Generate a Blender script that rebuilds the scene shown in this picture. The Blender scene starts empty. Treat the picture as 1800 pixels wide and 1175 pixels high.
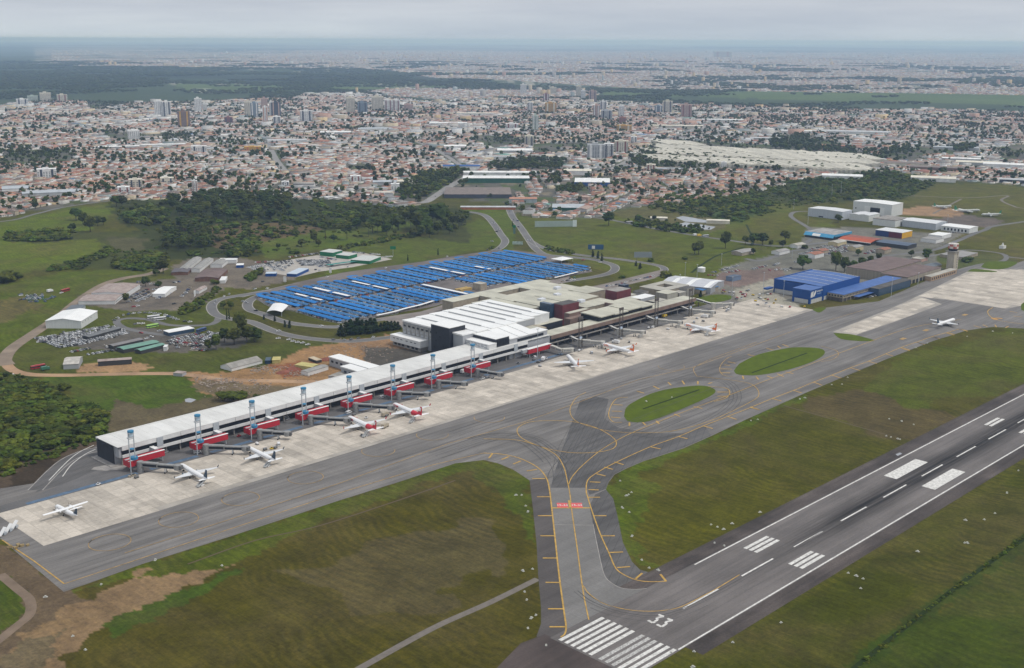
import bpy, math, random
import numpy as np
from mathutils import Vector, Matrix
random.seed(7)
rng = np.random.default_rng(7)
C = bpy.context.scene.collection
S = bpy.context.scene
CH = 265.0
FPX, PCX, PCY = 2055.0, 900.0, 587.5
AX = np.array([[0.7019163088281651, 0.17076822949678513, -0.6914851460411694],
    [-0.7122475128458082, 0.17390152806223358, -0.6800453947955097],
    [0.004120175482224648, 0.9698435287880998, 0.24369356540918793]])
cam = bpy.data.cameras.new('camera')
cam.sensor_width = 36.0
cam.lens = FPX / 1800.0 * 36.0
cam.clip_start = 1.0
cam.clip_end = 250000.0
camo = bpy.data.objects.new('camera', cam)
C.objects.link(camo)
mw = Matrix.Identity(4)
for i in range(3):
 for j in range(3):
  mw[i][j] = AX[i, j]
mw.translation = (0, 0, CH)
camo.matrix_world = mw
S.camera = camo
SUN_EL, SUN_AZ = math.radians(58), math.radians(-60)
W = bpy.data.worlds.new('World')
S.world = W
W.use_nodes = True
nt = W.node_tree
nt.nodes.clear()
def wn(t, **k):
 n = nt.nodes.new(t)
 for a, b in k.items():
  setattr(n, a, b)
 return n
out = wn('ShaderNodeOutputWorld')
sky = wn('ShaderNodeTexSky', sky_type='NISHITA')
sky.sun_disc = False
sky.sun_elevation = SUN_EL
sky.sun_rotation = math.pi / 2 - SUN_AZ
sky.air_density = 1.2
sky.dust_density = 2.0
bg1 = wn('ShaderNodeBackground')
bg1.inputs[1].default_value = 0.07
bg2 = wn('ShaderNodeBackground')
bg2.inputs[1].default_value = 0.97
mix = wn('ShaderNodeMixShader')
mix.inputs[0].default_value = 0.86
tc = wn('ShaderNodeTexCoord')
sep = wn('ShaderNodeSeparateXYZ')
nt.links.new(tc.outputs['Generated'], sep.inputs[0])
mp = wn('ShaderNodeMapping')
mp.inputs['Scale'].default_value = (2.2, 2.2, 26.0)
nt.links.new(tc.outputs['Generated'], mp.inputs[0])
nz = wn('ShaderNodeTexNoise')
nz.inputs['Scale'].default_value = 1.6
nz.inputs['Detail'].default_value = 6.0
nz.inputs['Roughness'].default_value = 0.55
nt.links.new(mp.outputs[0], nz.inputs['Vector'])
el = wn('ShaderNodeValToRGB')
el.color_ramp.elements[0].position = 0.0
el.color_ramp.elements[0].color = (0.60, 0.68, 0.76, 1)
el.color_ramp.elements[1].position = 1.0
el.color_ramp.elements[1].color = (0.80, 0.83, 0.88, 1)
e = el.color_ramp.elements.new(0.030); e.color = (0.60, 0.65, 0.73, 1)
e = el.color_ramp.elements.new(0.12); e.color = (0.65, 0.69, 0.76, 1)
nt.links.new(sep.outputs['Z'], el.inputs[0])
cl = wn('ShaderNodeValToRGB')
cl.color_ramp.elements[0].position = 0.35
cl.color_ramp.elements[0].color = (0.88, 0.895, 0.93, 1)
cl.color_ramp.elements[1].position = 0.70
cl.color_ramp.elements[1].color = (1.14, 1.12, 1.09, 1)
nt.links.new(nz.outputs['Fac'], cl.inputs[0])
mu = wn('ShaderNodeMix', data_type='RGBA', blend_type='MULTIPLY')
mu.inputs[0].default_value = 1.0
nt.links.new(el.outputs[0], mu.inputs[6])
nt.links.new(cl.outputs[0], mu.inputs[7])
nt.links.new(sky.outputs[0], bg1.inputs[0])
nt.links.new(mu.outputs[2], bg2.inputs[0])
nt.links.new(bg1.outputs[0], mix.inputs[1])
nt.links.new(bg2.outputs[0], mix.inputs[2])
nt.links.new(mix.outputs[0], out.inputs[0])
sl = bpy.data.lights.new('sun', 'SUN')
sl.energy = 1.9
sl.angle = math.radians(10)
sl.color = (1.0, 0.96, 0.90)
so = bpy.data.objects.new('sun', sl)
C.objects.link(so)
sd = Vector((math.cos(SUN_EL) * math.cos(SUN_AZ), math.cos(SUN_EL) * math.sin(SUN_AZ), math.sin(SUN_EL)))
so.rotation_euler = sd.to_track_quat('Z', 'Y').to_euler()
so.location = (0, 0, 600)
S.view_settings.view_transform = 'Standard'
S.view_settings.look = 'None'
S.view_settings.exposure = 0.08
S.view_settings.gamma = 1.0
S.view_settings.use_curve_mapping = False
S.cycles.max_bounces = 5
S.cycles.diffuse_bounces = 2
S.cycles.glossy_bounces = 2
S.cycles.transmission_bounces = 3
S.cycles.transparent_max_bounces = 6
S.cycles.volume_bounces = 1
S.cycles.use_denoising = True
def G(x, y, z=0.0):
 d = AX @ np.array([x - PCX, -(y - PCY), -FPX])
 t = (z - CH) / d[2]
 return (float(d[0] * t), float(d[1] * t))
def proj(P):
 P = np.asarray(P, float)
 q = (P - np.array([0, 0, CH])) @ AX
 w = np.where(-q[:, 2] > 1e-3, -q[:, 2], np.nan)
 return PCX + FPX * q[:, 0] / w, PCY - FPX * q[:, 1] / w
TH = math.atan(10 / 633.0)                          # the terminal's own axis, turned a little against the runway
cT, sT = math.cos(TH), math.sin(TH)
def TW(u, v):
 return (325 + u * cT - v * sT, 670 + u * sT + v * cT)
def T(x, y, z=0.0):
 X, Y = G(x, y, z)
 X -= 325; Y -= 670
 return (X * cT + Y * sT, -X * sT + Y * cT)
def tag(o, label=None, cat=None, group=None, kind=None):
 if label: o['label'] = label
 if cat: o['category'] = cat
 if group: o['group'] = group
 if kind: o['kind'] = kind
 return o
def thing(name, label, cat, loc=(0, 0, 0), rz=0.0, group=None):
 o = bpy.data.objects.new(name, None)
 o.empty_display_size = 1
 C.objects.link(o)
 o.location = loc
 o.rotation_euler = (0, 0, rz)
 return tag(o, label, cat, group)
def link(name, me, parent=None, loc=None, rz=0.0):
 o = bpy.data.objects.new(name, me)
 C.objects.link(o)
 if parent is not None: o.parent = parent
 if loc is not None: o.location = loc
 if rz: o.rotation_euler = (0, 0, rz)
 return o
def copy_tree(o, parent=None):
 c = o.copy()
 C.objects.link(c)
 if parent is not None:
  c.parent = parent
 for ch in list(o.children):
  copy_tree(ch, c)
 return c
class MB:
 """collects quads, boxes, prisms and tubes; build() links them as one mesh object"""
 def __init__(s):
  s.v = []; s.f = []; s.m = []
 def poly(s, pts, m=0):
  b = len(s.v)
  s.v += [tuple(p) for p in pts]
  s.f.append(tuple(range(b, b + len(pts)))); s.m.append(m)
  return s
 def box(s, x0, x1, y0, y1, z0, z1, m=0, mt=None, nobot=False):
  b = len(s.v)
  s.v += [(x0, y0, z0), (x1, y0, z0), (x1, y1, z0), (x0, y1, z0), (x0, y0, z1), (x1, y0, z1), (x1, y1, z1), (x0, y1, z1)]
  fs = [(0, 1, 5, 4), (1, 2, 6, 5), (2, 3, 7, 6), (3, 0, 4, 7), (4, 5, 6, 7)]
  ms = [m] * 4 + [m if mt is None else mt]
  if not nobot:
   fs.append((0, 3, 2, 1)); ms.append(m)
  s.f += [tuple(b + i for i in q) for q in fs]; s.m += ms
  return s
 def prism(s, pts, z0, z1, m=0, mt=None, bottom=False):
  n = len(pts)
  a = sum(pts[i][0] * pts[(i + 1) % n][1] - pts[(i + 1) % n][0] * pts[i][1] for i in range(n))
  if a < 0: pts = list(pts)[::-1]
  b = len(s.v)
  s.v += [(p[0], p[1], z0) for p in pts] + [(p[0], p[1], z1) for p in pts]
  for i in range(n):
   j = (i + 1) % n
   s.f.append((b + i, b + j, b + n + j, b + n + i)); s.m.append(m)
  s.f.append(tuple(b + n + i for i in range(n))); s.m.append(m if mt is None else mt)
  if bottom:
   s.f.append(tuple(b + i for i in range(n))[::-1]); s.m.append(m)
  return s
 def tube(s, p, q, r, n=6, r2=None, m=0, caps=True):
  p, q = Vector(p), Vector(q)
  d = (q - p)
  if d.length < 1e-6: return s
  d.normalize()
  a = Vector((0, 0, 1)) if abs(d.z) < 0.9 else Vector((1, 0, 0))
  u = d.cross(a).normalized(); w = d.cross(u)
  if r2 is None: r2 = r
  b = len(s.v)
  for c, rr in ((p, r), (q, r2)):
   for i in range(n):
    t = 2 * math.pi * i / n
    k = c + (u * math.cos(t) + w * math.sin(t)) * rr
    s.v.append((k.x, k.y, k.z))
  for i in range(n):
   j = (i + 1) % n
   s.f.append((b + i, b + n + i, b + n + j, b + j)); s.m.append(m)
  if caps:
   s.f.append(tuple(b + i for i in range(n))); s.m.append(m)
   s.f.append(tuple(b + n + i for i in range(n))[::-1]); s.m.append(m)
  return s
 def loft(s, rings, m=0, caps=True, ms=None):
  """rings: lists of equal length of 3-D points"""
  n = len(rings[0]); b = len(s.v)
  for r in rings: s.v += [tuple(p) for p in r]
  for k in range(len(rings) - 1):
   mm = ms[k] if ms else m
   for i in range(n):
    j = (i + 1) % n
    s.f.append((b + k * n + i, b + k * n + j, b + (k + 1) * n + j, b + (k + 1) * n + i)); s.m.append(mm)
  if caps:
   s.f.append(tuple(b + i for i in range(n))[::-1]); s.m.append(ms[0] if ms else m)
   s.f.append(tuple(b + (len(rings) - 1) * n + i for i in range(n))); s.m.append(ms[-1] if ms else m)
  return s
 def gable(s, x0, x1, y0, y1, z0, z1, zr, along='x', m=0, mr=1, ov=0.4):
  """walls to z1, ridge at zr along x or y"""
  if along == 'y':
   k = len(s.v)
   s.gable(y0, y1, -x1, -x0, z0, z1, zr, 'x', m, mr, ov)
   s.v[k:] = [(-b, a, c) for (a, b, c) in s.v[k:]]
   return s
  ym = (y0 + y1) / 2
  s.poly([(x0, y0, z0), (x1, y0, z0), (x1, y0, z1), (x0, y0, z1)], m)
  s.poly([(x1, y1, z0), (x0, y1, z0), (x0, y1, z1), (x1, y1, z1)], m)
  s.poly([(x0, y1, z0), (x0, y0, z0), (x0, y0, z1), (x0, ym, zr), (x0, y1, z1)], m)
  s.poly([(x1, y0, z0), (x1, y1, z0), (x1, y1, z1), (x1, ym, zr), (x1, y0, z1)], m)
  sl_ = (zr - z1) / max(1e-6, (y1 - y0) / 2)
  t = 0.18
  for sgn, ye in ((-1, y0), (1, y1)):
   yo = ye + sgn * ov; zo = z1 - sl_ * ov + 0.02
   a = [(x0 - ov, ym, zr + .02), (x0 - ov, yo, zo), (x1 + ov, yo, zo), (x1 + ov, ym, zr + .02)]
   if sgn > 0: a = a[::-1]
   s.poly([(p[0], p[1], p[2] + t) for p in a], mr)
   s.poly([(x0 - ov, yo, zo), (x1 + ov, yo, zo), (x1 + ov, yo, zo + t), (x0 - ov, yo, zo + t)][::(1 if sgn < 0 else -1)], mr)
  for xe in (x0 - ov, x1 + ov):
   s.poly([(xe, y0 - ov, z1 - sl_ * ov), (xe, ym, zr), (xe, y1 + ov, z1 - sl_ * ov), (xe, y1 + ov, z1 - sl_ * ov + t + .02), (xe, ym, zr + t + .02), (xe, y0 - ov, z1 - sl_ * ov + t + .02)], mr)
  return s
 def mesh(s, name, mats, smooth=False):
  me = bpy.data.meshes.new(name)
  me.from_pydata(s.v, [], s.f)
  for mm in (mats if isinstance(mats, (list, tuple)) else [mats]):
   me.materials.append(mm)
  if any(s.m): me.polygons.foreach_set('material_index', np.array(s.m, dtype=np.int32))
  if smooth: me.polygons.foreach_set('use_smooth', np.ones(len(s.f), dtype=bool))
  me.update()
  return me
 def build(s, name, mats, parent=None, loc=None, rz=0.0, smooth=False):
  return link(name, s.mesh(name, mats, smooth), parent, loc, rz)
MATS = {}
def M(name, col, rough=0.8, var=0.0, scale=1.0, spec=0.3, metal=0.0, stretch=(1, 1, 1), col2=None, dirt=0.0, bump=0.0, emit=None, rnd=0.0, alpha=None):
 if name in MATS: return MATS[name]
 m = bpy.data.materials.new(name)
 m.use_nodes = True
 t = m.node_tree
 b = t.nodes['Principled BSDF']
 b.inputs['Base Color'].default_value = (*col, 1)
 b.inputs['Roughness'].default_value = rough
 b.inputs['Specular IOR Level'].default_value = spec
 b.inputs['Metallic'].default_value = metal
 if emit:
  b.inputs['Emission Color'].default_value = (*emit[0], 1)
  b.inputs['Emission Strength'].default_value = emit[1]
 src = None
 if var or col2:
  tc = t.nodes.new('ShaderNodeTexCoord')
  mp = t.nodes.new('ShaderNodeMapping')
  mp.inputs['Scale'].default_value = stretch
  t.links.new(tc.outputs['Object'], mp.inputs[0])
  n = t.nodes.new('ShaderNodeTexNoise')
  n.inputs['Scale'].default_value = scale
  n.inputs['Detail'].default_value = 5
  n.inputs['Roughness'].default_value = 0.6
  t.links.new(mp.outputs[0], n.inputs['Vector'])
  r = t.nodes.new('ShaderNodeValToRGB')
  r.color_ramp.elements[0].position = 0.32
  r.color_ramp.elements[1].position = 0.70
  c2 = col2 if col2 else tuple(c * (1 - var) for c in col)
  c1 = col if col2 else tuple(min(1, c * (1 + var * 0.5)) for c in col)
  r.color_ramp.elements[0].color = (*c2, 1)
  r.color_ramp.elements[1].color = (*c1, 1)
  t.links.new(n.outputs['Fac'], r.inputs[0])
  src = r.outputs[0]
  if bump:
   bp = t.nodes.new('ShaderNodeBump')
   bp.inputs['Strength'].default_value = bump
   bp.inputs['Distance'].default_value = 0.3
   t.links.new(n.outputs['Fac'], bp.inputs['Height'])
   t.links.new(bp.outputs[0], b.inputs['Normal'])
 if rnd:
  oi = t.nodes.new('ShaderNodeObjectInfo')
  mr = t.nodes.new('ShaderNodeMapRange')
  mr.inputs[3].default_value = 1 - rnd
  mr.inputs[4].default_value = 1 + rnd
  t.links.new(oi.outputs['Random'], mr.inputs[0])
  mx = t.nodes.new('ShaderNodeMix'); mx.data_type = 'RGBA'; mx.blend_type = 'MULTIPLY'
  mx.inputs[0].default_value = 1
  if src: t.links.new(src, mx.inputs[6])
  else: mx.inputs[6].default_value = (*col, 1)
  t.links.new(mr.outputs[0], mx.inputs[7])
  src = mx.outputs[2]
 if src: t.links.new(src, b.inputs['Base Color'])
 MATS[name] = m
 return m
def smooth_line(pts, n=6):
 """Catmull-Rom through the points"""
 P = [np.array(p, float) for p in pts]
 P = [2 * P[0] - P[1]] + P + [2 * P[-1] - P[-2]]
 o = []
 for i in range(1, len(P) - 2):
  for k in range(n):
   t = k / n
   o.append(0.5 * ((2 * P[i]) + (-P[i - 1] + P[i + 1]) * t + (2 * P[i - 1] - 5 * P[i] + 4 * P[i + 1] - P[i + 2]) * t * t + (-P[i - 1] + 3 * P[i] - 3 * P[i + 1] + P[i + 2]) * t ** 3))
 o.append(P[-2])
 return [tuple(p) for p in o]
def ribbon(mb, pts, w, z, m=0, thick=0.0):
 """a strip of width w along world points"""
 P = [np.array(p, float) for p in pts]
 n = len(P)
 L, R_ = [], []
 for i in range(n):
  d = P[min(i + 1, n - 1)] - P[max(i - 1, 0)]
  d = d / (np.linalg.norm(d) + 1e-9)
  nn = np.array([-d[1], d[0]])
  ww = w[i] if isinstance(w, (list, tuple)) else w
  L.append(P[i] + nn * ww / 2); R_.append(P[i] - nn * ww / 2)
 for i in range(n - 1):
  mb.poly([(R_[i][0], R_[i][1], z), (R_[i + 1][0], R_[i + 1][1], z), (L[i + 1][0], L[i + 1][1], z), (L[i][0], L[i][1], z)], m)
def flat(name, poly, z, mat, label=None):
 """a flat sheet from a world polygon (any winding)"""
 n = len(poly)
 a = sum(poly[i][0] * poly[(i + 1) % n][1] - poly[(i + 1) % n][0] * poly[i][1] for i in range(n))
 if a < 0: poly = list(poly)[::-1]
 from mathutils.geometry import tessellate_polygon
 vs = [Vector((p[0], p[1], 0)) for p in poly]
 tri = tessellate_polygon([vs])
 me = bpy.data.meshes.new(name)
 fs = []
 for t3 in tri:
  p, q, r = (poly[i] for i in t3)
  ar = (q[0] - p[0]) * (r[1] - p[1]) - (r[0] - p[0]) * (q[1] - p[1])
  fs.append(tuple(t3) if ar > 0 else tuple(t3)[::-1])
 me.from_pydata([(p[0], p[1], z) for p in poly], [], fs)
 me.materials.append(mat)
 o = link(name, me)
 return tag(o, label=label, kind='structure')
def gp(*pts, z=0.0):
 return [G(x, y, z) for x, y in pts]
def inpoly(px, py, poly):
 x, y = px, py
 c = np.zeros(np.shape(x), bool)
 n = len(poly)
 for i in range(n):
  x1, y1 = poly[i]; x2, y2 = poly[(i + 1) % n]
  if y1 == y2: continue
  k = ((y1 > y) != (y2 > y)) & (x < (x2 - x1) * (y - y1) / (y2 - y1) + x1)
  c ^= k
 return c
def vnoise(x, y, seed=0):
 """cheap smooth value noise on numpy arrays"""
 xi = np.floor(x).astype(np.int64); yi = np.floor(y).astype(np.int64)
 fx = x - xi; fy = y - yi
 fx = fx * fx * (3 - 2 * fx); fy = fy * fy * (3 - 2 * fy)
 def h(a, b):
  n = (a * 374761393 + b * 668265263 + seed * 69069) & 0xffffffff
  n = ((n ^ (n >> 13)) * 1274126177) & 0xffffffff
  return ((n ^ (n >> 16)) & 0xffff) / 65535.0
 return (h(xi, yi) * (1 - fx) + h(xi + 1, yi) * fx) * (1 - fy) + (h(xi, yi + 1) * (1 - fx) + h(xi + 1, yi + 1) * fx) * fy
# ================================================================ GROUND
OL = (0.068, 0.070, 0.007); GR = (0.074, 0.098, 0.007)
SC = (0.052, 0.060, 0.014); FO = (0.036, 0.044, 0.010); DI = (0.200, 0.130, 0.085); DB = (0.085, 0.060, 0.045)
UR = (0.115, 0.108, 0.10); SA = (0.36, 0.22, 0.13); ST = (0.13, 0.105, 0.045); FAR = (0.045, 0.066, 0.028); FG = (0.08, 0.12, 0.035)
CITY1 = [(-500, 400), (0, 384), (60, 369), (115, 359), (190, 353), (300, 352), (400, 350), (520, 350), (600, 352), (690, 364), (738, 362), (745, 352), (800, 330), (905, 376), (960, 386), (1040, 384), (1110, 366), (1230, 352), (1300, 344), (1345, 334), (1400, 318), (1470, 305), (1560, 300), (1650, 316), (1720, 322), (1800, 328), (2400, 345),
   (2400, 204), (1800, 198), (1620, 193), (1500, 196), (1400, 191), (1250, 186), (1150, 183), (1100, 181), (1040, 179), (900, 172), (850, 178), (760, 180), (700, 174), (640, 166), (540, 164), (520, 172), (380, 178), (260, 182), (170, 180), (60, 176), (0, 186), (-500, 200)]
CITY2 = [(700, 126), (760, 140), (880, 143), (1040, 150), (1200, 158), (1400, 162), (1600, 164), (1800, 168), (2500, 185), (2500, 90), (1800, 92), (1200, 88), (700, 84), (520, 90), (430, 108), (270, 112), (262, 120), (330, 123), (480, 123), (640, 121)]
REG = [
 ([(-900, 345), (2700, 345), (2700, 150), (-900, 150)], SC, 60, 0.5),
 ([(-900, 200), (2700, 200), (2700, 55), (-900, 55)], FAR, 0, 0.0),
 (CITY2, (0.085, 0.095, 0.075), 120, 0.0),
 ([(-500, 127), (200, 120), (480, 124), (640, 121), (690, 128), (740, 146), (560, 150), (300, 152), (-500, 158)], (0.040, 0.060, 0.026), 60, 0),
 ([(300, 152), (740, 146), (850, 152), (800, 160), (560, 160), (330, 166)], FG, 60, 0.3),
 ([(1060, 150), (1300, 158), (1800, 166), (2500, 180), (2500, 196), (1800, 186), (1500, 180), (1250, 172), (1090, 168), (1020, 160)], FG, 60, 0.3),
 ([(330, 158), (400, 162), (395, 166), (340, 164)], (0.4, 0.4, 0.38), 10, 0),
 (CITY1, UR, 25, 0.0),
 ([(-900, 410), (0, 392), (115, 366), (190, 358), (215, 370), (130, 380), (40, 425), (-100, 430), (0, 660), (-900, 700)], GR, 8, 1),
 ([(0, 395), (100, 372), (190, 358), (212, 368), (140, 412), (0, 428), (-300, 440)], (0.086, 0.118, 0.007), 8, 1),
 ([(-300, 428), (10, 426), (100, 425), (170, 419), (182, 428), (165, 446), (75, 475), (0, 490), (-300, 500)], (0.088, 0.118, 0.008), 6, 1),
 ([(10, 412), (60, 408), (130, 408), (180, 408), (260, 410), (285, 440), (290, 460), (230, 474), (75, 476), (120, 462), (165, 448), (182, 430), (170, 419), (60, 428), (12, 424)], SC, 6, 0.4),
 ([(180, 415), (275, 420), (270, 440), (200, 445)], (0.075, 0.072, 0.034), 8, 0.5),
 ([(-300, 520), (0, 500), (120, 478), (230, 474), (290, 468), (270, 482), (200, 494), (110, 560), (20, 620), (0, 650), (-300, 700)], GR, 5, 1),
 ([(-100, 545), (30, 520), (70, 535), (40, 560), (-50, 585)], (0.11, 0.095, 0.035), 8, 1),
 ([(190, 352), (300, 345), (520, 343), (640, 352), (770, 362), (830, 374), (820, 400), (760, 410), (700, 400), (640, 420), (560, 430), (470, 446), (400, 455), (290, 458), (255, 440), (250, 410), (205, 385)], FO, 8, 0.2),
 ([(330, 400), (420, 390), (520, 395), (560, 405), (520, 425), (440, 445), (380, 435)], (0.12, 0.085, 0.045), 12, 0.4),
 ([(445, 435), (480, 422), (560, 408), (640, 400), (700, 385), (730, 392), (700, 408), (640, 428), (560, 440), (470, 456)], (0.080, 0.112, 0.010), 6, 1),
 ([(620, 430), (700, 416), (760, 418), (845, 385), (875, 395), (885, 430), (700, 470), (640, 475), (560, 490), (600, 450)], (0.082, 0.104, 0.010), 5, 1),
 ([(755, 405), (815, 398), (830, 415), (820, 428), (790, 426), (755, 420)], SC, 6, 0.5),
 ([(805, 366), (900, 366), (905, 440), (870, 470), (820, 470), (880, 430), (875, 395), (850, 380)], (0.084, 0.112, 0.010), 3, 1),
 ([(905, 372), (980, 385), (1060, 385), (1120, 372), (1230, 355), (1400, 358), (1460, 380), (1480, 420), (1400, 450), (1330, 480), (1280, 500), (1170, 500), (1040, 470), (950, 450), (905, 400)], (0.086, 0.104, 0.010), 4, 1),
 ([(1330, 330), (1400, 318), (1560, 300), (1650, 322), (1600, 345), (1580, 358), (1500, 355), (1400, 360), (1330, 350)], SC, 8, 0.3),
 ([(1120, 352), (1200, 340), (1340, 340), (1350, 372), (1300, 392), (1230, 380), (1150, 372)], (0.048, 0.074, 0.012), 6, 0.3),
 ([(1580, 360), (1650, 322), (1800, 328), (2600, 360), (2600, 470), (1800, 455), (1640, 420), (1740, 395), (1800, 380), (1730, 380)], (0.088, 0.088, 0.012), 6, 1),
 ([(1330, 385), (1420, 365), (1440, 395), (1400, 430), (1330, 430), (1270, 415)], (0.090, 0.094, 0.012), 4, 1),
 ([(100, 1045), (250, 995), (400, 947), (600, 880), (800, 815), (850, 809), (930, 842), (938, 900), (946, 1010), (952, 1100), (960, 1128), (960, 1400), (-300, 1400)], (0.064, 0.056, 0.006), 0, 1),
 ([(1065, 855), (1080, 832), (1200, 763), (1450, 668), (1640, 598), (1745, 574), (1900, 580), (2400, 420), (2500, 560), (1800, 690), (1500, 850), (1200, 1003), (1142, 1008), (1110, 988), (1085, 906)], (0.070, 0.068, 0.005), 0, 1),
 ([(1560, 640), (1745, 576), (1900, 582), (2300, 500), (2300, 560), (1800, 660), (1640, 720), (1500, 700)], (0.072, 0.086, 0.007), 20, 1),
 ([(1070, 860), (1100, 842), (1150, 850), (1135, 900), (1120, 990), (1105, 980), (1082, 900)], (0.070, 0.092, 0.007), 6, 1),
 ([(1400, 700), (1470, 740), (1620, 780), (1700, 740), (1620, 720), (1500, 690)], (0.09, 0.068, 0.03), 10, 1),
 ([(1200, 1180), (1800, 830), (2600, 400), (2600, 1600), (1100, 1600)], (0.053, 0.058, 0.004), 0, 1),
 ([(1500, 1180), (1800, 960), (2200, 700), (2400, 1300), (1500, 1500)], (0.046, 0.064, 0.006), 4, 0.9),
 ([(1480, 1175), (1560, 1110), (1800, 940), (2000, 800), (2000, 830), (1800, 965), (1600, 1110), (1530, 1175)], (0.036, 0.058, 0.006), 2, 0.5),
 ([(118, 1043), (250, 995), (400, 947), (600, 880), (800, 815), (850, 809), (905, 828), (932, 850), (925, 862), (880, 838), (840, 824), (800, 832), (600, 898), (400, 968), (250, 1012)], (0.070, 0.095, 0.006), 3, 1),
 ([(1065, 861), (1070, 848), (1101, 824), (1132, 811), (1250, 767), (1416, 691), (1420, 700), (1250, 778), (1140, 824), (1100, 850), (1092, 900), (1120, 985), (1150, 992), (1150, 1008), (1111, 988), (1085, 906)], (0.072, 0.102, 0.006), 4, 1),
 ([(-100, 990), (0, 955), (60, 990), (125, 1042), (160, 1075), (110, 1110), (60, 1125), (0, 1180), (-100, 1200)], (0.120, 0.085, 0.058), 4, 0.2),
 ([(-100, 1005), (-10, 1000), (45, 1045), (40, 1085), (0, 1120), (-100, 1150)], (0.055, 0.080, 0.008), 3, 1),
 ([(-20, 1200), (40, 1120), (110, 1075), (160, 1040), (260, 1008), (385, 988), (405, 996), (380, 1022), (280, 1062), (180, 1110), (110, 1165), (60, 1230)], (0.22, 0.145, 0.088), 7, 0.5),
 ([(-60, 1200), (20, 1150), (60, 1120), (110, 1110), (90, 1160), (20, 1230)], (0.13, 0.10, 0.065), 5, 0.5),
 ([(240, 1012), (500, 920), (660, 870), (760, 850), (520, 935), (390, 1000)], (0.070, 0.088, 0.008), 4, 1),
 ([(170, 1100), (400, 1005), (430, 1000), (330, 1060), (200, 1120)], (0.048, 0.078, 0.008), 3, 1),
 ([(480, 1010), (700, 950), (900, 930), (900, 1010), (760, 1060), (600, 1080)], (0.085, 0.070, 0.030), 14, 1),
 ([(820, 815), (900, 835), (935, 900), (930, 960), (900, 900), (840, 850)], (0.064, 0.084, 0.008), 6, 1),
 ([(-400, 640), (0, 655), (60, 660), (110, 700), (170, 700), (200, 740), (190, 780), (100, 800), (0, 850), (-400, 1000)], (0.034, 0.050, 0.008), 5, 0.3),
 ([(70, 660), (280, 655), (330, 665), (410, 700), (380, 720), (300, 745), (230, 760), (190, 740), (120, 690)], (0.064, 0.098, 0.008), 4, 1),
 ([(200, 700), (260, 720), (400, 690), (560, 640), (640, 640), (560, 680), (400, 715), (210, 765), (185, 755)], (0.115, 0.090, 0.055), 4, 0.4),
 ([(0, 830), (60, 795), (130, 780), (172, 778), (175, 800), (120, 815), (70, 850), (0, 872), (-100, 900), (-100, 860)], (0.085, 0.060, 0.045), 2, 0.1),
 ([(20, 835), (70, 808), (115, 810), (90, 835), (50, 858), (15, 862)], (0.045, 0.032, 0.024), 2, 0.1),
 ([(0, 640), (60, 600), (110, 545), (200, 495), (300, 470), (420, 450), (480, 470), (440, 500), (380, 520), (400, 560), (440, 580), (520, 600), (700, 600), (640, 650), (300, 660), (60, 660)], (0.072, 0.086, 0.012), 4, 1),
 ([(140, 520), (220, 500), (300, 490), (340, 500), (320, 545), (230, 548), (140, 535)], (0.135, 0.115, 0.105), 2, 0.1),
 ([(300, 468), (330, 455), (420, 452), (500, 470), (520, 490), (440, 510), (400, 505), (340, 545), (300, 548), (310, 490)], (0.155, 0.130, 0.115), 3, 0.2),
 ([(60, 592), (140, 588), (250, 575), (330, 585), (420, 590), (430, 605), (330, 620), (240, 620), (170, 615), (60, 600)], (0.115, 0.100, 0.095), 2, 0.1),
 ([(330, 590), (400, 583), (440, 596), (420, 612), (340, 615)], (0.10, 0.09, 0.088), 2, 0.1),
 ([(130, 655), (150, 640), (230, 635), (270, 645), (240, 655)], SA, 2, 0.1),
 ([(330, 655), (400, 655), (465, 645), (500, 630), (540, 612), (590, 604), (700, 588), (730, 600), (700, 622), (640, 640), (600, 672), (500, 700), (410, 706), (350, 690)], (0.33, 0.185, 0.10), 4, 0.1),
 ([(480, 640), (560, 635), (560, 655), (500, 665)], (0.26, 0.095, 0.05), 4, 0.1),
 ([(600, 600), (680, 590), (705, 612), (650, 625)], (0.27, 0.16, 0.10), 4, 0.1),
 ([(640, 610), (700, 612), (760, 620), (770, 636), (700, 640), (640, 650)], (0.10, 0.085, 0.08), 1, 0),
 ([(360, 665), (440, 678), (560, 680), (500, 692), (410, 705), (330, 680)], (0.17, 0.125, 0.085), 4, 0.4),
 ([(1270, 470), (1330, 455), (1400, 440), (1420, 400), (1520, 400), (1640, 410), (1720, 400), (1640, 440), (1660, 480), (1600, 490), (1500, 500), (1400, 540), (1300, 545), (1240, 520)], (0.165, 0.155, 0.145), 2, 0.1),
 ([(1270, 480), (1370, 470), (1385, 485), (1300, 505), (1240, 500)], (0.17, 0.125, 0.12), 3, 0),
 ([(1290, 510), (1360, 490), (1370, 520), (1410, 540), (1300, 545)], (0.30, 0.28, 0.25), 1, 0),
 ([(1610, 362), (1690, 368), (1700, 385), (1620, 380), (1560, 376)], (0.30, 0.19, 0.12), 3, 0),
 ([(1640, 385), (1700, 378), (1770, 388), (1740, 400), (1680, 402)], (0.13, 0.105, 0.10), 1, 0),
 ([(1640, 455), (1680, 440), (1790, 455), (1790, 475), (1700, 480)], (0.085, 0.10, 0.03), 2, 1),
 ([(1140, 383), (1180, 372), (1260, 385), (1280, 400), (1250, 408), (1190, 402)], (0.11, 0.10, 0.045), 4, 0.6),
 ([(1060, 372), (1200, 352), (1240, 368), (1200, 384), (1100, 384)], (0.10, 0.095, 0.035), 4, 1),
]
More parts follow.
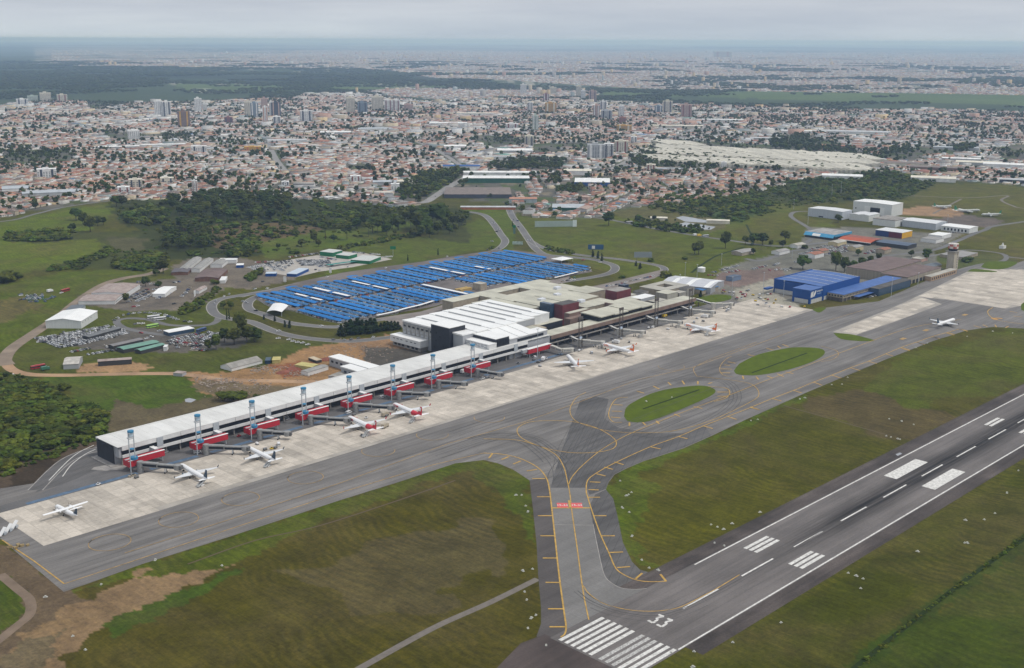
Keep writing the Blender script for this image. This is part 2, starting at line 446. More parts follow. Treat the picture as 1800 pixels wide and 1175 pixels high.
def ground_mesh():
 a = np.concatenate([np.radians([90, 80, 70, 60, 52, 47, 43]), np.radians(np.arange(40, 2.0, -0.075)), np.radians(np.geomspace(1.95, 0.17, 90))])
 r = CH / np.tan(a); r[0] = 0.01
 c0 = math.degrees(math.atan2(0.68, 0.69))
 fan = np.arange(-29, 29.01, 0.11)
 rest = np.linspace(29 + 6, 360 - 29 - 6, 42)
 th = np.radians(c0 + np.concatenate([fan, rest]))
 nr, na = len(r), len(th)
 RR, TT = np.meshgrid(r, th, indexing='ij')
 X = (RR * np.cos(TT)).ravel(); Y = (RR * np.sin(TT)).ravel()
 Z = np.zeros_like(X)
 far = np.clip((RR.ravel() - 26000) / 20000, 0, 1)
 Z += far * (vnoise(X / 5200, Y / 5200, 5) * 95 + vnoise(X / 1900, Y / 1900, 6) * 40 - 30)
 near = np.clip((RR.ravel() - 5200) / 2500, 0, 1) * (1 - far)
 Z += near * (vnoise(X / 1500, Y / 1500, 8) * 30 - 8)
 col = np.zeros((len(X), 4)); col[:, :3] = OL; col[:, 3] = 1
 wig = lambda s, k: (vnoise(X / s, Y / s, k) - 0.5) * 2
 for poly, c, rag, gr in REG:
  if rag:
   s = max(rag * 2.2, 3)
   dx = rag * (wig(s, 11) + 0.5 * wig(s / 2.7, 13)); dy = rag * (wig(s, 12) + 0.5 * wig(s / 2.7, 14))
  else: dx = dy = 0
  px, py = proj(np.stack([X + dx, Y + dy, np.zeros_like(X)], 1))
  ok = np.isfinite(px)
  k = inpoly(np.where(ok, px, 1e9), np.where(ok, py, 1e9), poly) & ok
  col[k, :3] = c; col[k, 3] = gr
 rr = RR.ravel()
 px, py = proj(np.stack([X, Y, np.zeros_like(X)], 1))
 k = (rr > 7000)
 n1 = vnoise(X / 900, Y / 900, 21) * 0.6 + vnoise(X / 260, Y / 260, 22) * 0.4
 n1 = np.where(rr > 18000, vnoise(X / 2600, Y / 2600, 23) * 0.6 + vnoise(X / 900, Y / 900, 24) * .4, n1)
 urb = k & (n1 > 0.52) & (py < 120) & (px > 60)
 col[urb, :3] = (0.19, 0.18, 0.165); col[urb, 3] = 0
 dark = k & (n1 < 0.36); col[dark, :3] *= 0.62
 sp = k & (vnoise(X / 70, Y / 70, 31) > 0.72) & (n1 > 0.5) & (px > 250)
 col[sp, :3] = (0.26, 0.25, 0.23)
 inC = inpoly(np.nan_to_num(px, nan=1e9), np.nan_to_num(py, nan=1e9), CITY1)
 q = vnoise(X / 26, Y / 26, 41)
 g = inC & (q > 0.62); col[g, :3] = (0.075, 0.095, 0.04)
 g = inC & (q < 0.22); col[g, :3] = (0.19, 0.16, 0.13)
 fs = []
 idx = np.arange(nr * na).reshape(nr, na)
 a0 = idx[:-1, :]; a1 = idx[1:, :]
 quads = np.stack([a0, a1, np.roll(a1, -1, 1), np.roll(a0, -1, 1)], -1).reshape(-1, 4)
 me = bpy.data.meshes.new('ground')
 me.vertices.add(len(X)); me.vertices.foreach_set('co', np.stack([X, Y, Z], 1).ravel())
 me.loops.add(quads.size); me.loops.foreach_set('vertex_index', quads.ravel().astype(np.int32))
 me.polygons.add(len(quads)); me.polygons.foreach_set('loop_start', np.arange(0, quads.size, 4, dtype=np.int32))
 me.polygons.foreach_set('use_smooth', np.ones(len(quads), bool))
 me.update(calc_edges=True); me.validate()
 at = me.color_attributes.new('soil', 'FLOAT_COLOR', 'POINT')
 at.data.foreach_set('color', col.astype(np.float32).ravel())
 return me
def ground_mat():
 m = bpy.data.materials.new('ground')
 m.use_nodes = True
 t = m.node_tree; b = t.nodes['Principled BSDF']
 b.inputs['Roughness'].default_value = 0.95
 b.inputs['Specular IOR Level'].default_value = 0.1
 at = t.nodes.new('ShaderNodeVertexColor'); at.layer_name = 'soil'
 tc = t.nodes.new('ShaderNodeTexCoord')
 def noise(sc, det=4, ro=0.6, st=None, dist=0.0, src=None):
  n = t.nodes.new('ShaderNodeTexNoise'); n.inputs['Scale'].default_value = sc
  n.inputs['Detail'].default_value = det; n.inputs['Roughness'].default_value = ro
  n.inputs['Distortion'].default_value = dist
  v = tc.outputs['Object']
  if st:
   mp = t.nodes.new('ShaderNodeMapping'); mp.inputs['Rotation'].default_value = (0, 0, st[2]); mp.inputs['Scale'].default_value = (st[0], st[1], 1)
   t.links.new(v, mp.inputs[0]); v = mp.outputs[0]
  t.links.new(v, n.inputs['Vector'])
  return n.outputs['Fac']
 def ramp(src, a, b_, c0, c1):
  r = t.nodes.new('ShaderNodeValToRGB')
  r.color_ramp.elements[0].position = a; r.color_ramp.elements[1].position = b_
  r.color_ramp.elements[0].color = (*c0, 1); r.color_ramp.elements[1].color = (*c1, 1)
  t.links.new(src, r.inputs[0]); return r.outputs[0]
 def mul(a, b_, f=1.0, mode='MULTIPLY'):
  x = t.nodes.new('ShaderNodeMix'); x.data_type = 'RGBA'; x.blend_type = mode
  if isinstance(f, float): x.inputs[0].default_value = f
  else: t.links.new(f, x.inputs[0])
  t.links.new(a, x.inputs[6])
  if isinstance(b_, tuple): x.inputs[7].default_value = (*b_, 1)
  else: t.links.new(b_, x.inputs[7])
  return x.outputs[2]
 c = at.outputs['Color']
 patch = ramp(noise(0.011, 6, 0.68, dist=0.6), 0.44, 0.68, (0, 0, 0), (1, 1, 1))
 ma = t.nodes.new('ShaderNodeMath'); ma.operation = 'MULTIPLY'
 t.links.new(patch, ma.inputs[0]); t.links.new(at.outputs['Alpha'], ma.inputs[1])
 mb_ = t.nodes.new('ShaderNodeMath'); mb_.operation = 'MULTIPLY'; mb_.inputs[1].default_value = 0.55
 t.links.new(ma.outputs[0], mb_.inputs[0])
 c = mul(c, (0.105, 0.080, 0.036), mb_.outputs[0], 'MIX')
 sw = ramp(noise(0.20, 3, 0.6, (1.0, 0.10, 0.35), 1.2), 0.35, 0.7, (0.86, 0.86, 0.86), (1.10, 1.12, 1.06))
 c = mul(c, sw, 0.35)
 c = mul(c, ramp(noise(0.33, 2, 0.5, (1.0, 0.055, -0.5), 2.5), 0.40, 0.62, (0.90, 0.90, 0.91), (1.08, 1.08, 1.04)), at.outputs['Alpha'])
 wv = t.nodes.new('ShaderNodeTexWave'); wv.inputs['Scale'].default_value = 0.055; wv.inputs['Distortion'].default_value = 34; wv.inputs['Detail'].default_value = 2.5; wv.inputs['Detail Scale'].default_value = 0.22
 t.links.new(tc.outputs['Object'], wv.inputs['Vector'])
 wm = t.nodes.new('ShaderNodeMath'); wm.operation = 'MULTIPLY'; t.links.new(at.outputs['Alpha'], wm.inputs[0]); t.links.new(ramp(noise(0.012, 3, 0.6), 0.42, 0.6, (.15, .15, .15), (1, 1, 1)), wm.inputs[1])
 c = mul(c, ramp(wv.outputs['Fac'], 0.15, 0.85, (0.89, 0.90, 0.91), (1.14, 1.10, 1.03)), wm.outputs[0])
 c = mul(c, ramp(noise(0.45, 6, 0.8), 0.3, 0.7, (0.62, 0.63, 0.62), (1.34, 1.34, 1.28)))
 c = mul(c, ramp(noise(0.045, 7, 0.75, dist=.4), 0.36, 0.64, (0.72, 0.74, 0.70), (1.24, 1.26, 1.16)))
 c = mul(c, ramp(noise(0.0021, 5, 0.6), 0.32, 0.68, (0.85, 0.88, 0.86), (1.12, 1.08, 1.10)))
 t.links.new(c, b.inputs['Base Color'])
 bp = t.nodes.new('ShaderNodeBump'); bp.inputs['Strength'].default_value = 0.35; bp.inputs['Distance'].default_value = 1.0
 t.links.new(noise(0.8, 5, 0.7), bp.inputs['Height']); t.links.new(bp.outputs[0], b.inputs['Normal'])
 return m
gme = ground_mesh(); gme.materials.append(ground_mat())
ground = tag(link('ground', gme), 'grass, scrub and bare earth stretching to the hazy horizon', kind='structure')
# ================================================================ PAVING
def pave_mat(name, col, streak=0.25, lanes=0.0, rot=0.0, patch=0.18, fine=0.12, marks=0.0, sscale=0.10, rubber=False):
 m = bpy.data.materials.new(name); m.use_nodes = True
 t = m.node_tree; b = t.nodes['Principled BSDF']
 b.inputs['Roughness'].default_value = 0.8; b.inputs['Specular IOR Level'].default_value = 0.25
 tc = t.nodes.new('ShaderNodeTexCoord')
 def nz(sc, st, det=5, ro=0.6, dist=0.0):
  mp = t.nodes.new('ShaderNodeMapping'); mp.inputs['Rotation'].default_value = (0, 0, rot); mp.inputs['Scale'].default_value = (*st, 1)
  t.links.new(tc.outputs['Object'], mp.inputs[0])
  n = t.nodes.new('ShaderNodeTexNoise'); n.inputs['Scale'].default_value = sc; n.inputs['Detail'].default_value = det
  n.inputs['Roughness'].default_value = ro; n.inputs['Distortion'].default_value = dist
  t.links.new(mp.outputs[0], n.inputs['Vector']); return n.outputs['Fac']
 def rp(s_, a, b_, lo, hi):
  r = t.nodes.new('ShaderNodeMapRange'); r.inputs[1].default_value = a; r.inputs[2].default_value = b_
  r.inputs[3].default_value = lo; r.inputs[4].default_value = hi; t.links.new(s_, r.inputs[0]); return r.outputs[0]
 vals = [rp(nz(sscale, (0.10, 1.6), 6, 0.65), 0.34, 0.66, 1 - streak, 1 + streak * 0.7),
   rp(nz(0.018, (1, 1), 6, 0.6, 0.5), 0.35, 0.65, 1 - patch, 1 + patch * 0.7),
   rp(nz(0.9, (1, 1), 3, 0.7), 0.3, 0.7, 1 - fine, 1 + fine)]
 if marks:
  vals.append(rp(nz(0.012, (0.25, 2.2), 4, 0.55, 0.3), 0.56, 0.72, 1.0, 1 - marks))
 if lanes:
  mp = t.nodes.new('ShaderNodeMapping'); mp.inputs['Rotation'].default_value = (0, 0, rot)
  t.links.new(tc.outputs['Object'], mp.inputs[0])
  sp = t.nodes.new('ShaderNodeSeparateXYZ'); t.links.new(mp.outputs[0], sp.inputs[0])
  d = t.nodes.new('ShaderNodeMath'); d.operation = 'DIVIDE'; d.inputs[1].default_value = 4.6; t.links.new(sp.outputs[1], d.inputs[0])
  f = t.nodes.new('ShaderNodeMath'); f.operation = 'PINGPONG'; f.inputs[1].default_value = 0.5; t.links.new(d.outputs[0], f.inputs[0])
  vals.append(rp(f.outputs[0], 0.0, 0.06, 1 - lanes, 1.0))
 if rubber:
  g = t.nodes.new('ShaderNodeSeparateXYZ'); t.links.new(tc.outputs['Object'], g.inputs[0])
  def mth(op, a, b_):
   k = t.nodes.new('ShaderNodeMath'); k.operation = op
   for i_, q_ in enumerate((a, b_)):
    if isinstance(q_, (int, float)): k.inputs[i_].default_value = q_
    elif q_ is not None: t.links.new(q_, k.inputs[i_])
   return k.outputs[0]
  dy = mth('ABSOLUTE', mth('SUBTRACT', g.outputs[1], 302.0), None)
  a_ = mth('MULTIPLY', rp(dy, 3, 14, 1.0, 0.0), rp(g.outputs[0], 440, 600, 0, 1))
  a_ = mth('MULTIPLY', a_, rp(nz(.22, (.05, 2.4), 5, .7), .30, .60, 0.35, 1.0))
  a_ = mth('MULTIPLY', a_, rp(g.outputs[0], 1100, 1700, 1, .4))
  vals.append(mth('SUBTRACT', 1.0, mth('MULTIPLY', a_, 0.92)))
 p = vals[0]
 for q in vals[1:]:
  k = t.nodes.new('ShaderNodeMath'); k.operation = 'MULTIPLY'; t.links.new(p, k.inputs[0]); t.links.new(q, k.inputs[1]); p = k.outputs[0]
 x = t.nodes.new('ShaderNodeMix'); x.data_type = 'RGBA'; x.blend_type = 'MULTIPLY'; x.inputs[0].default_value = 1
 x.inputs[6].default_value = (*col, 1)
 cc = t.nodes.new('ShaderNodeCombineColor')
 for i in range(3): t.links.new(p, cc.inputs[i])
 t.links.new(cc.outputs[0], x.inputs[7]); t.links.new(x.outputs[2], b.inputs['Base Color'])
 return m
asph = pave_mat('asphalt', (0.176, 0.165, 0.155), 0.26, 0.34, marks=0.28)
asph_dk = pave_mat('asphalt_dark', (0.108, 0.103, 0.100), 0.26, 0.38, rot=-0.5)
neckm = pave_mat('taxiway_old_asphalt', (0.175, 0.168, 0.160), 0.12, 0.14, rot=-math.pi / 2)
runm = pave_mat('runway_asphalt', (0.152, 0.137, 0.130), 0.22, 0.2, marks=0.12, rubber=True)
rubm = pave_mat('runway_rubber', (0.070, 0.070, 0.074), 0.30, 0.0)
shom = pave_mat('shoulder_asphalt', (0.080, 0.066, 0.060), 0.35, 0.0, patch=0.5, fine=.25)
blast = pave_mat('blast_pad', (0.085, 0.066, 0.060), 0.25, 0.0, patch=0.3)
roadm = pave_mat('road_asphalt', (0.145, 0.142, 0.140), 0.1, 0, patch=0.15)
trackm = M('dirt_track', (0.25, 0.20, 0.155), 0.95, 0.3, 0.05, 0.05)
sandm = M('sand_track', (0.38, 0.25, 0.155), 0.95, 0.3, 0.05, 0.05)
Z0 = 0.03
flat('apron_pavement', gp((112, 1041), (-70, 888), (-70, 870), (60, 850), (175, 822), (250, 795)) + [TW(5, 6), TW(420, 6), TW(660, 6), TW(690, 20)] + gp((1420, 545), (1545, 530), (1660, 480), (1705, 468), (1790, 462), (1810, 455), (2300, 330), (2600, 330), (2600, 470), (1900, 590), (1800, 578), (1745, 575), (1700, 581), (1640, 600), (1560, 631), (1485, 662), (1416, 691), (1311, 738), (1250, 767), (1200, 789), (1132, 811), (1101, 824), (1080, 835), (1070, 848), (1065, 861), (1078, 877), (1085, 906), (1095, 954), (1111, 988), (1125, 1002), (1142, 1007), (1165, 1005), (1200, 995), (1230, 1000), (1060, 1100), (985, 1127), (960, 1128), (943, 1119), (951, 1097), (951, 1068), (946, 1011), (943, 954), (937, 897), (931, 845), (902, 826), (876, 815), (850, 809), (800, 815), (700, 848), (600, 879), (400, 945), (250, 992), (150, 1028)), Z0, asph, 'wide grey asphalt apron and taxiways with faded yellow lines')
flat('taxiway_shoulder', gp((931, 845), (959.9, 840), (965.6, 860), (969.9, 894), (975.6, 945), (982.7, 1011), (991, 1074), (995, 1102), (992, 1115), (985.5, 1122), (960, 1128), (943, 1119), (951, 1097), (951, 1068), (946, 1011), (943, 954), (937, 897)), Z0 + .03, pave_mat('shoulder_brown', (0.088, 0.078, 0.074), 0.2, 0.1, rot=-math.pi / 2), 'dark stained shoulder beside the entry taxiway')
flat('taxiway_wedge', gp((1020, 704), (1045, 697), (1070, 702), (1062, 735), (1085, 752), (1150, 762), (1200, 762), (1240, 750), (1250, 766), (1200, 788), (1132, 810), (1101, 823), (1080, 834), (1070, 847), (1065, 860), (1036, 870), (1032, 858), (968, 858), (975, 830), (992, 780), (1008, 735)), Z0 + .03, asph_dk, 'dark new asphalt fan where the taxiways join')
flat('taxiway_shoulder', gp((1036, 891), (1046, 870), (1065, 861), (1078, 877), (1085, 906), (1095, 954), (1111, 988), (1125, 1002), (1142, 1007), (1165, 1005), (1200, 995), (1215, 1004), (1172, 1022), (1137, 1036), (1117, 1037), (1091, 1034), (1071, 1022), (1061, 1008), (1051, 965), (1042, 922)), Z0 + .03, asph_dk, 'curved dark shoulder beside the taxiway bend')
flat('taxiway', gp((967.6, 858), (1032.6, 858), (1034, 880), (1042.6, 922.7), (1051, 965.4), (1061, 1008), (1071, 1022.5), (1091, 1034), (1117, 1036.7), (1140, 1035), (1150, 1047), (1062, 1088), (986, 1127), (994, 1114), (992.6, 1088), (985.5, 1017), (977, 948), (971, 894)), Z0 + .06, neckm, 'pale grey taxiway leading to the runway threshold')
RX0, RX1 = 358.0, 3200.0
def rect(x0, x1, y0, y1): return [(x0, y0), (x1, y0), (x1, y1), (x0, y1)]
flat('runway_shoulder', rect(395, RX1, 268.5, 337.5), Z0 + .045, shom, 'dark brown shoulder strips along the runway')
flat('blast_pad', [(300, 276), (359, 276), (359, 331), (345, 333), (300, 318)], Z0 + .05, blast, 'reddish brown paving before the runway threshold')
runway = flat('runway', rect(RX0, RX1, 278, 327), Z0 + .10, runm, 'grey runway with white edge lines and threshold stripes')
conc_base = M('slab_joint', (0.36, 0.33, 0.29), 0.9, .3, .05)
flat('concrete_apron', rect(238.6, 1043.5, 587.4, 0) and [(238.6, 587.4), (1043.5, 594.5), (1043.5, 668), (930, 668), (800, 660), (660, 649), (238.6, 648.5)], Z0 + .02, conc_base, 'pale concrete aircraft stands along the terminal')
apron = bpy.data.objects['concrete_apron']
def slab_mat():
 m = bpy.data.materials.new('concrete_slab'); m.use_nodes = True
 t = m.node_tree; b = t.nodes['Principled BSDF']; b.inputs['Roughness'].default_value = 0.85; b.inputs['Specular IOR Level'].default_value = 0.2
 at = t.nodes.new('ShaderNodeVertexColor'); at.layer_name = 'tone'
 tc = t.nodes.new('ShaderNodeTexCoord')
 g = t.nodes.new('ShaderNodeNewGeometry')
 c = at.outputs['Color']
 for sc, lo, hi, st, lim in ((0.035, 0.80, 1.08, (1, 1, 1), (0.32, 0.6)), (0.5, 0.86, 1.1, (1, 1, 1), (0.3, 0.7)), (0.03, 0.76, 1.06, (2.6, 0.25, 1), (0.33, 0.55))):
  mp = t.nodes.new('ShaderNodeMapping'); mp.inputs['Scale'].default_value = st; t.links.new(g.outputs['Position'], mp.inputs[0])
  n = t.nodes.new('ShaderNodeTexNoise'); n.inputs['Scale'].default_value = sc; n.inputs['Detail'].default_value = 5; n.inputs['Roughness'].default_value = 0.65
  t.links.new(mp.outputs[0], n.inputs['Vector'])
  r = t.nodes.new('ShaderNodeMapRange'); r.inputs[1].default_value = lim[0]; r.inputs[2].default_value = lim[1]; r.inputs[3].default_value = lo; r.inputs[4].default_value = hi
  t.links.new(n.outputs['Fac'], r.inputs[0])
  x = t.nodes.new('ShaderNodeMix'); x.data_type = 'RGBA'; x.blend_type = 'MULTIPLY'; x.inputs[0].default_value = 1
  t.links.new(c, x.inputs[6]); t.links.new(r.outputs[0], x.inputs[7]); c = x.outputs[2]
 t.links.new(c, b.inputs['Base Color'])
 return m
slabm = slab_mat()
def slab_mesh(name, cells, tones, off=(0, 0)):
 mb = MB(); cols = []
 for (x, y, w, h), tn in zip(cells, tones):
  g_ = 0.07
  mb.box(x + g_ - off[0], x + w - g_ - off[0], y + g_ - off[1], y + h - g_ - off[1], 0, 0.05, nobot=True)
  cols += [tn] * 20
 me = mb.mesh(name, slabm)
 at = me.color_attributes.new('tone', 'FLOAT_COLOR', 'CORNER')
 arr = np.ones((len(me.loops), 4), np.float32); arr[:, :3] = np.array(cols)[:len(me.loops)]
 at.data.foreach_set('color', arr.ravel())
 return me
def tone():
 k = 0.475 * random.choice([0.86, 0.94, 0.98, 1.0, 1.0, 1.02, 1.05, 1.14])
 return (k * 1.04, k * 0.935, k * 0.80)
def slab_field(outline, x0, x1, y0, y1, w, h, parent, nparts, skip=None):
 cells = []
 nx = int((x1 - x0) / w); ny = int((y1 - y0) / h)
 for i in range(nx):
  for j in range(ny):
   x, y = x0 + i * w, y0 + j * h
   cs = [(x + .1, y + .1), (x + w - .1, y + .1), (x + .1, y + h - .1), (x + w - .1, y + h - .1)]
   if all(inpoly(np.array([a]), np.array([b]), outline)[0] for a, b in cs):
    cells.append((x, y, w, h))
 cells.sort(key=lambda c: c[0] ** 2 + c[1] ** 2)
 vs = [slab_mesh('concrete_slab', [(0, 0, w, h)], [tone()]) for _ in range(9)] if nparts else []
 for c in cells[:nparts]:
  link('concrete_slab', random.choice(vs), parent, (c[0], c[1], Z0 + .03))
 me = slab_mesh('concrete_slab_field', cells[nparts:], [tone() for _ in cells[nparts:]])
 o = link('concrete_slab_field', me, parent, (0, 0, Z0 + .03)); tag(o, kind='stuff')
slab_field([(238, 587), (1043.5, 594.5), (1043.5, 668.5), (930, 668.5), (800, 660), (660, 650), (238, 649)], 238.6, 1043, 587.6, 668, 7.65, 6.15, apron, 300)
far_conc = gp((1463, 584), (1560, 545), (1590, 532), (1700, 478), (1712, 473), (1900, 475), (2400, 420), (2400, 470), (1900, 520), (1768, 543), (1700, 533), (1668, 528), (1622, 523), (1656, 535), (1570, 567), (1503, 590))
flat('concrete_apron', far_conc, Z0 + .02, conc_base, 'far pale concrete apron beside the control tower')
apron2 = bpy.data.objects['concrete_apron.001']
xs = [p[0] for p in far_conc]; ys = [p[1] for p in far_conc]
slab_field(far_conc, min(xs), min(max(xs), 2300), min(ys), max(ys), 7.5, 7.5, apron2, 0)
flat('service_road', [TW(-110, -22), TW(330, -22), TW(640, -17), TW(640, 7), TW(-5, 7), TW(-60, -8), TW(-120, -10)], Z0 + .035, pave_mat('service_road', (0.135, 0.13, 0.128), 0.15, 0, patch=0.25), 'grey service road under and in front of the pier')
blue = M('blue_lane_paint', (0.10, 0.155, 0.23), 0.8, 0.35, 0.25, 0.2)
mb = MB()
for u0, u1 in ((-68, 3), (12, 46), (56, 88), (97, 130), (140, 172), (181, 213), (223, 256), (266, 299), (312, 408)):
 mb.poly([(*TW(u0, -19.0), Z0 + .05), (*TW(u1, -19.0), Z0 + .05), (*TW(u1, -15.2), Z0 + .05), (*TW(u0, -15.2), Z0 + .05)])
tag(mb.build('painted_lane', blue), 'worn blue painted lane along the stands', kind='structure')
isl = M('island_grass', (0.092, 0.128, 0.008), 0.95, 0.35, 0.12, 0.1, col2=(0.066, 0.092, 0.008), bump=0.3)
isl_d = M('ditch_grass', (0.022, 0.036, 0.010), 0.95, 0.2, 0.3, 0.1)
isle = [
 ([(1097, 733), (1101, 717), (1117, 705.5), (1143, 693), (1174, 684.5), (1216, 679), (1240, 679), (1255.5, 684.5), (1256.6, 691), (1242.5, 700), (1216, 712), (1185, 725), (1153.5, 737), (1127, 743), (1105, 741)], (1130, 719.6), (1229.4, 685.6), 'nearest oval grass island between the taxiways'),
 ([(1290, 652), (1296, 644), (1303, 638), (1332, 624), (1370, 615), (1400, 611), (1440.5, 613), (1450, 621), (1435, 633), (1403, 645.4), (1365, 655), (1332, 660), (1311, 660), (1295, 658)], (1321.6, 656), (1419, 621), 'second oval grass island further along the taxiway'),
 ([(1465, 586), (1485, 587), (1505, 590), (1537, 599), (1510, 600), (1478, 596)], None, None, 'small grass sliver at the tip of the cargo apron'),
 ([(1795, 545), (1800, 532), (1850, 520), (2000, 500), (2000, 540), (1850, 560)], None, None, 'grass island at the right edge of the photo'),
 ([(1428, 545), (1440, 541), (1452, 542), (1440, 550)], None, None, 'tiny grass corner beside the blue hangar'),
 ([(1724, 470), (1736, 461), (1775, 460), (1788, 463), (1770, 472), (1745, 474)], None, None, 'grass patch by the road fork past the tower'),
 ([(1700, 478), (1712, 473), (1750, 477), (1745, 479)], None, None, 'thin grass strip beside the far apron corner'),
 ([(1215, 530), (1235, 522), (1262, 518), (1287, 521), (1280, 528), (1250, 533), (1228, 533)], None, None, 'oval lawn at the far end of the old terminal'),
]
for poly, a, b_, lab in isle:
 P = gp(*poly)
 o = flat('grass_island', smooth_line(P + [P[0]], 4)[:-1], Z0 + .09, isl, lab)
 if a:
  mb = MB(); p, q = G(*a), G(*b_)
  ribbon(mb, [p, q], 1.8, 0.0)
  d = mb.build('drainage_ditch', isl_d, None, (0, 0, Z0 + .13)); tag(d, 'dark drainage ditch down the middle of the ' + lab.split()[0] + ' island', kind='structure')
tym = M('tyre_mark', (0.070, 0.068, 0.068), .85, .3, .1)
tyr = 0
for base, n_, sp in (([(1000, 850), (1004, 830), (1030, 800), (1075, 772), (1140, 745), (1230, 708), (1330, 668)], 9, 3.4), ([(990, 850), (984, 820), (962, 795), (925, 772), (860, 768), (760, 800)], 7, 3.0), ([(1006, 852), (1012, 800), (1030, 760), (1050, 720)], 9, 3.2), ([(1075, 755), (1160, 765), (1240, 742), (1290, 705), (1275, 672), (1215, 668), (1130, 690), (1080, 705)], 4, 3.0), ([(600, 830), (760, 782), (900, 735), (1060, 690), (1250, 640), (1450, 575)], 5, 5.0), ([(1012, 1040), (1040, 1060), (1100, 1080), (1180, 1080), (1300, 1022), (1500, 905)], 4, 2.6)):
 P = [np.array(p) for p in smooth_line(gp(*base), 6)]
 for k in range(n_):
  off = (k - (n_ - 1) / 2) * sp + random.uniform(-.8, .8); Q = []
  for i in range(len(P)):
   d = P[min(i + 1, len(P) - 1)] - P[max(i - 1, 0)]; d = d / (np.linalg.norm(d) + 1e-9); Q.append((P[i][0] - d[1] * off, P[i][1] + d[0] * off))
  a, b_ = sorted((random.randrange(0, len(Q) // 3), random.randrange(len(Q) * 2 // 3, len(Q))))
  mb = MB(); ribbon(mb, Q[a:b_ + 1], random.uniform(.18, .42), Z0 + .106 + .0006 * tyr); tyr += 1
  tag(mb.build('tyre_mark', tym), 'thin dark tyre mark or sealed crack on the taxiway', kind='structure', group='dark tyre marks on the paving')
def road(name, px, w, mat, lab, z=0.02, sm=5, edge=None):
 P = smooth_line(gp(*px), sm)
 mb = MB(); ribbon(mb, P, w, z)
 mats = [mat]
 if edge:
  mats.append(edge[0])
  for s_ in (-1, 1):
   Q = []
   for i in range(len(P)):
    d = np.array(P[min(i + 1, len(P) - 1)]) - np.array(P[max(i - 1, 0)]); d = d / (np.linalg.norm(d) + 1e-9)
    Q.append((P[i][0] - d[1] * s_ * (w / 2 + edge[1] / 2), P[i][1] + d[0] * s_ * (w / 2 + edge[1] / 2)))
   ribbon(mb, Q, edge[1], z + .01, 1)
 return tag(mb.build(name, mats), lab, kind='structure')
kerb = M('kerb_concrete', (0.32, 0.30, 0.28), 0.9, 0.3, 0.2)
road('dirt_track', [(290, 472), (262, 482), (215, 490), (180, 502), (140, 528), (105, 556), (60, 586), (22, 612), (10, 630), (18, 648), (48, 658), (110, 660), (200, 658), (300, 657), (345, 661), (400, 668), (480, 670), (560, 672)], 9, sandm, 'sandy track curling round the vehicle compound', 0.03)
road('dirt_track', [(290, 472), (262, 482), (215, 490), (180, 502), (140, 528), (105, 556), (60, 586), (22, 612), (8, 632), (14, 642)], 12, trackm, 'greyish dirt road past the scrap cars', 0.05)
road('dirt_track', [(0, 1010), (30, 1035), (52, 1055), (52, 1080), (30, 1100), (-20, 1140)], 5, M('track_brown', (0.19, 0.14, 0.10), .95, .3, .1), 'dirt path at the bottom left corner', 0.03)
road('dirt_track', [(945, 1018), (860, 1060), (760, 1105), (620, 1182)], 4, M('path_grey', (0.17, 0.15, 0.13), 0.9, 0.2, 0.3), 'narrow grey path crossing the grass to the taxiway', 0.03)
road('access_road', [(-200, 402), (0, 390), (60, 377), (115, 364), (190, 354), (260, 350)], 7, roadm, 'road along the edge of the left meadow', 0.03)
K = (kerb, 1.0)
road('access_road', [(690, 352), (740, 357), (765, 345), (790, 328), (812, 316), (830, 305)], 16, M('avenue', (0.26, 0.25, 0.24), 0.9, 0.2, .05), 'pale dual avenue climbing into the town', 0.03)
road('access_road', [(820, 372), (850, 378), (866, 392), (880, 412), (888, 425), (876, 438), (850, 446), (800, 453), (760, 460), (700, 469), (650, 478), (600, 487), (560, 493), (520, 500), (478, 510), (440, 517), (420, 522)], 9, roadm, 'left access road curving past the parking lot', 0.035, edge=K)
road('access_road', [(893, 362), (900, 380), (915, 400), (930, 422), (942, 438), (960, 448), (1000, 452), (1040, 456), (1062, 461), (1080, 468), (1077, 478), (1050, 486), (1000, 494), (960, 500)], 9, roadm, 'middle access road ending in a loop by the terminal', 0.035, edge=K)
road('access_road', [(932, 424), (950, 434), (980, 442), (1030, 450), (1080, 455), (1130, 462), (1160, 468), (1168, 475), (1155, 484), (1120, 492), (1080, 502), (1040, 512)], 8, roadm, 'outer terminal road curving round the lawn', 0.04, edge=K)
road('access_road', [(960, 500), (900, 516), (840, 532), (780, 544), (740, 552), (700, 558), (640, 566), (590, 575), (540, 572), (500, 566), (460, 552), (440, 545), (435, 535), (445, 525), (480, 512), (520, 502)], 9, roadm, 'loop road round the near end of the parking lot', 0.045, edge=K)
road('access_road', [(520, 502), (470, 513), (420, 520), (385, 527), (372, 538), (378, 552), (400, 560), (440, 566), (480, 582), (520, 592), (570, 598), (620, 600), (680, 594), (720, 588)], 9, roadm, 'serpentine road from the roundabout to the terminal', 0.05, edge=K)
road('access_road', [(385, 556), (380, 566), (360, 572), (300, 572), (260, 562), (225, 560), (205, 565), (215, 575), (240, 582), (300, 590), (330, 585)], 7, roadm, 'one way loop round the bus lay by', 0.04)
road('access_road', [(1040, 382), (1080, 388), (1150, 402), (1220, 414), (1290, 424), (1350, 432), (1400, 432), (1470, 425), (1560, 425), (1600, 420)], 8, roadm, 'straight road with tank trucks beyond the lawn', 0.035)
road('access_road', [(1395, 385), (1390, 378), (1405, 372), (1480, 372), (1560, 358)], 7, roadm, 'road behind the grey hangar', 0.035)
road('access_road', [(1395, 385), (1420, 400), (1432, 412), (1420, 425), (1400, 432)], 7, roadm, 'short link road beside the light blue hangar', 0.035)
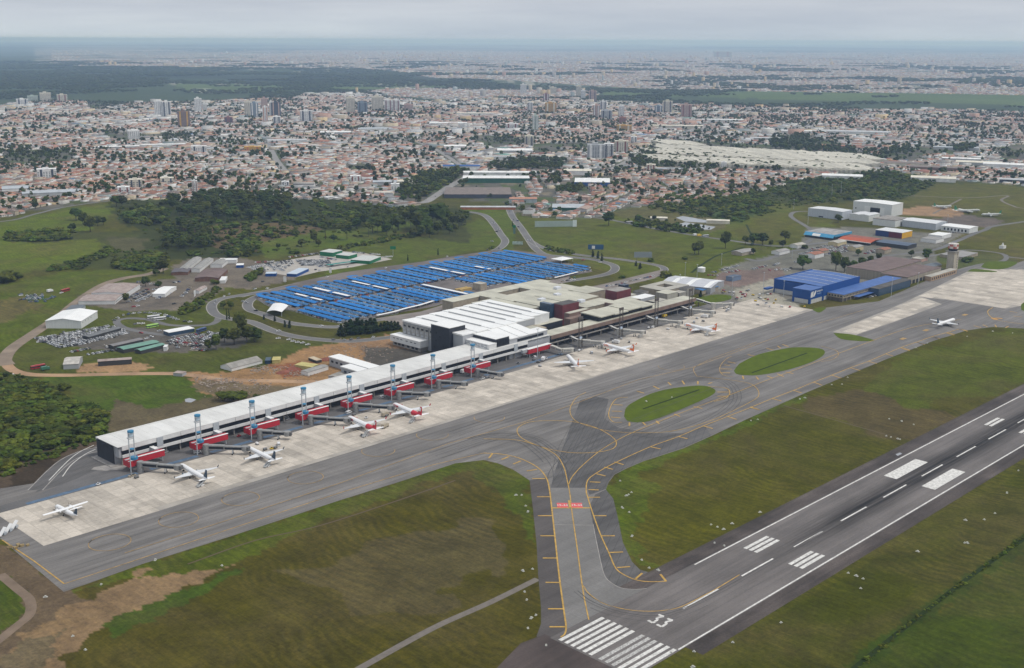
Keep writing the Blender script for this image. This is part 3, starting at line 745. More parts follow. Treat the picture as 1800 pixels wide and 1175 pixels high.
road('access_road', [(1310, 455), (1340, 458), (1400, 440), (1450, 445), (1500, 460), (1560, 450), (1640, 440), (1680, 425), (1730, 405), (1800, 390), (2200, 340)], 8, roadm, 'road running past the small white hangar', 0.04)
road('access_road', [(1560, 452), (1600, 455), (1650, 448), (1700, 440), (1760, 446), (1765, 458), (1720, 466), (1690, 476)], 6, roadm, 'perimeter road behind the control tower', 0.045)
road('access_road', [(1765, 448), (1800, 455), (2100, 480)], 6, roadm, 'perimeter road leaving at the right edge', 0.04)
road('perimeter_path', [(1590, 344), (1700, 348), (1770, 344), (1760, 352), (1780, 362), (1810, 368), (2000, 390)], 5, M('path_grey', (0.17, 0.15, 0.13), 0.9, 0.2, 0.3), 'pale path across the far right meadow', 0.03)
road('perimeter_path', [(1640, 376), (1690, 350)], 4, MATS['path_grey'], 'faint path up to the parked old aircraft', 0.035)
road('landside_road', [(175, 790), (150, 795), (120, 808), (95, 828), (62, 862)], 8, asph_dk, 'new dark road winding round the end of the pier', 0.05, edge=(kerb, 0.7))
flat('landside_road', gp((175, 780), (205, 812), (240, 818), (180, 836), (100, 855), (62, 866), (80, 848), (120, 812), (150, 796)), 0.055, asph_dk, 'dark turning area at the end of the pier')
flat('forecourt', gp((165, 822), (200, 815), (232, 815), (215, 826), (185, 828), (160, 826)), 0.09, kerb, 'pale curved paving at the pier end')
wl = M('white_marking', (0.62, 0.61, 0.58), 0.8, 0.25, 0.4)
mb = MB()
for px in ([(165, 783), (140, 795), (118, 812), (86, 845)], [(168, 790), (148, 800), (125, 818), (110, 838)]):
 ribbon(mb, smooth_line(gp(*px), 5), 0.6, 0.075)
tag(mb.build('road_marking', wl), 'white lane lines on the dark road at the pier end', kind='structure')
flat('parking_lot', gp((450, 527), (455, 516), (520, 497), (600, 480), (640, 474), (744, 460), (800, 450), (843, 444), (866, 440), (905, 440), (950, 446), (975, 452), (990, 462), (1010, 465), (1030, 470), (1042, 478), (1020, 482), (1000, 486), (960, 492), (930, 500), (850, 520), (796, 530), (760, 540), (700, 550), (660, 558), (630, 568), (600, 568), (545, 555), (520, 547), (475, 540)), 0.06, pave_mat('lot_paving', (0.15, 0.13, 0.12), 0.1, 0, patch=0.3), 'large parking lot paving under the blue canopies')
flat('terminal_road', gp((720, 588), (700, 570), (660, 560), (740, 548), (800, 530), (960, 494), (1000, 486), (1010, 492), (960, 505), (870, 530), (740, 556), (730, 585)), 0.065, M('forecourt_paving', (0.23, 0.20, 0.18), 0.9, 0.3, 0.06), 'busy forecourt strip behind the terminal')
flat('terminal_road', gp((1020, 508), (1060, 500), (1120, 485), (1165, 474), (1172, 478), (1150, 490), (1100, 502), (1070, 516)), 0.065, MATS['forecourt_paving'], 'car drop off strip beyond the terminal')
flat('rental_yard', gp((430, 470), (520, 455), (600, 442), (640, 445), (690, 456), (620, 470), (560, 478), (520, 488), (470, 478)), 0.03, M('pale_paving', (0.40, 0.37, 0.33), 0.9, 0.2, 0.1), 'pale paved yard of the car rental lots')
flat('pond', gp((1188, 383), (1200, 380), (1245, 388), (1242, 392), (1205, 390)), 0.04, M('pond_water', (0.28, 0.29, 0.31), 0.25, spec=0.5), 'upper grey settling pond')
flat('pond', gp((1190, 395), (1205, 391), (1258, 399), (1250, 404), (1225, 404)), 0.04, MATS['pond_water'], 'lower grey settling pond')
road('stream', [(1215, 480), (1235, 465), (1260, 450), (1290, 440), (1310, 434)], 3.5, isl_d, 'dark weedy stream curving over the lawn', 0.04)
road('stream', [(1312, 395), (1318, 408), (1325, 420), (1320, 432)], 3, isl_d, 'dark ditch coming down from the scrub', 0.04)
# ================================================================ PAINTED MARKINGS
YEL = M('yellow_marking', (0.50, 0.31, 0.075), 0.8, 0.35, 0.3)
YELf = M('yellow_marking_faded', (0.42, 0.27, 0.10), 0.8, 0.5, 0.2)
WHT = M('runway_white', (0.66, 0.645, 0.61), 0.75, 0.35, 0.6)
WHTf = M('runway_white_worn', (0.62, 0.61, 0.58), 0.75, 0.5, 1.2, col2=(0.22, 0.21, 0.2))
YM = Z0 + .125
ylines = {
 'lower edge line of the stand taxilane': ([(4, 950), (60, 987), (113, 1027)], 0.7, 0, 0),
 'long lower apron line': ([(113, 1027), (300, 965), (600, 866), (760, 818), (850, 797)], 0.62, 1, 1),
 'long upper apron line': ([(219, 973), (400, 915), (600, 849), (792, 779), (917, 744), (1003, 713), (1122, 668), (1219, 646), (1289, 621), (1400, 580), (1520, 545)], 0.55, 1, 1),
 'left edge line of the entry taxiway': ([(850, 797), (881, 799), (912.8, 806), (944, 821.6), (960, 840), (965.6, 860), (969.9, 894), (975.6, 945.5), (982.7, 1011), (991.2, 1073.8), (995, 1102), (992.7, 1115), (985.5, 1120.8)], 0.8, 0, 4),
 'right edge line of the entry taxiway': ([(1172, 1022.5), (1145, 1023.3), (1122, 1021), (1099.6, 1012.5), (1082.5, 999.7), (1071, 974), (1055.4, 939.8), (1041, 900), (1033, 874), (1030.5, 863.5), (1033, 845), (1048.8, 832), (1080, 814.8), (1143, 786), (1192.7, 768), (1237, 749), (1279, 732.7), (1319, 717), (1357.6, 701), (1394.6, 687), (1429.7, 672.4), (1462, 660), (1494.6, 647), (1526, 635.7), (1556.8, 622.7), (1583.8, 611.4), (1610.8, 602), (1638, 592.4), (1665, 585), (1686, 579)], 0.7, 0, 4),
 'centre line of the entry taxiway': ([(1035, 1090), (1025, 1040), (1014, 960), (1006, 905), (1001.7, 868.7), (997, 845), (991, 821.6), (978, 800.7), (954.6, 787.6), (928.5, 777), (912.8, 766.7), (910, 753.6), (928.5, 743), (965, 740), (1007, 742), (1043.6, 751), (1069.8, 764), (1083, 777), (1077.6, 789), (1048.8, 795.5), (1007, 796.5), (965, 790), (930, 779), (902, 773.5), (850, 772)], 0.6, 0, 5),
 'right turning line of the entry taxiway': ([(999, 853), (1007, 837), (1028, 815), (1059, 790), (1095, 769), (1132, 752.5), (1180, 733), (1230, 714), (1290, 692), (1340, 672), (1400, 650), (1500, 612), (1600, 577), (1690, 562)], 0.55, 0, 4),
 'inner loop line': ([(1030, 690), (1012, 701), (1001.7, 722), (1012, 740.5), (1043, 752), (1075, 758.8), (1127, 761.5), (1185, 757.8), (1247.7, 740.5), (1310, 712), (1334, 695), (1321, 676), (1279, 668), (1225, 662)], 0.5, 0, 5),
 'runway lead off line': ([(1025, 1030), (1035, 1044), (1060, 1061), (1095, 1071), (1130, 1075), (1165, 1074), (1198, 1067), (1240, 1046), (1262, 1034), (1300, 1011)], 0.5, 0, 5),
 'left arc of the nearest island': ([(1103.8, 698.7), (1085.5, 701), (1075, 711.8), (1069.8, 730), (1077.6, 742), (1093, 743)], 0.6, 0, 4),
 'right arc of the nearest island': ([(1245, 680), (1262, 681), (1276.5, 683), (1283, 689.8), (1276.5, 700), (1255.5, 706.5)], 0.6, 0, 4),
 'left arc of the second island': ([(1286, 627), (1277.8, 630.8), (1268, 640.6), (1265, 651.7), (1272, 660), (1289, 663)], 0.6, 1, 4),
 'right arc of the second island': ([(1443, 609), (1467.6, 615.7), (1474, 623.8), (1462, 633), (1443, 636)], 0.6, 1, 4),
 'upper curve near the second island': ([(1225, 662), (1219, 650), (1228, 642), (1262, 627), (1330, 602)], 0.5, 1, 5),
 'curve at the far right taxiway': ([(1745, 541), (1736, 549), (1750, 562), (1800, 570), (1900, 575)], 0.8, 0, 5),
}
for lab, (px, w, mi, sm) in ylines.items():
 mb = MB()
 ribbon(mb, smooth_line(gp(*px), sm) if sm > 1 else gp(*px), w, YM)
 tag(mb.build('taxi_line', [YELf if mi else YEL]), 'yellow ' + lab, kind='structure')
for i, (cx_, cy_) in enumerate(((193, 954), (314, 914), (423, 877), (537, 840), (665, 793), (760, 765), (860, 735), (1180, 645))):
 c = G(cx_, cy_); mb = MB()
 ribbon(mb, [(c[0] + 11 * math.cos(a), c[1] + 11 * math.sin(a)) for a in np.linspace(math.radians(120), math.radians(500 if i < 4 else 330), 34)], 0.42, YM)
 tag(mb.build('turning_circle_line', [YELf]), 'faded yellow aircraft turning curve on the taxilane', kind='structure', group='turning curves on the apron')
ticks = [(944, 874, 966, 874), (945.6, 907.3, 969.9, 907.3), (950, 942.6, 974.7, 942.6), (954, 981.7, 979.8, 981.7), (959, 1024.5, 984, 1024.7), (963.3, 1071, 990.7, 1071), (966, 1102.6, 994, 1102.6), (935.6, 842, 958.4, 842),
 (1036.8, 847.7, 1055.4, 848.5), (1034, 861.4, 1052.5, 862), (1034, 874.8, 1054.8, 874.8), (1044, 907.3, 1066, 907.3), (1056, 942.6, 1080.7, 942.6), (1070.5, 972, 1095.3, 971), (1084.8, 998.5, 1107.6, 996.8), (1117.2, 1018.2, 1129, 1008.2), (1160.9, 1010.2, 1170.9, 1022.5),
 (1080, 812.7, 1096, 817.5), (1062, 821.7, 1077.6, 825.8), (1048.8, 833.7, 1064.5, 837.3), (1143, 786, 1161.4, 790), (1192.7, 768, 1208.4, 772), (1237, 749.4, 1253, 754), (1279, 732.7, 1294.8, 738), (1319.4, 717, 1334, 721), (1357.6, 701.3, 1373.3, 705.5),
 (1319, 715.7, 1335, 721), (1394.6, 687, 1409.7, 691.4), (1429.7, 672.4, 1445, 677.8), (1462, 660, 1478.4, 665.4), (1494.6, 647, 1512, 652), (1526, 635.7, 1541.6, 640), (1556.8, 622.7, 1570, 626.5), (1583.8, 611.4, 1599, 616), (1610.8, 602, 1626, 606.5), (1638, 592.4, 1651.4, 595.7), (1665, 585, 1678.4, 588.6), (1686.5, 579, 1701, 582),
 (859.4, 806, 865.7, 798), (881.4, 808.6, 894.5, 803.3), (902.3, 816.4, 915.4, 811), (925.9, 828.5, 944, 825.8)]
ticks += [tuple(v for p in ((850 + a / 1.911, 560 + b / 1.911), (850 + c / 1.911, 560 + d / 1.911)) for v in p) for a, b, c, d in ((435, 290, 467, 292), (430, 312, 465, 313), (428, 332, 460, 335), (785, 248, 825, 248), (785, 262, 820, 262), (490, 350, 490, 362), (535, 350, 545, 360), (580, 345, 590, 355), (640, 322, 660, 330), (705, 297, 735, 303), (515, 245, 540, 252), (570, 228, 590, 238), (620, 215, 630, 225), (667, 210, 675, 222), (720, 212, 720, 222), (755, 220, 768, 216))]
ticks += [tuple(v for p in ((900 + a / 3.6, 460 + b / 3.6), (900 + c / 3.6, 460 + d / 3.6)) for v in p) for a, b, c, d in ((1320, 680, 1390, 682), (1318, 705, 1380, 706), (1365, 635, 1415, 645), (1345, 655, 1380, 660), (1460, 725, 1465, 745), (1545, 730, 1560, 748), (1615, 725, 1650, 740), (1680, 712, 1720, 730), (1730, 700, 1780, 710), (1490, 590, 1535, 600), (1610, 550, 1655, 562), (1680, 535, 1700, 550), (1710, 525, 1750, 540))]
ticks += [tuple(v for p in ((1560 + a / 5.875, 420 + b / 5.875), (1560 + c / 5.875, 420 + d / 5.875)) for v in p) for a, b, c, d in ((890, 900, 970, 920), (985, 890, 1035, 912), (1110, 890, 1125, 915), (1220, 922, 1250, 903), (750, 935, 830, 960), (610, 975, 690, 998), (465, 1013, 540, 1035), (305, 1070, 380, 1095), (145, 1135, 230, 1157), (1260, 750, 1340, 765), (1300, 800, 1390, 810))]
for a, b_, c, d in ticks:
 p, q = G(a, b_), G(c, d)
 L = math.dist(p, q); mb = MB()
 if L > 12: q = (p[0] + (q[0] - p[0]) * 12 / L, p[1] + (q[1] - p[1]) * 12 / L)
 ribbon(mb, [p, q], 1.15, YM + .004)
 tag(mb.build('shoulder_bar', [YEL]), 'yellow bar painted across the taxiway shoulder', kind='structure', group='yellow bars on the taxiway shoulders')
mb = MB()
ribbon(mb, gp((969, 893.5), (1037, 893.5)), 1.5, YM + .004); ribbon(mb, gp((1000, 880), (1002, 893)), 1.2, YM + .004)
tag(mb.build('holding_line', [YEL]), 'yellow holding line below the red signs', kind='structure')
mb = MB(); ribbon(mb, gp((975, 923), (1041, 924)), 0.5, YM)
ribbon(mb, smooth_line(gp((1042.6, 922.7), (1051, 965.4), (1061, 1008), (1071, 1022.5), (1091, 1034), (1117, 1036.7), (1137, 1035)), 4), 0.45, YM)
tag(mb.build('joint_line', [MATS['kerb_concrete']]), 'pale joint line round the old taxiway slab', kind='structure')
for dx_, nm in ((0, 'first yellow arrow patch'), (1, 'second')):
 pass
mb = MB()
ribbon(mb, gp((1744, 561), (1752, 561)), 8, YM + .004); ribbon(mb, gp((1750, 559.5), (1762, 560.5)), 3, YM + .008)
tag(mb.build('location_patch', [M('orange_marking', (0.50, 0.27, 0.07), 0.8, 0.2, .3)]), 'orange yellow painted patch on the far taxiway bend', kind='structure')
for p in ((1628, 581), (1587, 596), (1696, 554), (1100, 615)):
 mb = MB(); q = G(*p); mb.box(q[0] - 4, q[0] + 4, q[1] - 2, q[1] + 2, YM, YM + .004)
 tag(mb.build('location_patch', [YELf]), 'faded yellow location patch on the taxiway', kind='structure', group='faded location patches')
def rbox(x0, x1, y0, y1, m=WHT, z=Z0 + .108, nm='runway_stripe', lab='white runway stripe', grp=None):
 mb = MB(); mb.poly([(x0, y0, z), (x1, y0, z), (x1, y1, z), (x0, y1, z)])
 return tag(mb.build(nm, m), lab, kind='structure', group=grp)
rbox(468, RX1, 325.5, 326.4, nm='runway_edge_line', lab='white edge line on the terminal side of the runway')
rbox(391, RX1, 278.5, 279.4, nm='runway_edge_line', lab='white edge line on the far side of the runway')
for k in range(6):
 for s_ in (-1, 1):
  yc = 301.2 + s_ * (2.9 + 3.62 * k)
  rbox(359.5, 390.2, yc - 1.0, yc + 1.0, WHTf if (s_ < 0 and k < 3) else WHT, lab='white threshold stripe', grp='runway threshold stripes')
x = G(1199, 1070)[0]
n = 0
while x < 2600:
 rbox(x, x + 29.3, 301.0 - 0.5, 301.0 + 0.5, nm='runway_dash', lab='white centre line dash', grp='runway centre line dashes')
 x += 50.0; n += 1
for s_ in (-1, 1):
 for k in range(3):
  yc = 301.5 + s_ * (10.5 + 3.3 * k)
  rbox(503.5, 526.0, yc - 1.05, yc + 1.05, nm='touchdown_bar', lab='white touchdown bar of the three bar group', grp='three bar touchdown marks')
 yc = 301.5 + s_ * 12.5
 rbox(658, 701, yc - 4.3, yc + 4.3, nm='aiming_point', lab='broad white aiming block on the ' + ('terminal' if s_ > 0 else 'field') + ' side of the runway')
 for k in range(2):
  yc = 301.5 + s_ * (10.5 + 3.4 * k)
  rbox(803, 826, yc - 1.1, yc + 1.1, nm='touchdown_bar', lab='white touchdown bar of the far two bar pair', grp='two bar touchdown marks')
def text_mesh(name, s, size, mat, loc, rot, ext=0.0, parent=None, bold=0.0, align='CENTER', sx=1.0):
 cu = bpy.data.curves.new(name, 'FONT')
 cu.body = s; cu.size = size; cu.align_x = align; cu.align_y = 'CENTER'; cu.extrude = ext; cu.offset = bold; cu.resolution_u = 2
 ob = bpy.data.objects.new(name, cu); C.objects.link(ob)
 dg = bpy.context.evaluated_depsgraph_get(); dg.update()
 me = bpy.data.meshes.new_from_object(ob.evaluated_get(dg))
 bpy.data.objects.remove(ob); bpy.data.curves.remove(cu)
 me.name = name; me.materials.clear(); me.materials.append(mat)
 o = link(name, me, parent); o.location = loc; o.rotation_euler = rot; o.scale = (sx, 1, 1)
 return o
for o_ in ((0, 0), (15.6, 7.0)):
 mb = MB()
 P = [G(x_ + o_[0], y_ + o_[1]) for x_, y_ in ((1139.0, 1091.3), (1147.6, 1095.6), (1155.6, 1090.4), (1154.6, 1086.9), (1158.6, 1087.6), (1166.6, 1084.4), (1157.5, 1081.0))]
 for a_, b_ in ((0, 1), (1, 2), (2, 3), (3, 5), (5, 6)):
  ribbon(mb, [P[a_], P[b_]], 1.45 if a_ in (0, 5) else 1.3, Z0 + .112 + a_ * .004)
 tag(mb.build('runway_number', WHT), ('first' if not o_[0] else 'second') + ' white digit 3 of the runway number 33', kind='structure')
redp = M('red_marking', (0.62, 0.11, 0.11), 0.8, 0.15, 0.4)
for a, b_ in ((979, 998), (1004, 1023.5)):
 p0, p1 = G(a, 893), G(b_, 884.8)
 c = ((p0[0] + p1[0]) / 2, (p0[1] + p1[1]) / 2)
 ang = math.atan2(G(b_, 889)[1] - G(a, 889)[1], G(b_, 889)[0] - G(a, 889)[0])
 L = math.dist(G(b_, 889), G(a, 889))
 mb = MB(); hh = 3.6
 mb.poly([(-L / 2, -hh, 0), (L / 2, -hh, 0), (L / 2, hh, 0), (-L / 2, hh, 0)])
 o = tag(mb.build('holding_sign_paint', redp, None, (c[0], c[1], YM + .01), ang), ('left' if a < 1000 else 'right') + ' red painted holding sign 15-33 on the taxiway', kind='structure')
 text_mesh('lettering', '15-33', 3.5, WHT, (0, 0, 0.01), (0, 0, math.pi), parent=o, bold=0.05, sx=0.82).rotation_euler = (0, 0, 0)
road('drainage_ditch', [(1495, 1180), (1600, 1096), (1700, 1018), (1800, 948), (1900, 884)], 2.6, isl_d, 'dark wet ditch crossing the grass at the bottom right', .04)
road('drainage_ditch', [(1376, 713), (1430, 728), (1500, 748), (1560, 765)], 1.2, M('bare_cable_run', (.10, .075, .05), .95), 'thin bare earth line across the airfield grass', .04)
road('drainage_ditch', [(330, 992), (450, 950), (560, 925), (700, 880), (800, 845)], 1.2, MATS['bare_cable_run'], 'thin drain line parallel to the apron edge', .04)
# ================================================================ HAZE
hz = bpy.data.meshes.new('haze')
hb = MB().box(-70000, 90000, -70000, 90000, -60, 290)
hm = bpy.data.materials.new('haze_air'); hm.use_nodes = True
t_ = hm.node_tree; t_.nodes.clear()
vo = t_.nodes.new('ShaderNodeVolumePrincipled'); mo = t_.nodes.new('ShaderNodeOutputMaterial')
vo.inputs['Color'].default_value = (0.47, 0.66, 1.0, 1)
vo.inputs['Absorption Color'].default_value = (0.40, 0.55, 1, 1)
vo.inputs['Density'].default_value = 5.9e-5
vo.inputs['Anisotropy'].default_value = 0.2
t_.links.new(vo.outputs[0], mo.inputs['Volume'])
tag(hb.build('haze', hm), kind='stuff')
# ================================================================ TERMINAL
roofW = M('roof_white', (0.66, 0.655, 0.63), 0.6, 0.16, 0.12, 0.3, stretch=(1, 0.3, 1))
roofW2 = M('roof_bright', (0.78, 0.78, 0.765), 0.5, 0.07, 0.08, 0.3)
roofC = M('roof_cream', (0.50, 0.485, 0.40), 0.7, 0.28, 0.07, 0.2, stretch=(1, 0.4, 1))
wallW = M('wall_white', (0.70, 0.70, 0.69), 0.6, 0.10, 0.15)
wallG = M('wall_grey', (0.38, 0.39, 0.41), 0.6, 0.12, 0.1)
wallD = M('wall_charcoal', (0.030, 0.033, 0.042), 0.55, 0.25, 0.2)
wallB = M('wall_brown', (0.22, 0.155, 0.125), 0.85, 0.25, 0.15)
wallR = M('wall_maroon', (0.17, 0.045, 0.05), 0.8, 0.25, 0.15)
concr = M('concrete_grey', (0.32, 0.30, 0.275), 0.9, 0.3, 0.15)
concb = M('concrete_beige', (0.36, 0.31, 0.24), 0.9, 0.25, 0.2)
dark = M('dark_gap', (0.02, 0.02, 0.022), 0.8)
glass = M('dark_glass', (0.012, 0.015, 0.022), 0.4, spec=0.25)
glassB = M('blue_glass', (0.035, 0.07, 0.12), 0.15, 0.3, 0.3, spec=0.6, stretch=(1, 1, 4))
steel = M('galvanised', (0.42, 0.45, 0.48), 0.5, 0.15, 0.5)
steelD = M('brown_steel', (0.10, 0.085, 0.075), 0.7, 0.2, 0.5)
def tbox(name, parent, u0, u1, v0, v1, z0, z1, mat, mt=None):
 """a box in the terminal's own axes, as one part"""
 mb = MB().box(u0, u1, v0, v1, z0, z1, 0, 1 if mt else 0)
 return mb.build(name, [mat, mt] if mt else mat, parent)
def tthing(name, label, cat, group=None):
 return thing(name, label, cat, (325, 670, 0), TH, group)
pier = tthing('passenger_pier', 'long low white boarding pier with dark window band and flat panelled roof', 'airport building')
tbox('wall', pier, 0.6, 352, 6.6, 28.2, 0.05, 11.9, MATS['wall_grey'])
tbox('end_wall', pier, 0.0, 0.58, 6.8, 28.3, 0.3, 12.0, wallD)
tbox('upper_floor', pier, 1.2, 412, 1.4, 6.5, 5.4, 11.9, wallG)
for i in range(9):
 u0 = 3 + i * 42.2; u1 = min(u0 + 41.9, 409)
 mb = MB().box(u0, u1, 0.3, 1.35, 10.15, 12.95)
 mb.build('fascia_panel', wallW, pier)
 g = MB().box(u0 - .1, u1 + .1, 1.0, 1.32, 7.2, 10.1).build('window', glass, pier)
 mm = MB()
 for k in range(13):
  uu = u0 + k * (u1 - u0) / 13
  mm.box(uu, uu + 0.18, 0.93, 0.99, 7.2, 10.1)
 tag(mm.build('mullion_row', wallD, g), kind='stuff')
 MB().box(u0, u1, 0.1, 1.36, 5.3, 7.15).build('ledge', wallW, pier)
 MB().box(u0 + 26.5 - 2.2, u0 + 26.5 + 2.2, -0.2, 0.28, 7.1, 12.97).build('fin', steel, pier)
for i in range(38):
 u0 = 0.0 + i * 9.35
 MB().box(u0 + .05, u0 + 9.30, 0.25, 28.4, 12.97 if i else 12.97, 13.22).build('roof_panel', roofW, pier)
for i in range(7):
 u0 = 355.4 + i * 8.0
 MB().box(u0 + .05, u0 + 7.95, 0.25, 7.0, 12.97, 13.22).build('roof_panel', roofW, pier)
mb = MB().box(-.05, 355, 28.42, 28.85, 11.5, 13.6).box(-.05, 355, 27.2, 27.5, 13.23, 13.5)
mb.build('parapet', wallW, pier)
MB().box(-4, 3.5, 3.0, 30.0, 0.06, 0.5).build('plinth', kerb, pier)
colm = MB().box(0, .7, 0, .7, 0.05, 5.39).mesh('column', concr)
for k in range(40):
 link('column', colm, pier, (3 + k * 10.4, 1.6, 0))
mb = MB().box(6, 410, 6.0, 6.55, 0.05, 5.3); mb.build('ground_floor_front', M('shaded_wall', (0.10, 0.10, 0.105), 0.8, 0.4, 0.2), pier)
hall = tthing('terminal_hall', 'large new terminal hall with stepped bright white roof strips', 'airport building')
ZH = 22.0
secs = [(333, 349, 30, 107), (349, 366, 29.5, 107.5), (366, 383, 29, 108), (383, 398, 29, 108.5), (398, 411, 30.2, 109), (411, 424, 30.6, 110), (424, 437, 34.6, 111), (437, 448.6, 35, 112)]
for i, (a, b_, c, d) in enumerate(secs):
 MB().box(a, b_ - .02, c, d, 0.1, ZH - 0.9).build('wall', wallG if i < 6 else wallW, hall)
 z1 = ZH - 0.88
 mb = MB()
 e = 0.9 if i == 0 else 0.0
 mb.loft([[(a - e, c - .3, z1), (b_ - .05, c - .3, z1), (b_ - .05, c - .3, z1 + 0.75), (a - e, c - .3, z1 + 1.25)],
    [(a - e, d + .5, z1), (b_ - .05, d + .5, z1), (b_ - .05, d + .5, z1 + 0.75), (a - e, d + .5, z1 + 1.25)]])
 mb.build('roof_strip', roofW2, hall)
 if i:
  MB().box(a - .35, a + .35, c + 12, d - 8, z1 + 1.26, z1 + 1.75).build('roof_gutter', M('gutter_grey', (0.36, 0.37, 0.38), 0.7), hall)
for i, (a, b_) in enumerate(((362.2, 374), (374, 386), (386, 398))):
 MB().loft([[(a, 3.0, 0.1), (b_ - .04, 3.0, 0.1), (b_ - .04, 3.0, 17.2), (a, 3.0, 17.2)], [(a, 29.0, 0.1), (b_ - .04, 29.0, 0.1), (b_ - .04, 29.0, 20.6), (a, 29.0, 20.6)]]).build('wall', wallG, hall)
 MB().loft([[(a, 2.7, 17.22), (b_ - .08, 2.7, 17.22), (b_ - .08, 2.7, 17.7), (a, 2.7, 18.1)], [(a, 29.2, 20.62), (b_ - .08, 29.2, 20.62), (b_ - .08, 29.2, 21.2), (a, 29.2, 21.7)]]).build('roof_strip', roofW2, hall)
MB().box(398.1, 410.4, 3.0, 15, 0.1, 17.3).build('wall', wallG, hall)
MB().box(398.1, 410.8, 2.7, 15.2, 17.31, 17.8).build('roof_strip', roofW2, hall)
MB().box(398.15, 423, 15.3, 30.0, 0.1, 15.6).build('light_well', concb, hall)
MB().box(399, 418, 17, 28, 15.62, 15.9).build('inner_roof', roofC, hall)
g = MB().box(372, 405, 2.55, 2.96, 13.9, 16.0).build('window', glass, hall)
for k in range(7):
 v0 = 67 + k * 5.8
 f = MB().box(332.3, 332.98, v0, v0 + 5.0, 10.2, 19.6).build('facade_bay', M('bay_grey', (0.36, 0.355, 0.34), 0.8, 0.3, 0.3), hall)
 for q in range(3):
  MB().box(332.05, 332.28, v0 + .5 + (q % 2) * 1.3, v0 + 3.3 + (q % 2) * 1.3, 11.0 + q * 3.0, 12.6 + q * 3.0).build('louvre', wallD if q == 2 else wallG, f)
blk = tthing('charcoal_block', 'tall charcoal clad block rising at the corner of the white terminal hall', 'building')
MB().box(328.5, 347.5, 42, 65, 0.1, 26.3).build('wall', wallD, blk)
MB().box(328.2, 347.8, 41.7, 65.3, 26.32, 26.75).build('roof', roofW2, blk)
for (v, z) in ((58, 12), (57.5, 19), (60, 6), (49, 8), (53, 16)):
 MB().box(328.38, 328.47, v, v + 1.3, z, z + 1.6).build('vent', dark, blk)
blk2 = tthing('dark_sided_block', 'flat white roofed block with dark sides in front of the terminal hall', 'building')
MB().box(345.5, 362, 3.2, 41.5, 13.3, 20.4).build('wall', wallD, blk2)
MB().box(345.2, 362.3, 2.9, 41.6, 20.42, 20.9).build('roof', roofW2, blk2)
for k in range(4):
 MB().box(347 + k * 3.7, 350.2 + k * 3.7, 3.0, 3.18, 14.4, 19.0).build('window', glass, blk2)
blk3 = tthing('louvred_block', 'small white block with grey louvre panels standing on the pier roof', 'building')
MB().box(336.5, 345.3, 1.8, 33, 13.24, 17.4).build('wall', wallW, blk3)
MB().box(336.3, 345.4, 1.6, 33.2, 17.41, 17.75).build('roof', roofW2, blk3)
for k in range(7):
 MB().box(336.36, 336.47, 4.2 + k * 4.1, 7.6 + k * 4.1, 14.0 + (k % 2) * .5, 15.1 + (k % 2) * .5).build('louvre', wallG, blk3)
 MB().box(336.36, 336.47, 4.2 + k * 4.1, 7.6 + k * 4.1, 15.9, 16.9).build('louvre', wallG, blk3)
ann = tthing('white_annex', 'low white annex with raised upper storey beside the dirt yard', 'building')
MB().box(324.5, 333.5, 74.5, 111.5, 0.1, 4.0).build('ground_floor', concr, ann)
MB().box(322.5, 333.8, 73, 112.5, 4.02, 9.6).build('upper_floor', wallW, ann)
MB().box(322.3, 334, 72.8, 112.7, 9.62, 10.0).build('roof', roofW2, ann)
for k, v in enumerate((78, 83, 89, 96, 101, 106)):
 MB().box(322.38, 322.47, v, v + 2.8, 7.2, 7.8).build('window', wallD, ann)
 MB().box(324.38, 324.47, v, v + 3.2, 1.2, 3.0).build('window', dark, ann)
for (u0, u1, v0, v1, lab) in ((241, 252.5, 40.5, 96, 'longer bright white wing running back from the pier'), (229, 239.5, 44, 65, 'shorter bright white wing beside the building site')):
 w = tthing('white_wing', lab, 'building')
 MB().box(u0 + .6, u1 - .6, v0, v1, 0.1, 7.4).build('wall', wallG, w)
 MB().box(u0, u1, v0 - .3, v1 + .5, 7.42, 8.3).build('roof', roofW2, w)
 for k in range(int((v1 - v0) / 6)):
  MB().box(u0 + .45, u0 + .58, v0 + 2 + k * 6, v0 + 5 + k * 6, 3.6, 5.4).build('window', glass, w)
old = tthing('old_terminal', 'old brown and cream terminal with patchwork flat roofs', 'airport building')
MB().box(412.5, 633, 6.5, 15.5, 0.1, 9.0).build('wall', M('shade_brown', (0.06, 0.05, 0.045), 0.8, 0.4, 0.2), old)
for k in range(22):
 u0 = 412.6 + k * 10.03
 MB().box(u0, u0 + 9.98, 0.2, 1.0, 8.6, 12.0).build('fascia_panel', wallB, old)
 MB().box(u0, u0 + 9.98, 1.02, 16.3, 11.6, 12.1).build('roof_panel', roofC, old)
 MB().box(u0 + .5, u0 + 9.4, 2.2, 2.5, 5.4, 8.5).build('window', glass, old)
 if k % 2: MB().box(u0, u0 + .6, 1.2, 1.8, 0.05, 5.0).build('column', concr, old)
MB().box(412.6, 633, 0.8, 1.6, 4.6, 5.35).build('ledge', concr, old)
MB().box(412.6, 633, 1.6, 6.4, 4.7, 5.2).build('floor_slab', concr, old)
def cream(u0, u1, v0, v1, z, par=None, mat=None, wm=None, nm='roof_slab'):
 MB().box(u0 + .3, u1 - .3, v0 + .3, v1 - .3, 0.1, z - .5).build('wall', wm or concb, par or old)
 MB().box(u0, u1, v0, v1, z - .48, z).build(nm, mat or roofC, par or old)
cream(449, 481.5, 77, 107, 15.0); cream(449, 482, 107.2, 139, 14.4)
cream(482, 512, 77, 112, 15.6); cream(482.2, 539, 112.2, 138, 14.8)
cream(512.2, 530, 66, 112, 16.0); cream(530.2, 559, 67, 100, 15.4); cream(559.2, 588, 82, 108, 15.8)
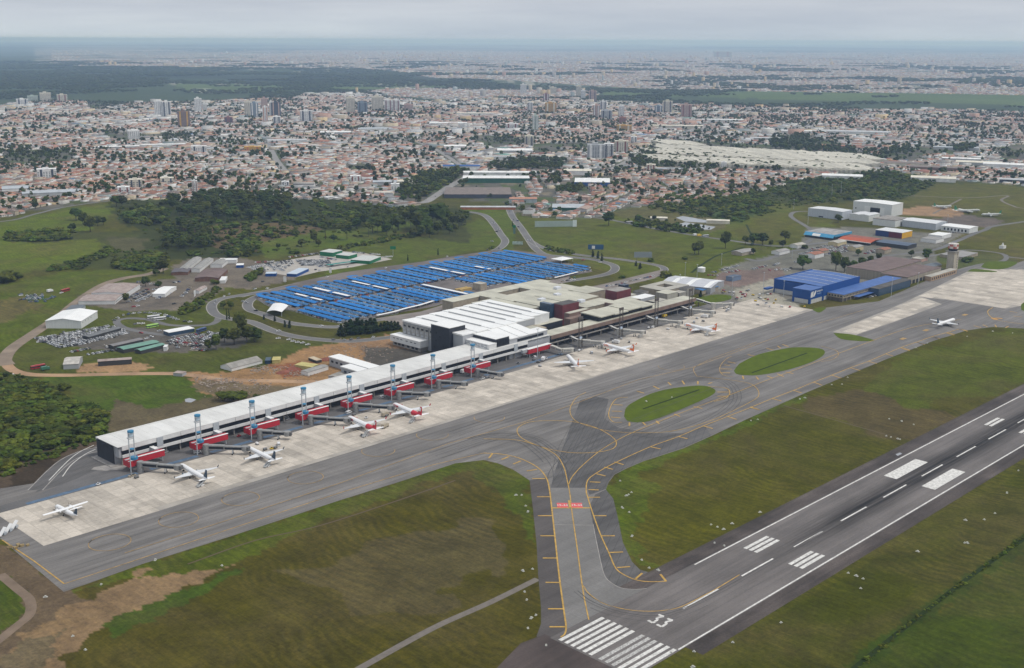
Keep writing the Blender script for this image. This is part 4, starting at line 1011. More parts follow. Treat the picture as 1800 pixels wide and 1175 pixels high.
cream(539.2, 581, 100.2, 136, 15.0); cream(530.2, 539, 100.2, 112, 14.5)
cream(445, 592, 160.5, 176.5, 12.5); cream(482, 503.6, 138.4, 160.3, 13.6); cream(541, 583, 136.2, 160.3, 13.2)
MB().box(448, 482, 139.5, 160, 0.1, 4.5).build('courtyard_floor', concr, old)
MB().box(455, 480, 147, 152, 4.6, 9.5).build('walkway_roof', roofC, old)
MB().box(504, 540.5, 138.5, 160, 0.1, 5).build('courtyard_floor', concr, old)
MB().box(512, 536, 144, 150, 5.1, 10).build('walkway_roof', roofC, old)
MB().box(505, 530, 152, 157, 5.1, 7).build('roof_plant', dark, old)
for (u, v) in ((528, 96), (553, 118), (500, 92), (523, 60)):
 MB().box(u, u + 7, v, v + 5, 15.0, 17.4).build('skylight', M('skylight', (0.62, 0.64, 0.68), 0.3), old)
cream(512.2, 524, 44, 65.8, 14.5); cream(524.2, 560, 46.5, 66.5, 13.5)
MB().box(477, 507, 35, 41.5, 0.1, 15.5).build('brown_block', wallB, old)
MB().box(470, 508, 28, 34.8, 0.1, 12.8).build('brown_block', wallB, old)
MB().box(478, 506, 35.5, 41, 15.52, 15.8).build('roof_slab', roofC, old)
MB().box(540, 590, 29, 44, 0.1, 15.2).build('brown_block', wallB, old); MB().box(541, 588, 30, 43, 15.22, 15.5).build('roof_slab', roofC, old)
MB().box(425, 462, 30.5, 41, 0.1, 13.0).build('dark_hall', wallD, old); MB().box(424.7, 462.3, 30.2, 41.3, 13.02, 13.5).build('roof_slab', roofC, old)
for k in range(4):
 u0 = 483.5 + k * 20.8
 z = 17.0 - (k % 2) * 0.7
 MB().loft([[(u0, 2, z - .9), (u0 + 20.6, 2, z - .9), (u0 + 20.6, 2, z), (u0, 2, z)], [(u0, 27, z - .4), (u0 + 20.6, 27, z - .4), (u0 + 20.6, 27, z + .5), (u0, 27, z + .5)]]).build('canopy_roof', roofC, old)
 MB().box(u0 + .3, u0 + 20.3, 5, 26.5, 12.2, z - 1.0).build('clerestory', glass, old)
mb = MB().box(573, 596, 55, 70, 0.1, 19.0); mb.build('red_block', wallR, old)
MB().box(573.5, 595.5, 55.5, 69.5, 19.02, 19.3).build('block_roof', concr, old)
MB().box(486, 510, 51.5, 64.5, 0.1, 19.5).build('red_block', wallR, old); MB().box(486.5, 509.5, 52, 64, 19.52, 19.8).build('block_roof', M('roof_dark', (0.10, 0.095, 0.09), 0.9, 0.3, .1), old)
MB().box(480.5, 485.8, 62, 76, 0.1, 20.0).build('glass_stair_tower', glassB, old)
MB().box(588, 606, 62.5, 66, 0.1, 18).build('dark_wall', wallD, old)
MB().box(598.5, 606.5, 66.2, 73.5, 0.1, 20.5).build('glass_stair_tower', M('navy_glass', (0.02, 0.03, 0.06), 0.3, .3, .2), old)
MB().box(577, 600, 27.5, 40.2, 12.2, 15.2).build('white_plant_room', wallG, old); MB().box(576.8, 600.2, 27.3, 40.4, 15.22, 15.6).build('roof_slab', roofW2, old)
cy = tthing('courtyard_building', 'low beige building with a square inner courtyard beside the terminal', 'building')
for a in ((655, 700, 56, 66.2), (655, 700, 80.2, 89), (655, 671, 66.3, 80.1), (687.5, 700, 66.3, 80.1)):
 MB().box(*a, 0.1, 7.2).build('wall', concb, cy)
 MB().box(a[0] - .2, a[1] + .2, a[2] - .2 if a[2] in (56, 80.2) else a[2], a[3] + .2 if a[3] in (89, 66.2) else a[3], 7.22, 7.7).build('roof', M('roof_beige', (0.42, 0.40, 0.35), 0.85, 0.25, .08), cy)
MB().box(671.1, 687.4, 66.3, 80.1, 0.06, 0.3).build('court_floor', dark, cy)
si = tthing('ribbed_store', 'pale ribbed windowless store beside the courtyard building', 'building')
MB().box(636, 654, 38, 53, 0.1, 9.5).build('wall', M('ribbed_beige', (0.42, 0.40, 0.35), 0.8, 0.2, 0.3, stretch=(3, 3, .1)), si)
for k in range(7): MB().box(635.9, 635.99, 39 + k * 2, 39.5 + k * 2, 0.2, 9.4).build('rib', concb, si)
MB().box(635.8, 654.2, 37.8, 53.2, 9.52, 9.9).build('roof', roofC, si)
dk = tthing('plant_yard', 'grey rooftop plant and machine rooms between terminal and courtyard building', 'building')
for k, (u, v, w, d, h) in enumerate(((608, 50, 12, 10, 8), (622, 60, 14, 9, 7), (612, 72, 16, 10, 6), (634, 70, 12, 12, 7), (660, 40, 12, 10, 7), (676, 42, 14, 10, 9), (610, 34, 20, 10, 6))):
 MB().box(u, u + w, v, v + d, 0.1, h, 0, 1).build('machine_room', [concr, MATS['roof_dark'] if k % 2 else MATS['roof_beige']], dk)
sh = tthing('cargo_shed', 'grey gabled cargo shed with bright white roof bands', 'shed')
p0, p1, p2 = T(1184, 487, 8), T(1249, 507, 8), T(1273, 494, 8)
ulen = math.dist(p1, p2)
sh2 = thing('x', '', '', (0, 0, 0)); bpy.data.objects.remove(sh2)
def gbld(name, label, cat, pl, pf, pr, z, wall, roof, ridge=0.0, frame=None, base=0.05, ov=0.3, group=None, along=None, over=None):
 """a rectangular building measured from its left, front and right roof corners (survey points) at eaves height z"""
 A, B, D = (np.array(G(*p, z)) for p in (pl, pf, pr))
 ex = D - B; lx = np.linalg.norm(ex); ex = ex / lx
 ey = np.array([-ex[1], ex[0]])
 ly = float(np.dot(A - B, ey))
 sgn = 1
 if ly < 0: ly = -ly; ey = -ey; sgn = -1
 rz = math.atan2(ex[1], ex[0])
 t = thing(name, label, cat, (B[0], B[1], 0), rz, group)
 y0, y1 = (0, ly) if sgn > 0 else (-ly, 0)
 if ridge:
  al = along or ('x' if lx > ly else 'y')
  mb = MB().gable(0, lx, y0, y1, base, z, z + ridge, al, 0, 1, ov)
  w = MB(); r = MB()
  for f, mi in zip(mb.f, mb.m):
   (w if mi == 0 else r).poly([mb.v[i] for i in f])
  w.build('wall', wall, t); r.build('roof', roof, t)
 else:
  MB().box(.2, lx - .2, y0 + .2, y1 - .2, base, z - .35).build('wall', wall, t)
  MB().box(0, lx, y0, y1, z - .33, z).build('roof', roof, t)
 t['lx'] = lx; t['ly'] = ly
 return t, lx, y0, y1
bpy.data.objects.remove(sh)
greyM = M('metal_grey', (0.33, 0.34, 0.36), 0.5, 0.12, 0.2, stretch=(3, 3, .3))
sh, lx, y0, y1 = gbld('cargo_shed', 'grey gabled cargo shed with bright white roof bands', 'shed', (1184, 487), (1249, 507), (1273, 494), 6.5, greyM, M('roof_zinc', (0.50, 0.51, 0.54), 0.45, 0.1, .2), 2.2, along='y')
for f in (0.05, 0.42, 0.80):
 yy = y1 - (y1 - y0) * (1 - f) - (4 if f > .7 else 0)
 for s_ in (0, 1):
  a = [(-.3 if s_ == 0 else lx / 2, yy, 6.75 if s_ == 0 else 8.95), (lx / 2 if s_ == 0 else lx + .3, yy, 8.95 if s_ == 0 else 6.75)]
  MB().poly([a[0], a[1], (a[1][0], yy + 5.5, a[1][2]), (a[0][0], yy + 5.5, a[0][2])]).build('roof_band', roofW2, sh)
# ================================================================ GATES: light masts, boarding bridges
red = M('bridge_red', (0.46, 0.025, 0.04), 0.45, 0.12, 0.3)
cyan = M('mast_blue', (0.035, 0.20, 0.36), 0.5, 0.1, 0.4)
tunW = M('tunnel_white', (0.50, 0.48, 0.43), 0.6, 0.18, 0.5)
tunG = M('tunnel_grey', (0.27, 0.27, 0.265), 0.55, 0.25, 0.6)
rub = M('rubber', (0.018, 0.018, 0.018), 0.9)
def new_mast(label):
 t = thing('floodlight_mast', label, 'light mast', (0, 0, 0), TH, 'blue capped floodlight masts along the pier')
 MB().box(-2.0, -1.5, -.25, .25, 0.05, 26.4).build('post', steel, t)
 MB().box(1.5, 2.0, -.25, .25, 7.6, 26.4).build('post', steel, t)
 for z in (11, 14.5, 21.8): MB().box(-1.34, 1.34, -.2, .2, z, z + .35).build('crossbar', steel, t)
 MB().box(-2.6, 1.34, -.5, .5, 22.7, 23.4).build('lamp_bracket', steel, t)
 MB().box(-1.3, 1.3, -.45, .45, 23.6, 25.6).build('sign_panel', M('sign_pale', (0.55, 0.66, 0.74), 0.5), t)
 d = MB().tube((0, 0, 26.42), (0, 0, 27.5), 2.0, 14, m=0); d.build('cap', cyan, t)
 r = MB().tube((0, 0, 15.2), (0, 0, 15.7), 1.5, 12); r.build('ring', cyan, t)
 return t
def drum(parent=None):
 return MB().tube((0, 0, 7.7), (0, 0, 9.3), 2.4, 16).build('drum', cyan, parent)
mast0 = None
stands = [(327.5, 656.2), (374.0, 655.3), (416.2, 656.4), (459.2, 657.2), (500.0, 658.0), (541.8, 658.8), (583.2, 659.8), (627.5, 661.5)]
ordn = ['nearest the pier end', 'second from the pier end', 'third from the pier end', 'fourth from the pier end', 'fifth from the pier end', 'sixth from the pier end', 'seventh from the pier end', 'farthest along the white pier']
masts = []
for i, (x, y) in enumerate(stands):
 lab = 'grey twin post floodlight mast with blue cap, ' + ordn[i]
 if i == 0: m_ = new_mast(lab)
 else: m_ = copy_tree(masts[0]); m_['label'] = lab
 m_.location = (x, y, 0); masts.append(m_)
def tunnel(t, a, b_, z0a, z0b, w, h, mat, matd, name='tunnel'):
 """a boxy telescoping tunnel from a to b (local xy), floor height z0a..z0b; dark side glazing"""
 a, b_ = np.array(a, float), np.array(b_, float)
 d = b_ - a; L = np.linalg.norm(d); d /= L; n = np.array([-d[1], d[0]])
 def ring(s, ww, hh, za):
  c = a + d * s
  z = z0a + (z0b - z0a) * s / L
  return [(*(c - n * ww / 2), z + za), (*(c + n * ww / 2), z + za), (*(c + n * ww / 2), z + za + hh), (*(c - n * ww / 2), z + za + hh)]
 cuts = ((0, .48, w, h), (.44, 1.0, w * 0.84, h * 0.86)) if L > 10 else ((0, 1.0, w, h),)
 for s0, s1, ww, hh in cuts:
  MB().loft([ring(s0 * L, ww, hh, 0), ring(s1 * L, ww, hh, 0)]).build(name, mat, t)
  for sg in (-1, 1):
   r0 = []
   for s in (s0 * L + .6, s1 * L - .6):
    c = a + d * s + n * sg * (ww / 2 + .05); z = z0a + (z0b - z0a) * s / L
    r0.append((c, z))
   (c0, za), (c1, zb) = r0
   MB().poly([(*c0, za + hh * .18), (*c1, zb + hh * .18), (*c1, zb + hh * .72), (*c0, za + hh * .72)][::sg]).build('side_glazing', matd, t)
def cab(t, p, ang, r=2.3, z=3.0, mat=None):
 c, s = math.cos(ang), math.sin(ang)
 MB().tube((*p, z - .2), (*p, z + 2.9), r, 12).build('rotating_cab', mat or tunG, t)
 q = (p[0] + c * 3.0, p[1] + s * 3.0)
 MB().loft([[(q[0] - s * 1.6 - c * 2, q[1] + c * 1.6 - s * 2, z), (q[0] + s * 1.6 - c * 2, q[1] - c * 1.6 - s * 2, z), (q[0] + s * 1.6 - c * 2, q[1] - c * 1.6 - s * 2, z + 2.8), (q[0] - s * 1.6 - c * 2, q[1] + c * 1.6 - s * 2, z + 2.8)],
    [(q[0] - s * 1.6, q[1] + c * 1.6, z), (q[0] + s * 1.6, q[1] - c * 1.6, z), (q[0] + s * 1.6, q[1] - c * 1.6, z + 2.4), (q[0] - s * 1.6, q[1] + c * 1.6, z + 2.4)]]).build('bellows', M('bellows', (0.12, 0.12, 0.12), 0.8), t)
def legs(t, p, n, z):
 for s in (-1.1, 1.1): MB().box(p[0] + n[0] * s - .2, p[0] + n[0] * s + .2, p[1] + n[1] * s - .2, p[1] + n[1] * s + .2, .5, z).build('lift_column', steel, t)
 for s in (-1.5, 1.5):
  c = (p[0] + n[0] * s, p[1] + n[1] * s)
  MB().tube((c[0] - .25, c[1], .55), (c[0] + .25, c[1], .55), .5, 8).build('wheel', rub, t)
ends = [(312, 820), (431, 787), (505, 761), (609, 737), (686, 715), (750, 692), (816, 673.5), (879, 657)]
nose_dir = math.radians(-60)
for i, (x, y) in enumerate(stands):
 t = thing('boarding_bridge', 'red boarding bridge with grey telescoping tunnel, ' + ordn[i], 'boarding bridge', (x, y, 0), TH, 'red boarding bridges along the pier')
 MB().box(-2.6, 24.6, 4.1, 7.7, 3.4, 7.3).build('red_corridor', red, t)
 MB().box(-2.8, 24.8, 3.9, 5.2, 7.32, 7.6).build('corridor_roof', roofW2, t)
 MB().box(-2.6, 2.4, .4, 4.05, 3.4, 7.3).build('red_lobby', red, t)
 MB().box(-2.7, 2.5, .3, .9, 7.32, 7.6).build('lobby_roof', roofW2, t)
 MB().box(19.6, 22.6, 7.75, 14.4, 5.2, 8.2, 0, 1).build('link_corridor', [wallG, roofW2], t)
 for (a, b_) in ((23, 4.6), (23, 7.0), (11, 4.6), (11, 7.0), (1, 6.5)): MB().box(a, a + .4, b_, b_ + .4, 0.05, 3.38).build('support_leg', steel, t)
 drum(t).location = (1.9, 1.6, 0)
 MB().tube((3.4, -2.6, 0.05), (3.4, -2.6, 6.9), 2.0, 12).build('rotunda', tunG, t)
 e = G(*ends[i], 5.0)
 lx_, ly_ = (e[0] - x), (e[1] - y)
 e = (lx_ * cT + ly_ * sT, -lx_ * sT + ly_ * cT)
 d = np.array(e) - np.array((3.4, -2.6)); d /= np.linalg.norm(d); n = (-d[1], d[0])
 st = (3.4 + d[0] * 1.6, -2.6 + d[1] * 1.6); en = (e[0] - d[0] * 1.5, e[1] - d[1] * 1.5)
 tunnel(t, st, en, 3.7, 3.3, 2.9, 2.9, tunG, glass)
 L = math.dist(st, en)
 legs(t, (st[0] + d[0] * L * .7, st[1] + d[1] * L * .7), n, 3.7)
 cab(t, e, nose_dir if i in (0, 1, 3, 4) else math.atan2(d[1], d[0]), 2.3, 3.1)
p = G(929, 623, 3.5)
t = thing('boarding_bridge', 'red boarding bridge beside the old terminal with pale open tunnel', 'boarding bridge', (p[0], p[1], 0), TH)
MB().box(0, 29, 0, 3.8, 3.4, 7.4).build('red_corridor', red, t); MB().box(-.2, 29.2, -.2, 4.0, 7.42, 7.7).build('corridor_roof', roofW2, t)
MB().box(-6, -.3, 1.0, 3.4, 5.0, 7.8, 0, 1).build('link_corridor', [wallG, roofW2], t)
for a in (2, 14, 27):
 for b_ in (.4, 2.9): MB().box(a, a + .5, b_, b_ + .5, 0.05, 3.38).build('support_leg', steel, t)
g1 = (723.4 - p[0], 645.6 - p[1])
tunnel(t, (28.2, -1.0), (27.0, -15.0), 3.8, 3.3, 3.0, 2.9, tunW, tunG)
tunnel(t, (27.0, -15.0), (33.5, -18.5), 3.3, 3.2, 3.0, 2.9, tunW, tunG)
legs(t, (27.4, -11), (1, 0), 3.6); cab(t, (34.5, -19.2), math.radians(-45), 2.2, 3.1, tunW)
pm = thing('light_pole', 'slim grey light pole in front of the last red bridge', 'light pole', (*G(945, 631), 0))
MB().tube((0, 0, 0.05), (0, 0, 26), .3, 6, .18).build('post', steel, pm); MB().box(-1.2, 1.2, -.5, .5, 26, 26.8).build('lamp_head', wallW, pm)
def old_mast(label):
 t = thing('portal_mast', label, 'light mast', (0, 0, 0), TH, 'dark portal masts at the old terminal')
 for s in (-1, 1):
  mb = MB()
  for q in (-.45, .45):
   for w in (-.45, .45): mb.box(s * 2.0 + q - .1, s * 2.0 + q + .1, w - .1, w + .1, .05, 27)
  for k in range(13):
   mb.tube((s * 2.0 - .4, -.45, .3 + 2 * k), (s * 2.0 + .4, -.45, 2.3 + 2 * k), .07, 4)
  mb.build('lattice_post', steelD, t)
 MB().box(-2.7, 2.7, -.6, .6, 26, 28.4).build('lamp_frame', steelD, t)
 MB().box(-1.6, 1.6, -.7, .7, 8.6, 10.2).build('walkway_box', M('pale_blue_box', (0.42, 0.50, 0.62), 0.6), t)
 return t
om = None
for i, (px, py) in enumerate(((1020, 612), (1091, 594), (1153, 576), (1213, 557))):
 lab = 'dark lattice portal mast at the old terminal, ' + ('nearest of four', 'second of four', 'third of four', 'farthest of four')[i]
 if om is None: om = old_mast(lab); m_ = om
 else: m_ = copy_tree(om); m_['label'] = lab
 m_.location = (*G(px, py), 0)
for i, (u, hu, hv) in enumerate(((441, 448, -28), (497, 504, -29.5), (553, 560, -31), (611, 618, -29), (650, 662, -22))):
 t = thing('old_boarding_bridge', 'cream boarding bridge reaching from the old terminal, ' + ('nearest of five', 'second of five', 'third of five', 'fourth of five', 'farthest of five')[i], 'boarding bridge', (*TW(u, 0), 0), TH, 'cream boarding bridges at the old terminal')
 tunnel(t, (0, 6 if i < 4 else 11), (-3.6, -11), 5.0, 4.2, 2.2, 2.3, M('link_white', (0.62, 0.61, 0.58), 0.6), steelD, 'link_corridor')
 MB().tube((-3.8, -12, .05), (-3.8, -12, 6.9), 2.3, 10).build('rotunda', tunW, t)
 tunnel(t, (-3.8, -13.5), (hu - u, hv), 4.0, 3.4, 3.0, 2.9, tunW, tunG)
 MB().box(-4.4, -3.4, 5.6, 6.2, 0.05, 4.9).build('support_leg', steelD, t)
 legs(t, ((hu - u) * .7 - 1, hv * .82), (1, 0), 3.6); cab(t, (hu - u + .8, hv - .8), math.radians(-50), 2.4, 3.1, tunW)
 MB().box(hu - u - 6, hu - u - 1, hv - 2.5, hv - 1.0, .1, 3.2).build('service_stair', M('stair_grey', (0.35, 0.34, 0.32), 0.7, .3, 1), t)
# ================================================================ AIRCRAFT
plW = M('plane_white', (0.80, 0.80, 0.80), 0.35, 0.04, 0.3, spec=0.5)
plWg = M('wing_grey', (0.62, 0.63, 0.64), 0.4, 0.08, 0.4, spec=0.5)
navy = M('tail_navy', (0.012, 0.045, 0.085), 0.4, spec=0.5)
plR = M('tail_red', (0.55, 0.02, 0.04), 0.4, spec=0.5)
plO = M('plane_orange', (0.78, 0.17, 0.04), 0.4, spec=0.5)
plGn = M('tail_green', (0.04, 0.19, 0.10), 0.5)
plOld = M('plane_weathered', (0.50, 0.52, 0.50), 0.6, 0.3, 0.3)
cock = M('cockpit_glass', (0.02, 0.025, 0.03), 0.15, spec=0.6)
def fus(L, R, z, sections, mats_idx, n=16, drop=0.35):
 rings = []
 for s, rr, dz in sections:
  rings.append([(s * L, R * rr * math.cos(a), z + R * dz + R * rr * math.sin(a)) for a in np.linspace(0, 2 * math.pi, n, endpoint=False)])
 return rings
def wing(t, root, tip, croot, ctip, z0, z1, th, mat, name='wing', side=1, dihed=True):
 """root/tip: leading edge (x, y)"""
 def sec(le, c, y, z, k):
  return [(le, y, z), (le - c * .3, y, z + c * k), (le - c, y, z), (le - c * .35, y, z - c * k * .6)]
 r = [sec(root[0], croot, side * root[1], z0, th), sec(tip[0], ctip, side * tip[1], z1, th)]
 if side < 0: r = r[::-1]
 return MB().loft(r).build(name, mat, t)
def engine(t, x, y, z, r, L, mat, inm, pyl_to=None):
 e = MB().loft([[(x + (L * s), y + r * rr * math.cos(a), z + r * rr * math.sin(a)) for a in np.linspace(0, 2 * math.pi, 12, endpoint=False)] for s, rr in ((-.5, .55), (-.3, .8), (0.1, 1.0), (.4, 1.0), (.5, .86))][::-1]).build('engine', mat, t)
 MB().tube((x + L * .5 + .01, y, z), (x + L * .505 + .02, y, z), r * .78, 12).build('intake', inm, e)
 MB().box(x - L * .3, x + L * .3, y - .18, y + .18, z + r * .7, (pyl_to or z + r + .5)).build('pylon', plWg, t)
def airliner(label, L=37.5, span=34.0, R=1.98, zc=3.6, body=plW, tail=plR, rear=None, eng=plW, text=None, textmat=None, winglet=True, logo=None, finwhite=None, group=None):
 t = thing('airliner', label, 'aircraft', (0, 0, 0), 0, group)
 secs = [(.5, .03, -.25), (.49, .28, -.22), (.475, .48, -.15), (.455, .72, -.08), (.42, .93, -.02), (.38, 1, 0), (.2, 1, 0), (0, 1, 0), (-.14, 1, 0), (-.2, .97, .03), (-.28, .87, .12), (-.36, .68, .26), (-.44, .42, .42), (-.49, .16, .52), (-.5, .07, .54)]
 ms = [0] * (len(secs) - 1)
 if rear:
  for k in range(9, len(ms)): ms[k] = 1
 rings = fus(L, R, zc, secs, ms)
 f = MB().loft(rings[::-1], ms=ms[::-1]).build('fuselage', [body, rear or body], t, smooth=True)
 cw = MB()
 for s in (-1, 1):
  cw.poly([(L * .472, 0.05 * s, zc + R * .36), (L * .455, .62 * s * R, zc + R * .30), (L * .435, .66 * s * R, zc + R * .52), (L * .452, 0.05 * s, zc + R * .64)][::s])
 cw.build('cockpit_window', cock, f)
 wl_ = MB()
 for s in (-1, 1):
  for k in range(26):
   x0 = L * .36 - k * L * .024
   if x0 < -L * .27: break
   wl_.poly([(x0, s * R * 1.003, zc + R * .12), (x0 - .35, s * R * 1.003, zc + R * .12), (x0 - .35, s * R * .985, zc + R * .34), (x0, s * R * .985, zc + R * .34)][::s])
 tag(wl_.build('window_row', cock, f), kind='stuff')
 hs = span / 2
 for s in (-1, 1):
  w = wing(t, (L * .13, R * .75), (-L * .085, hs), L * .19, L * .042, zc - R * .55, zc + hs * .055, .10, plWg, 'wing', s)
  if winglet:
   MB().loft([[(-L * .09, s * hs, zc + hs * .055), (-L * .128, s * hs, zc + hs * .055), (-L * .109, s * (hs + .08), zc + hs * .055)], [(-L * .122, s * (hs + .5), zc + hs * .055 + 1.9), (-L * .142, s * (hs + .5), zc + hs * .055 + 1.9), (-L * .132, s * (hs + .55), zc + hs * .055 + 1.9)]]).build('winglet', tail if rear or winglet == 2 else plW, w)
  engine(t, L * .095, s * span * .165, zc - R * .95, R * .52, L * .095, eng, dark, zc - R * .3)
  wing(t, (-L * .40, R * .3), (-L * .465, span * .185), L * .10, L * .04, zc + R * .35, zc + R * .55, .09, plW, 'tailplane', s)
 fh = L * .155
 z0 = zc + R * .55
 def fs(x, c, z, k): return [(x, 0, z), (x - c * .35, c * k, z), (x - c, 0, z), (x - c * .35, -c * k, z)]
 fin = MB().loft([fs(-L * .355, L * .145, z0, .05), fs(-L * .405, L * .105, z0 + fh * .45, .05), fs(-L * .455, L * .058, z0 + fh, .05)][::-1], ms=[0, 0])
 fo = fin.build('tail_fin', [tail], t)
 if logo:
  for s in (-1, 1):
   MB().poly([(-L * .408, s * .46, z0 + fh * .42), (-L * .47, s * .30, z0 + fh * .42), (-L * .49, s * .2, z0 + fh * .85), (-L * .455, s * .25, z0 + fh * .85)][::s]).build('tail_emblem', logo, fo)
 for x, y in ((L * .38, 0), (-L * .03, R * 1.9), (-L * .03, -R * 1.9)):
  g = MB().tube((x, y, .5), (x, y, zc - R * .5), .14, 5).build('landing_gear', steel, t)
  for q in (-.3, .3): MB().tube((x, y + q - .14, .5), (x, y + q + .14, .5), .5, 8).build('wheel', rub, g)
 if text:
  for s in (1, -1):
   o = text_mesh('airline_lettering', text, 2.5, textmat, (L * .315, s * (R + .06), zc + R * .30), (math.radians(90), 0, math.radians(180 if s > 0 else 0)), parent=t, bold=0.09, sx=1.25)
 return t
def place(t, x, y, hdg):
 t.location = (x, y, Z0 + .05); t.rotation_euler = (0, 0, math.radians(hdg)); return t
def mid(a, b_): return ((a[0] + b_[0]) / 2, (a[1] + b_[1]) / 2)
def hd(nose, tail_): return math.degrees(math.atan2(nose[1] - tail_[1], nose[0] - tail_[0]))
E1 = airliner('white airliner with navy tail at the boarding bridge nearest the pier end', 36.2, 28.7, 1.62, 3.2, tail=navy, eng=navy, winglet=2)
place(E1, *mid((350.8, 640.2), (348.3, 602.8)), hd((350.8, 640.2), (348.3, 602.8)))
E2 = copy_tree(E1); E2['label'] = 'white airliner with navy tail at the second boarding bridge'
place(E2, *mid((399, 638.0), (396.9, 602.5)), hd((398.6, 638.0), (396.9, 603.0)))
T1 = airliner('white and red tailed airliner nearer the pier end, beside a service truck', 37.6, 34.1, 1.98, 3.7, tail=plR, rear=plR, eng=plW, text='TAM', textmat=plR, winglet=True, logo=plW)
place(T1, *mid((484.6, 640.8), (480.2, 602.8)), hd((484.6, 640.8), (480.2, 602.1)))
T2 = copy_tree(T1); T2['label'] = 'white and red tailed airliner further along, beside the retracted bridges'
place(T2, *mid((527.2, 642.1), (522.9, 604.1)), hd((527.2, 642.1), (522.9, 604.1)))
G2 = airliner('white airliner with orange engines and tail, nose at the second cream bridge', 39.5, 35.8, 1.9, 3.7, tail=plO, eng=plO, text='GOL', textmat=plO, winglet=2, logo=plW)
place(G2, *mid((773, 647.5), (768.5, 609)), hd((772.4, 648.9), (768.5, 610.1)))
G3 = copy_tree(G2); G3['label'] = 'white airliner with orange tail farthest along the old terminal'
place(G3, *mid((885.2, 641), (882, 602.5)), hd((884.9, 640.5), (881.5, 603.6)))
G1 = airliner('white airliner with orange tail angled at the pale open tunnel', 39.5, 34.5, 1.9, 3.7, tail=plO, eng=plW, winglet=False, logo=plW)
place(G1, *mid((722, 645), (700, 610)), hd((723.4, 645.6), (697.7, 608)))
TX = airliner('white airliner with navy tail taxiing on the far taxiway', 36.2, 28.7, 1.62, 3.2, tail=navy, eng=navy, winglet=2)
place(TX, 1075, 470.5, -2)
def turboprop(label):
 t = thing('turboprop', label, 'aircraft', (0, 0, 0))
 L, R, zc = 25.0, 1.4, 2.5
 secs = [(.5, .03, -.2), (.485, .35, -.18), (.46, .62, -.1), (.42, .9, 0), (.36, 1, 0), (0, 1, 0), (-.12, 1, 0), (-.25, .85, .12), (-.38, .5, .38), (-.47, .25, .6), (-.5, .1, .68)]
 rings = fus(L, R, zc, secs, None)
 f = MB().loft(rings[::-1]).build('fuselage', plW, t, smooth=True)
 MB().poly([(L * .462, -.8, zc + .5), (L * .462, .8, zc + .5), (L * .435, .75, zc + 1.05), (L * .435, -.75, zc + 1.05)]).build('cockpit_window', cock, f)
 for s in (-1, 1):
  w = wing(t, (2.1, .0), (1.5, 13.6), 3.2, 1.9, zc + 1.5, zc + 1.65, .09, plW, 'wing', s)
  e = MB().loft([[(x, s * 4.1 + r * math.cos(a), zc + 1.2 + r * math.sin(a)) for a in np.linspace(0, 2 * math.pi, 8, endpoint=False)] for x, r in ((4.2, .3), (3.6, .6), (1, .65), (-1.8, .25))]).build('engine', plW, t)
  for k in range(6):
   a = k * math.pi / 3 + .3
   MB().tube((4.0, s * 4.1, zc + 1.2), (4.0, s * 4.1 + 1.9 * math.cos(a), zc + 1.2 + 1.9 * math.sin(a)), .12, 4, .07).build('propeller_blade', rub, e)
  wing(t, (-L * .44, 0), (-L * .455, 3.7), 1.9, 1.1, zc + 5.3, zc + 5.3, .08, plW, 'tailplane', s)
 def fs(x, c, z): return [(x, 0, z), (x - c * .35, .2, z), (x - c, 0, z), (x - c * .35, -.2, z)]
 MB().loft([fs(-L * .30, 4.6, zc + 1.0), fs(-L * .38, 3.2, zc + 2.6), fs(-L * .425, 2.3, zc + 5.3)][::-1]).build('tail_fin', navy, t)
 for x, y in ((9.8, 0), (0.2, 1.9), (0.2, -1.9)):
  MB().tube((x, y - .2, .42), (x, y + .2, .42), .42, 8).tube((x, y, .4), (x, y * .7, zc - .9), .13, 5).build('landing_gear', rub, t)
 return t
place(turboprop('white high winged turboprop with navy tail parked alone at the apron end'), *mid((265.1, 631.6), (267.5, 606.4)), 93)
def oldjet(label, L, sp, tail, px, py, h, ttail=False):
 t = airliner(label, L, sp, 1.9, 3.4, body=plOld, tail=tail, eng=plOld, winglet=False)
 t.location = (*G(px, py), 0.05); t.rotation_euler = (0, 0, math.radians(h)); return t
oldjet('weathered old jet with green fin on the far grass, leftmost of three', 34, 28, plGn, 1657, 367, -30)
oldjet('long weathered old jet with green and grey tail on the far grass, middle of three', 46, 36, plGn, 1700, 374, -34)
oldjet('weathered white jet with green fin by the brown pad, rightmost of three', 32, 30, plGn, 1742, 381, 140)
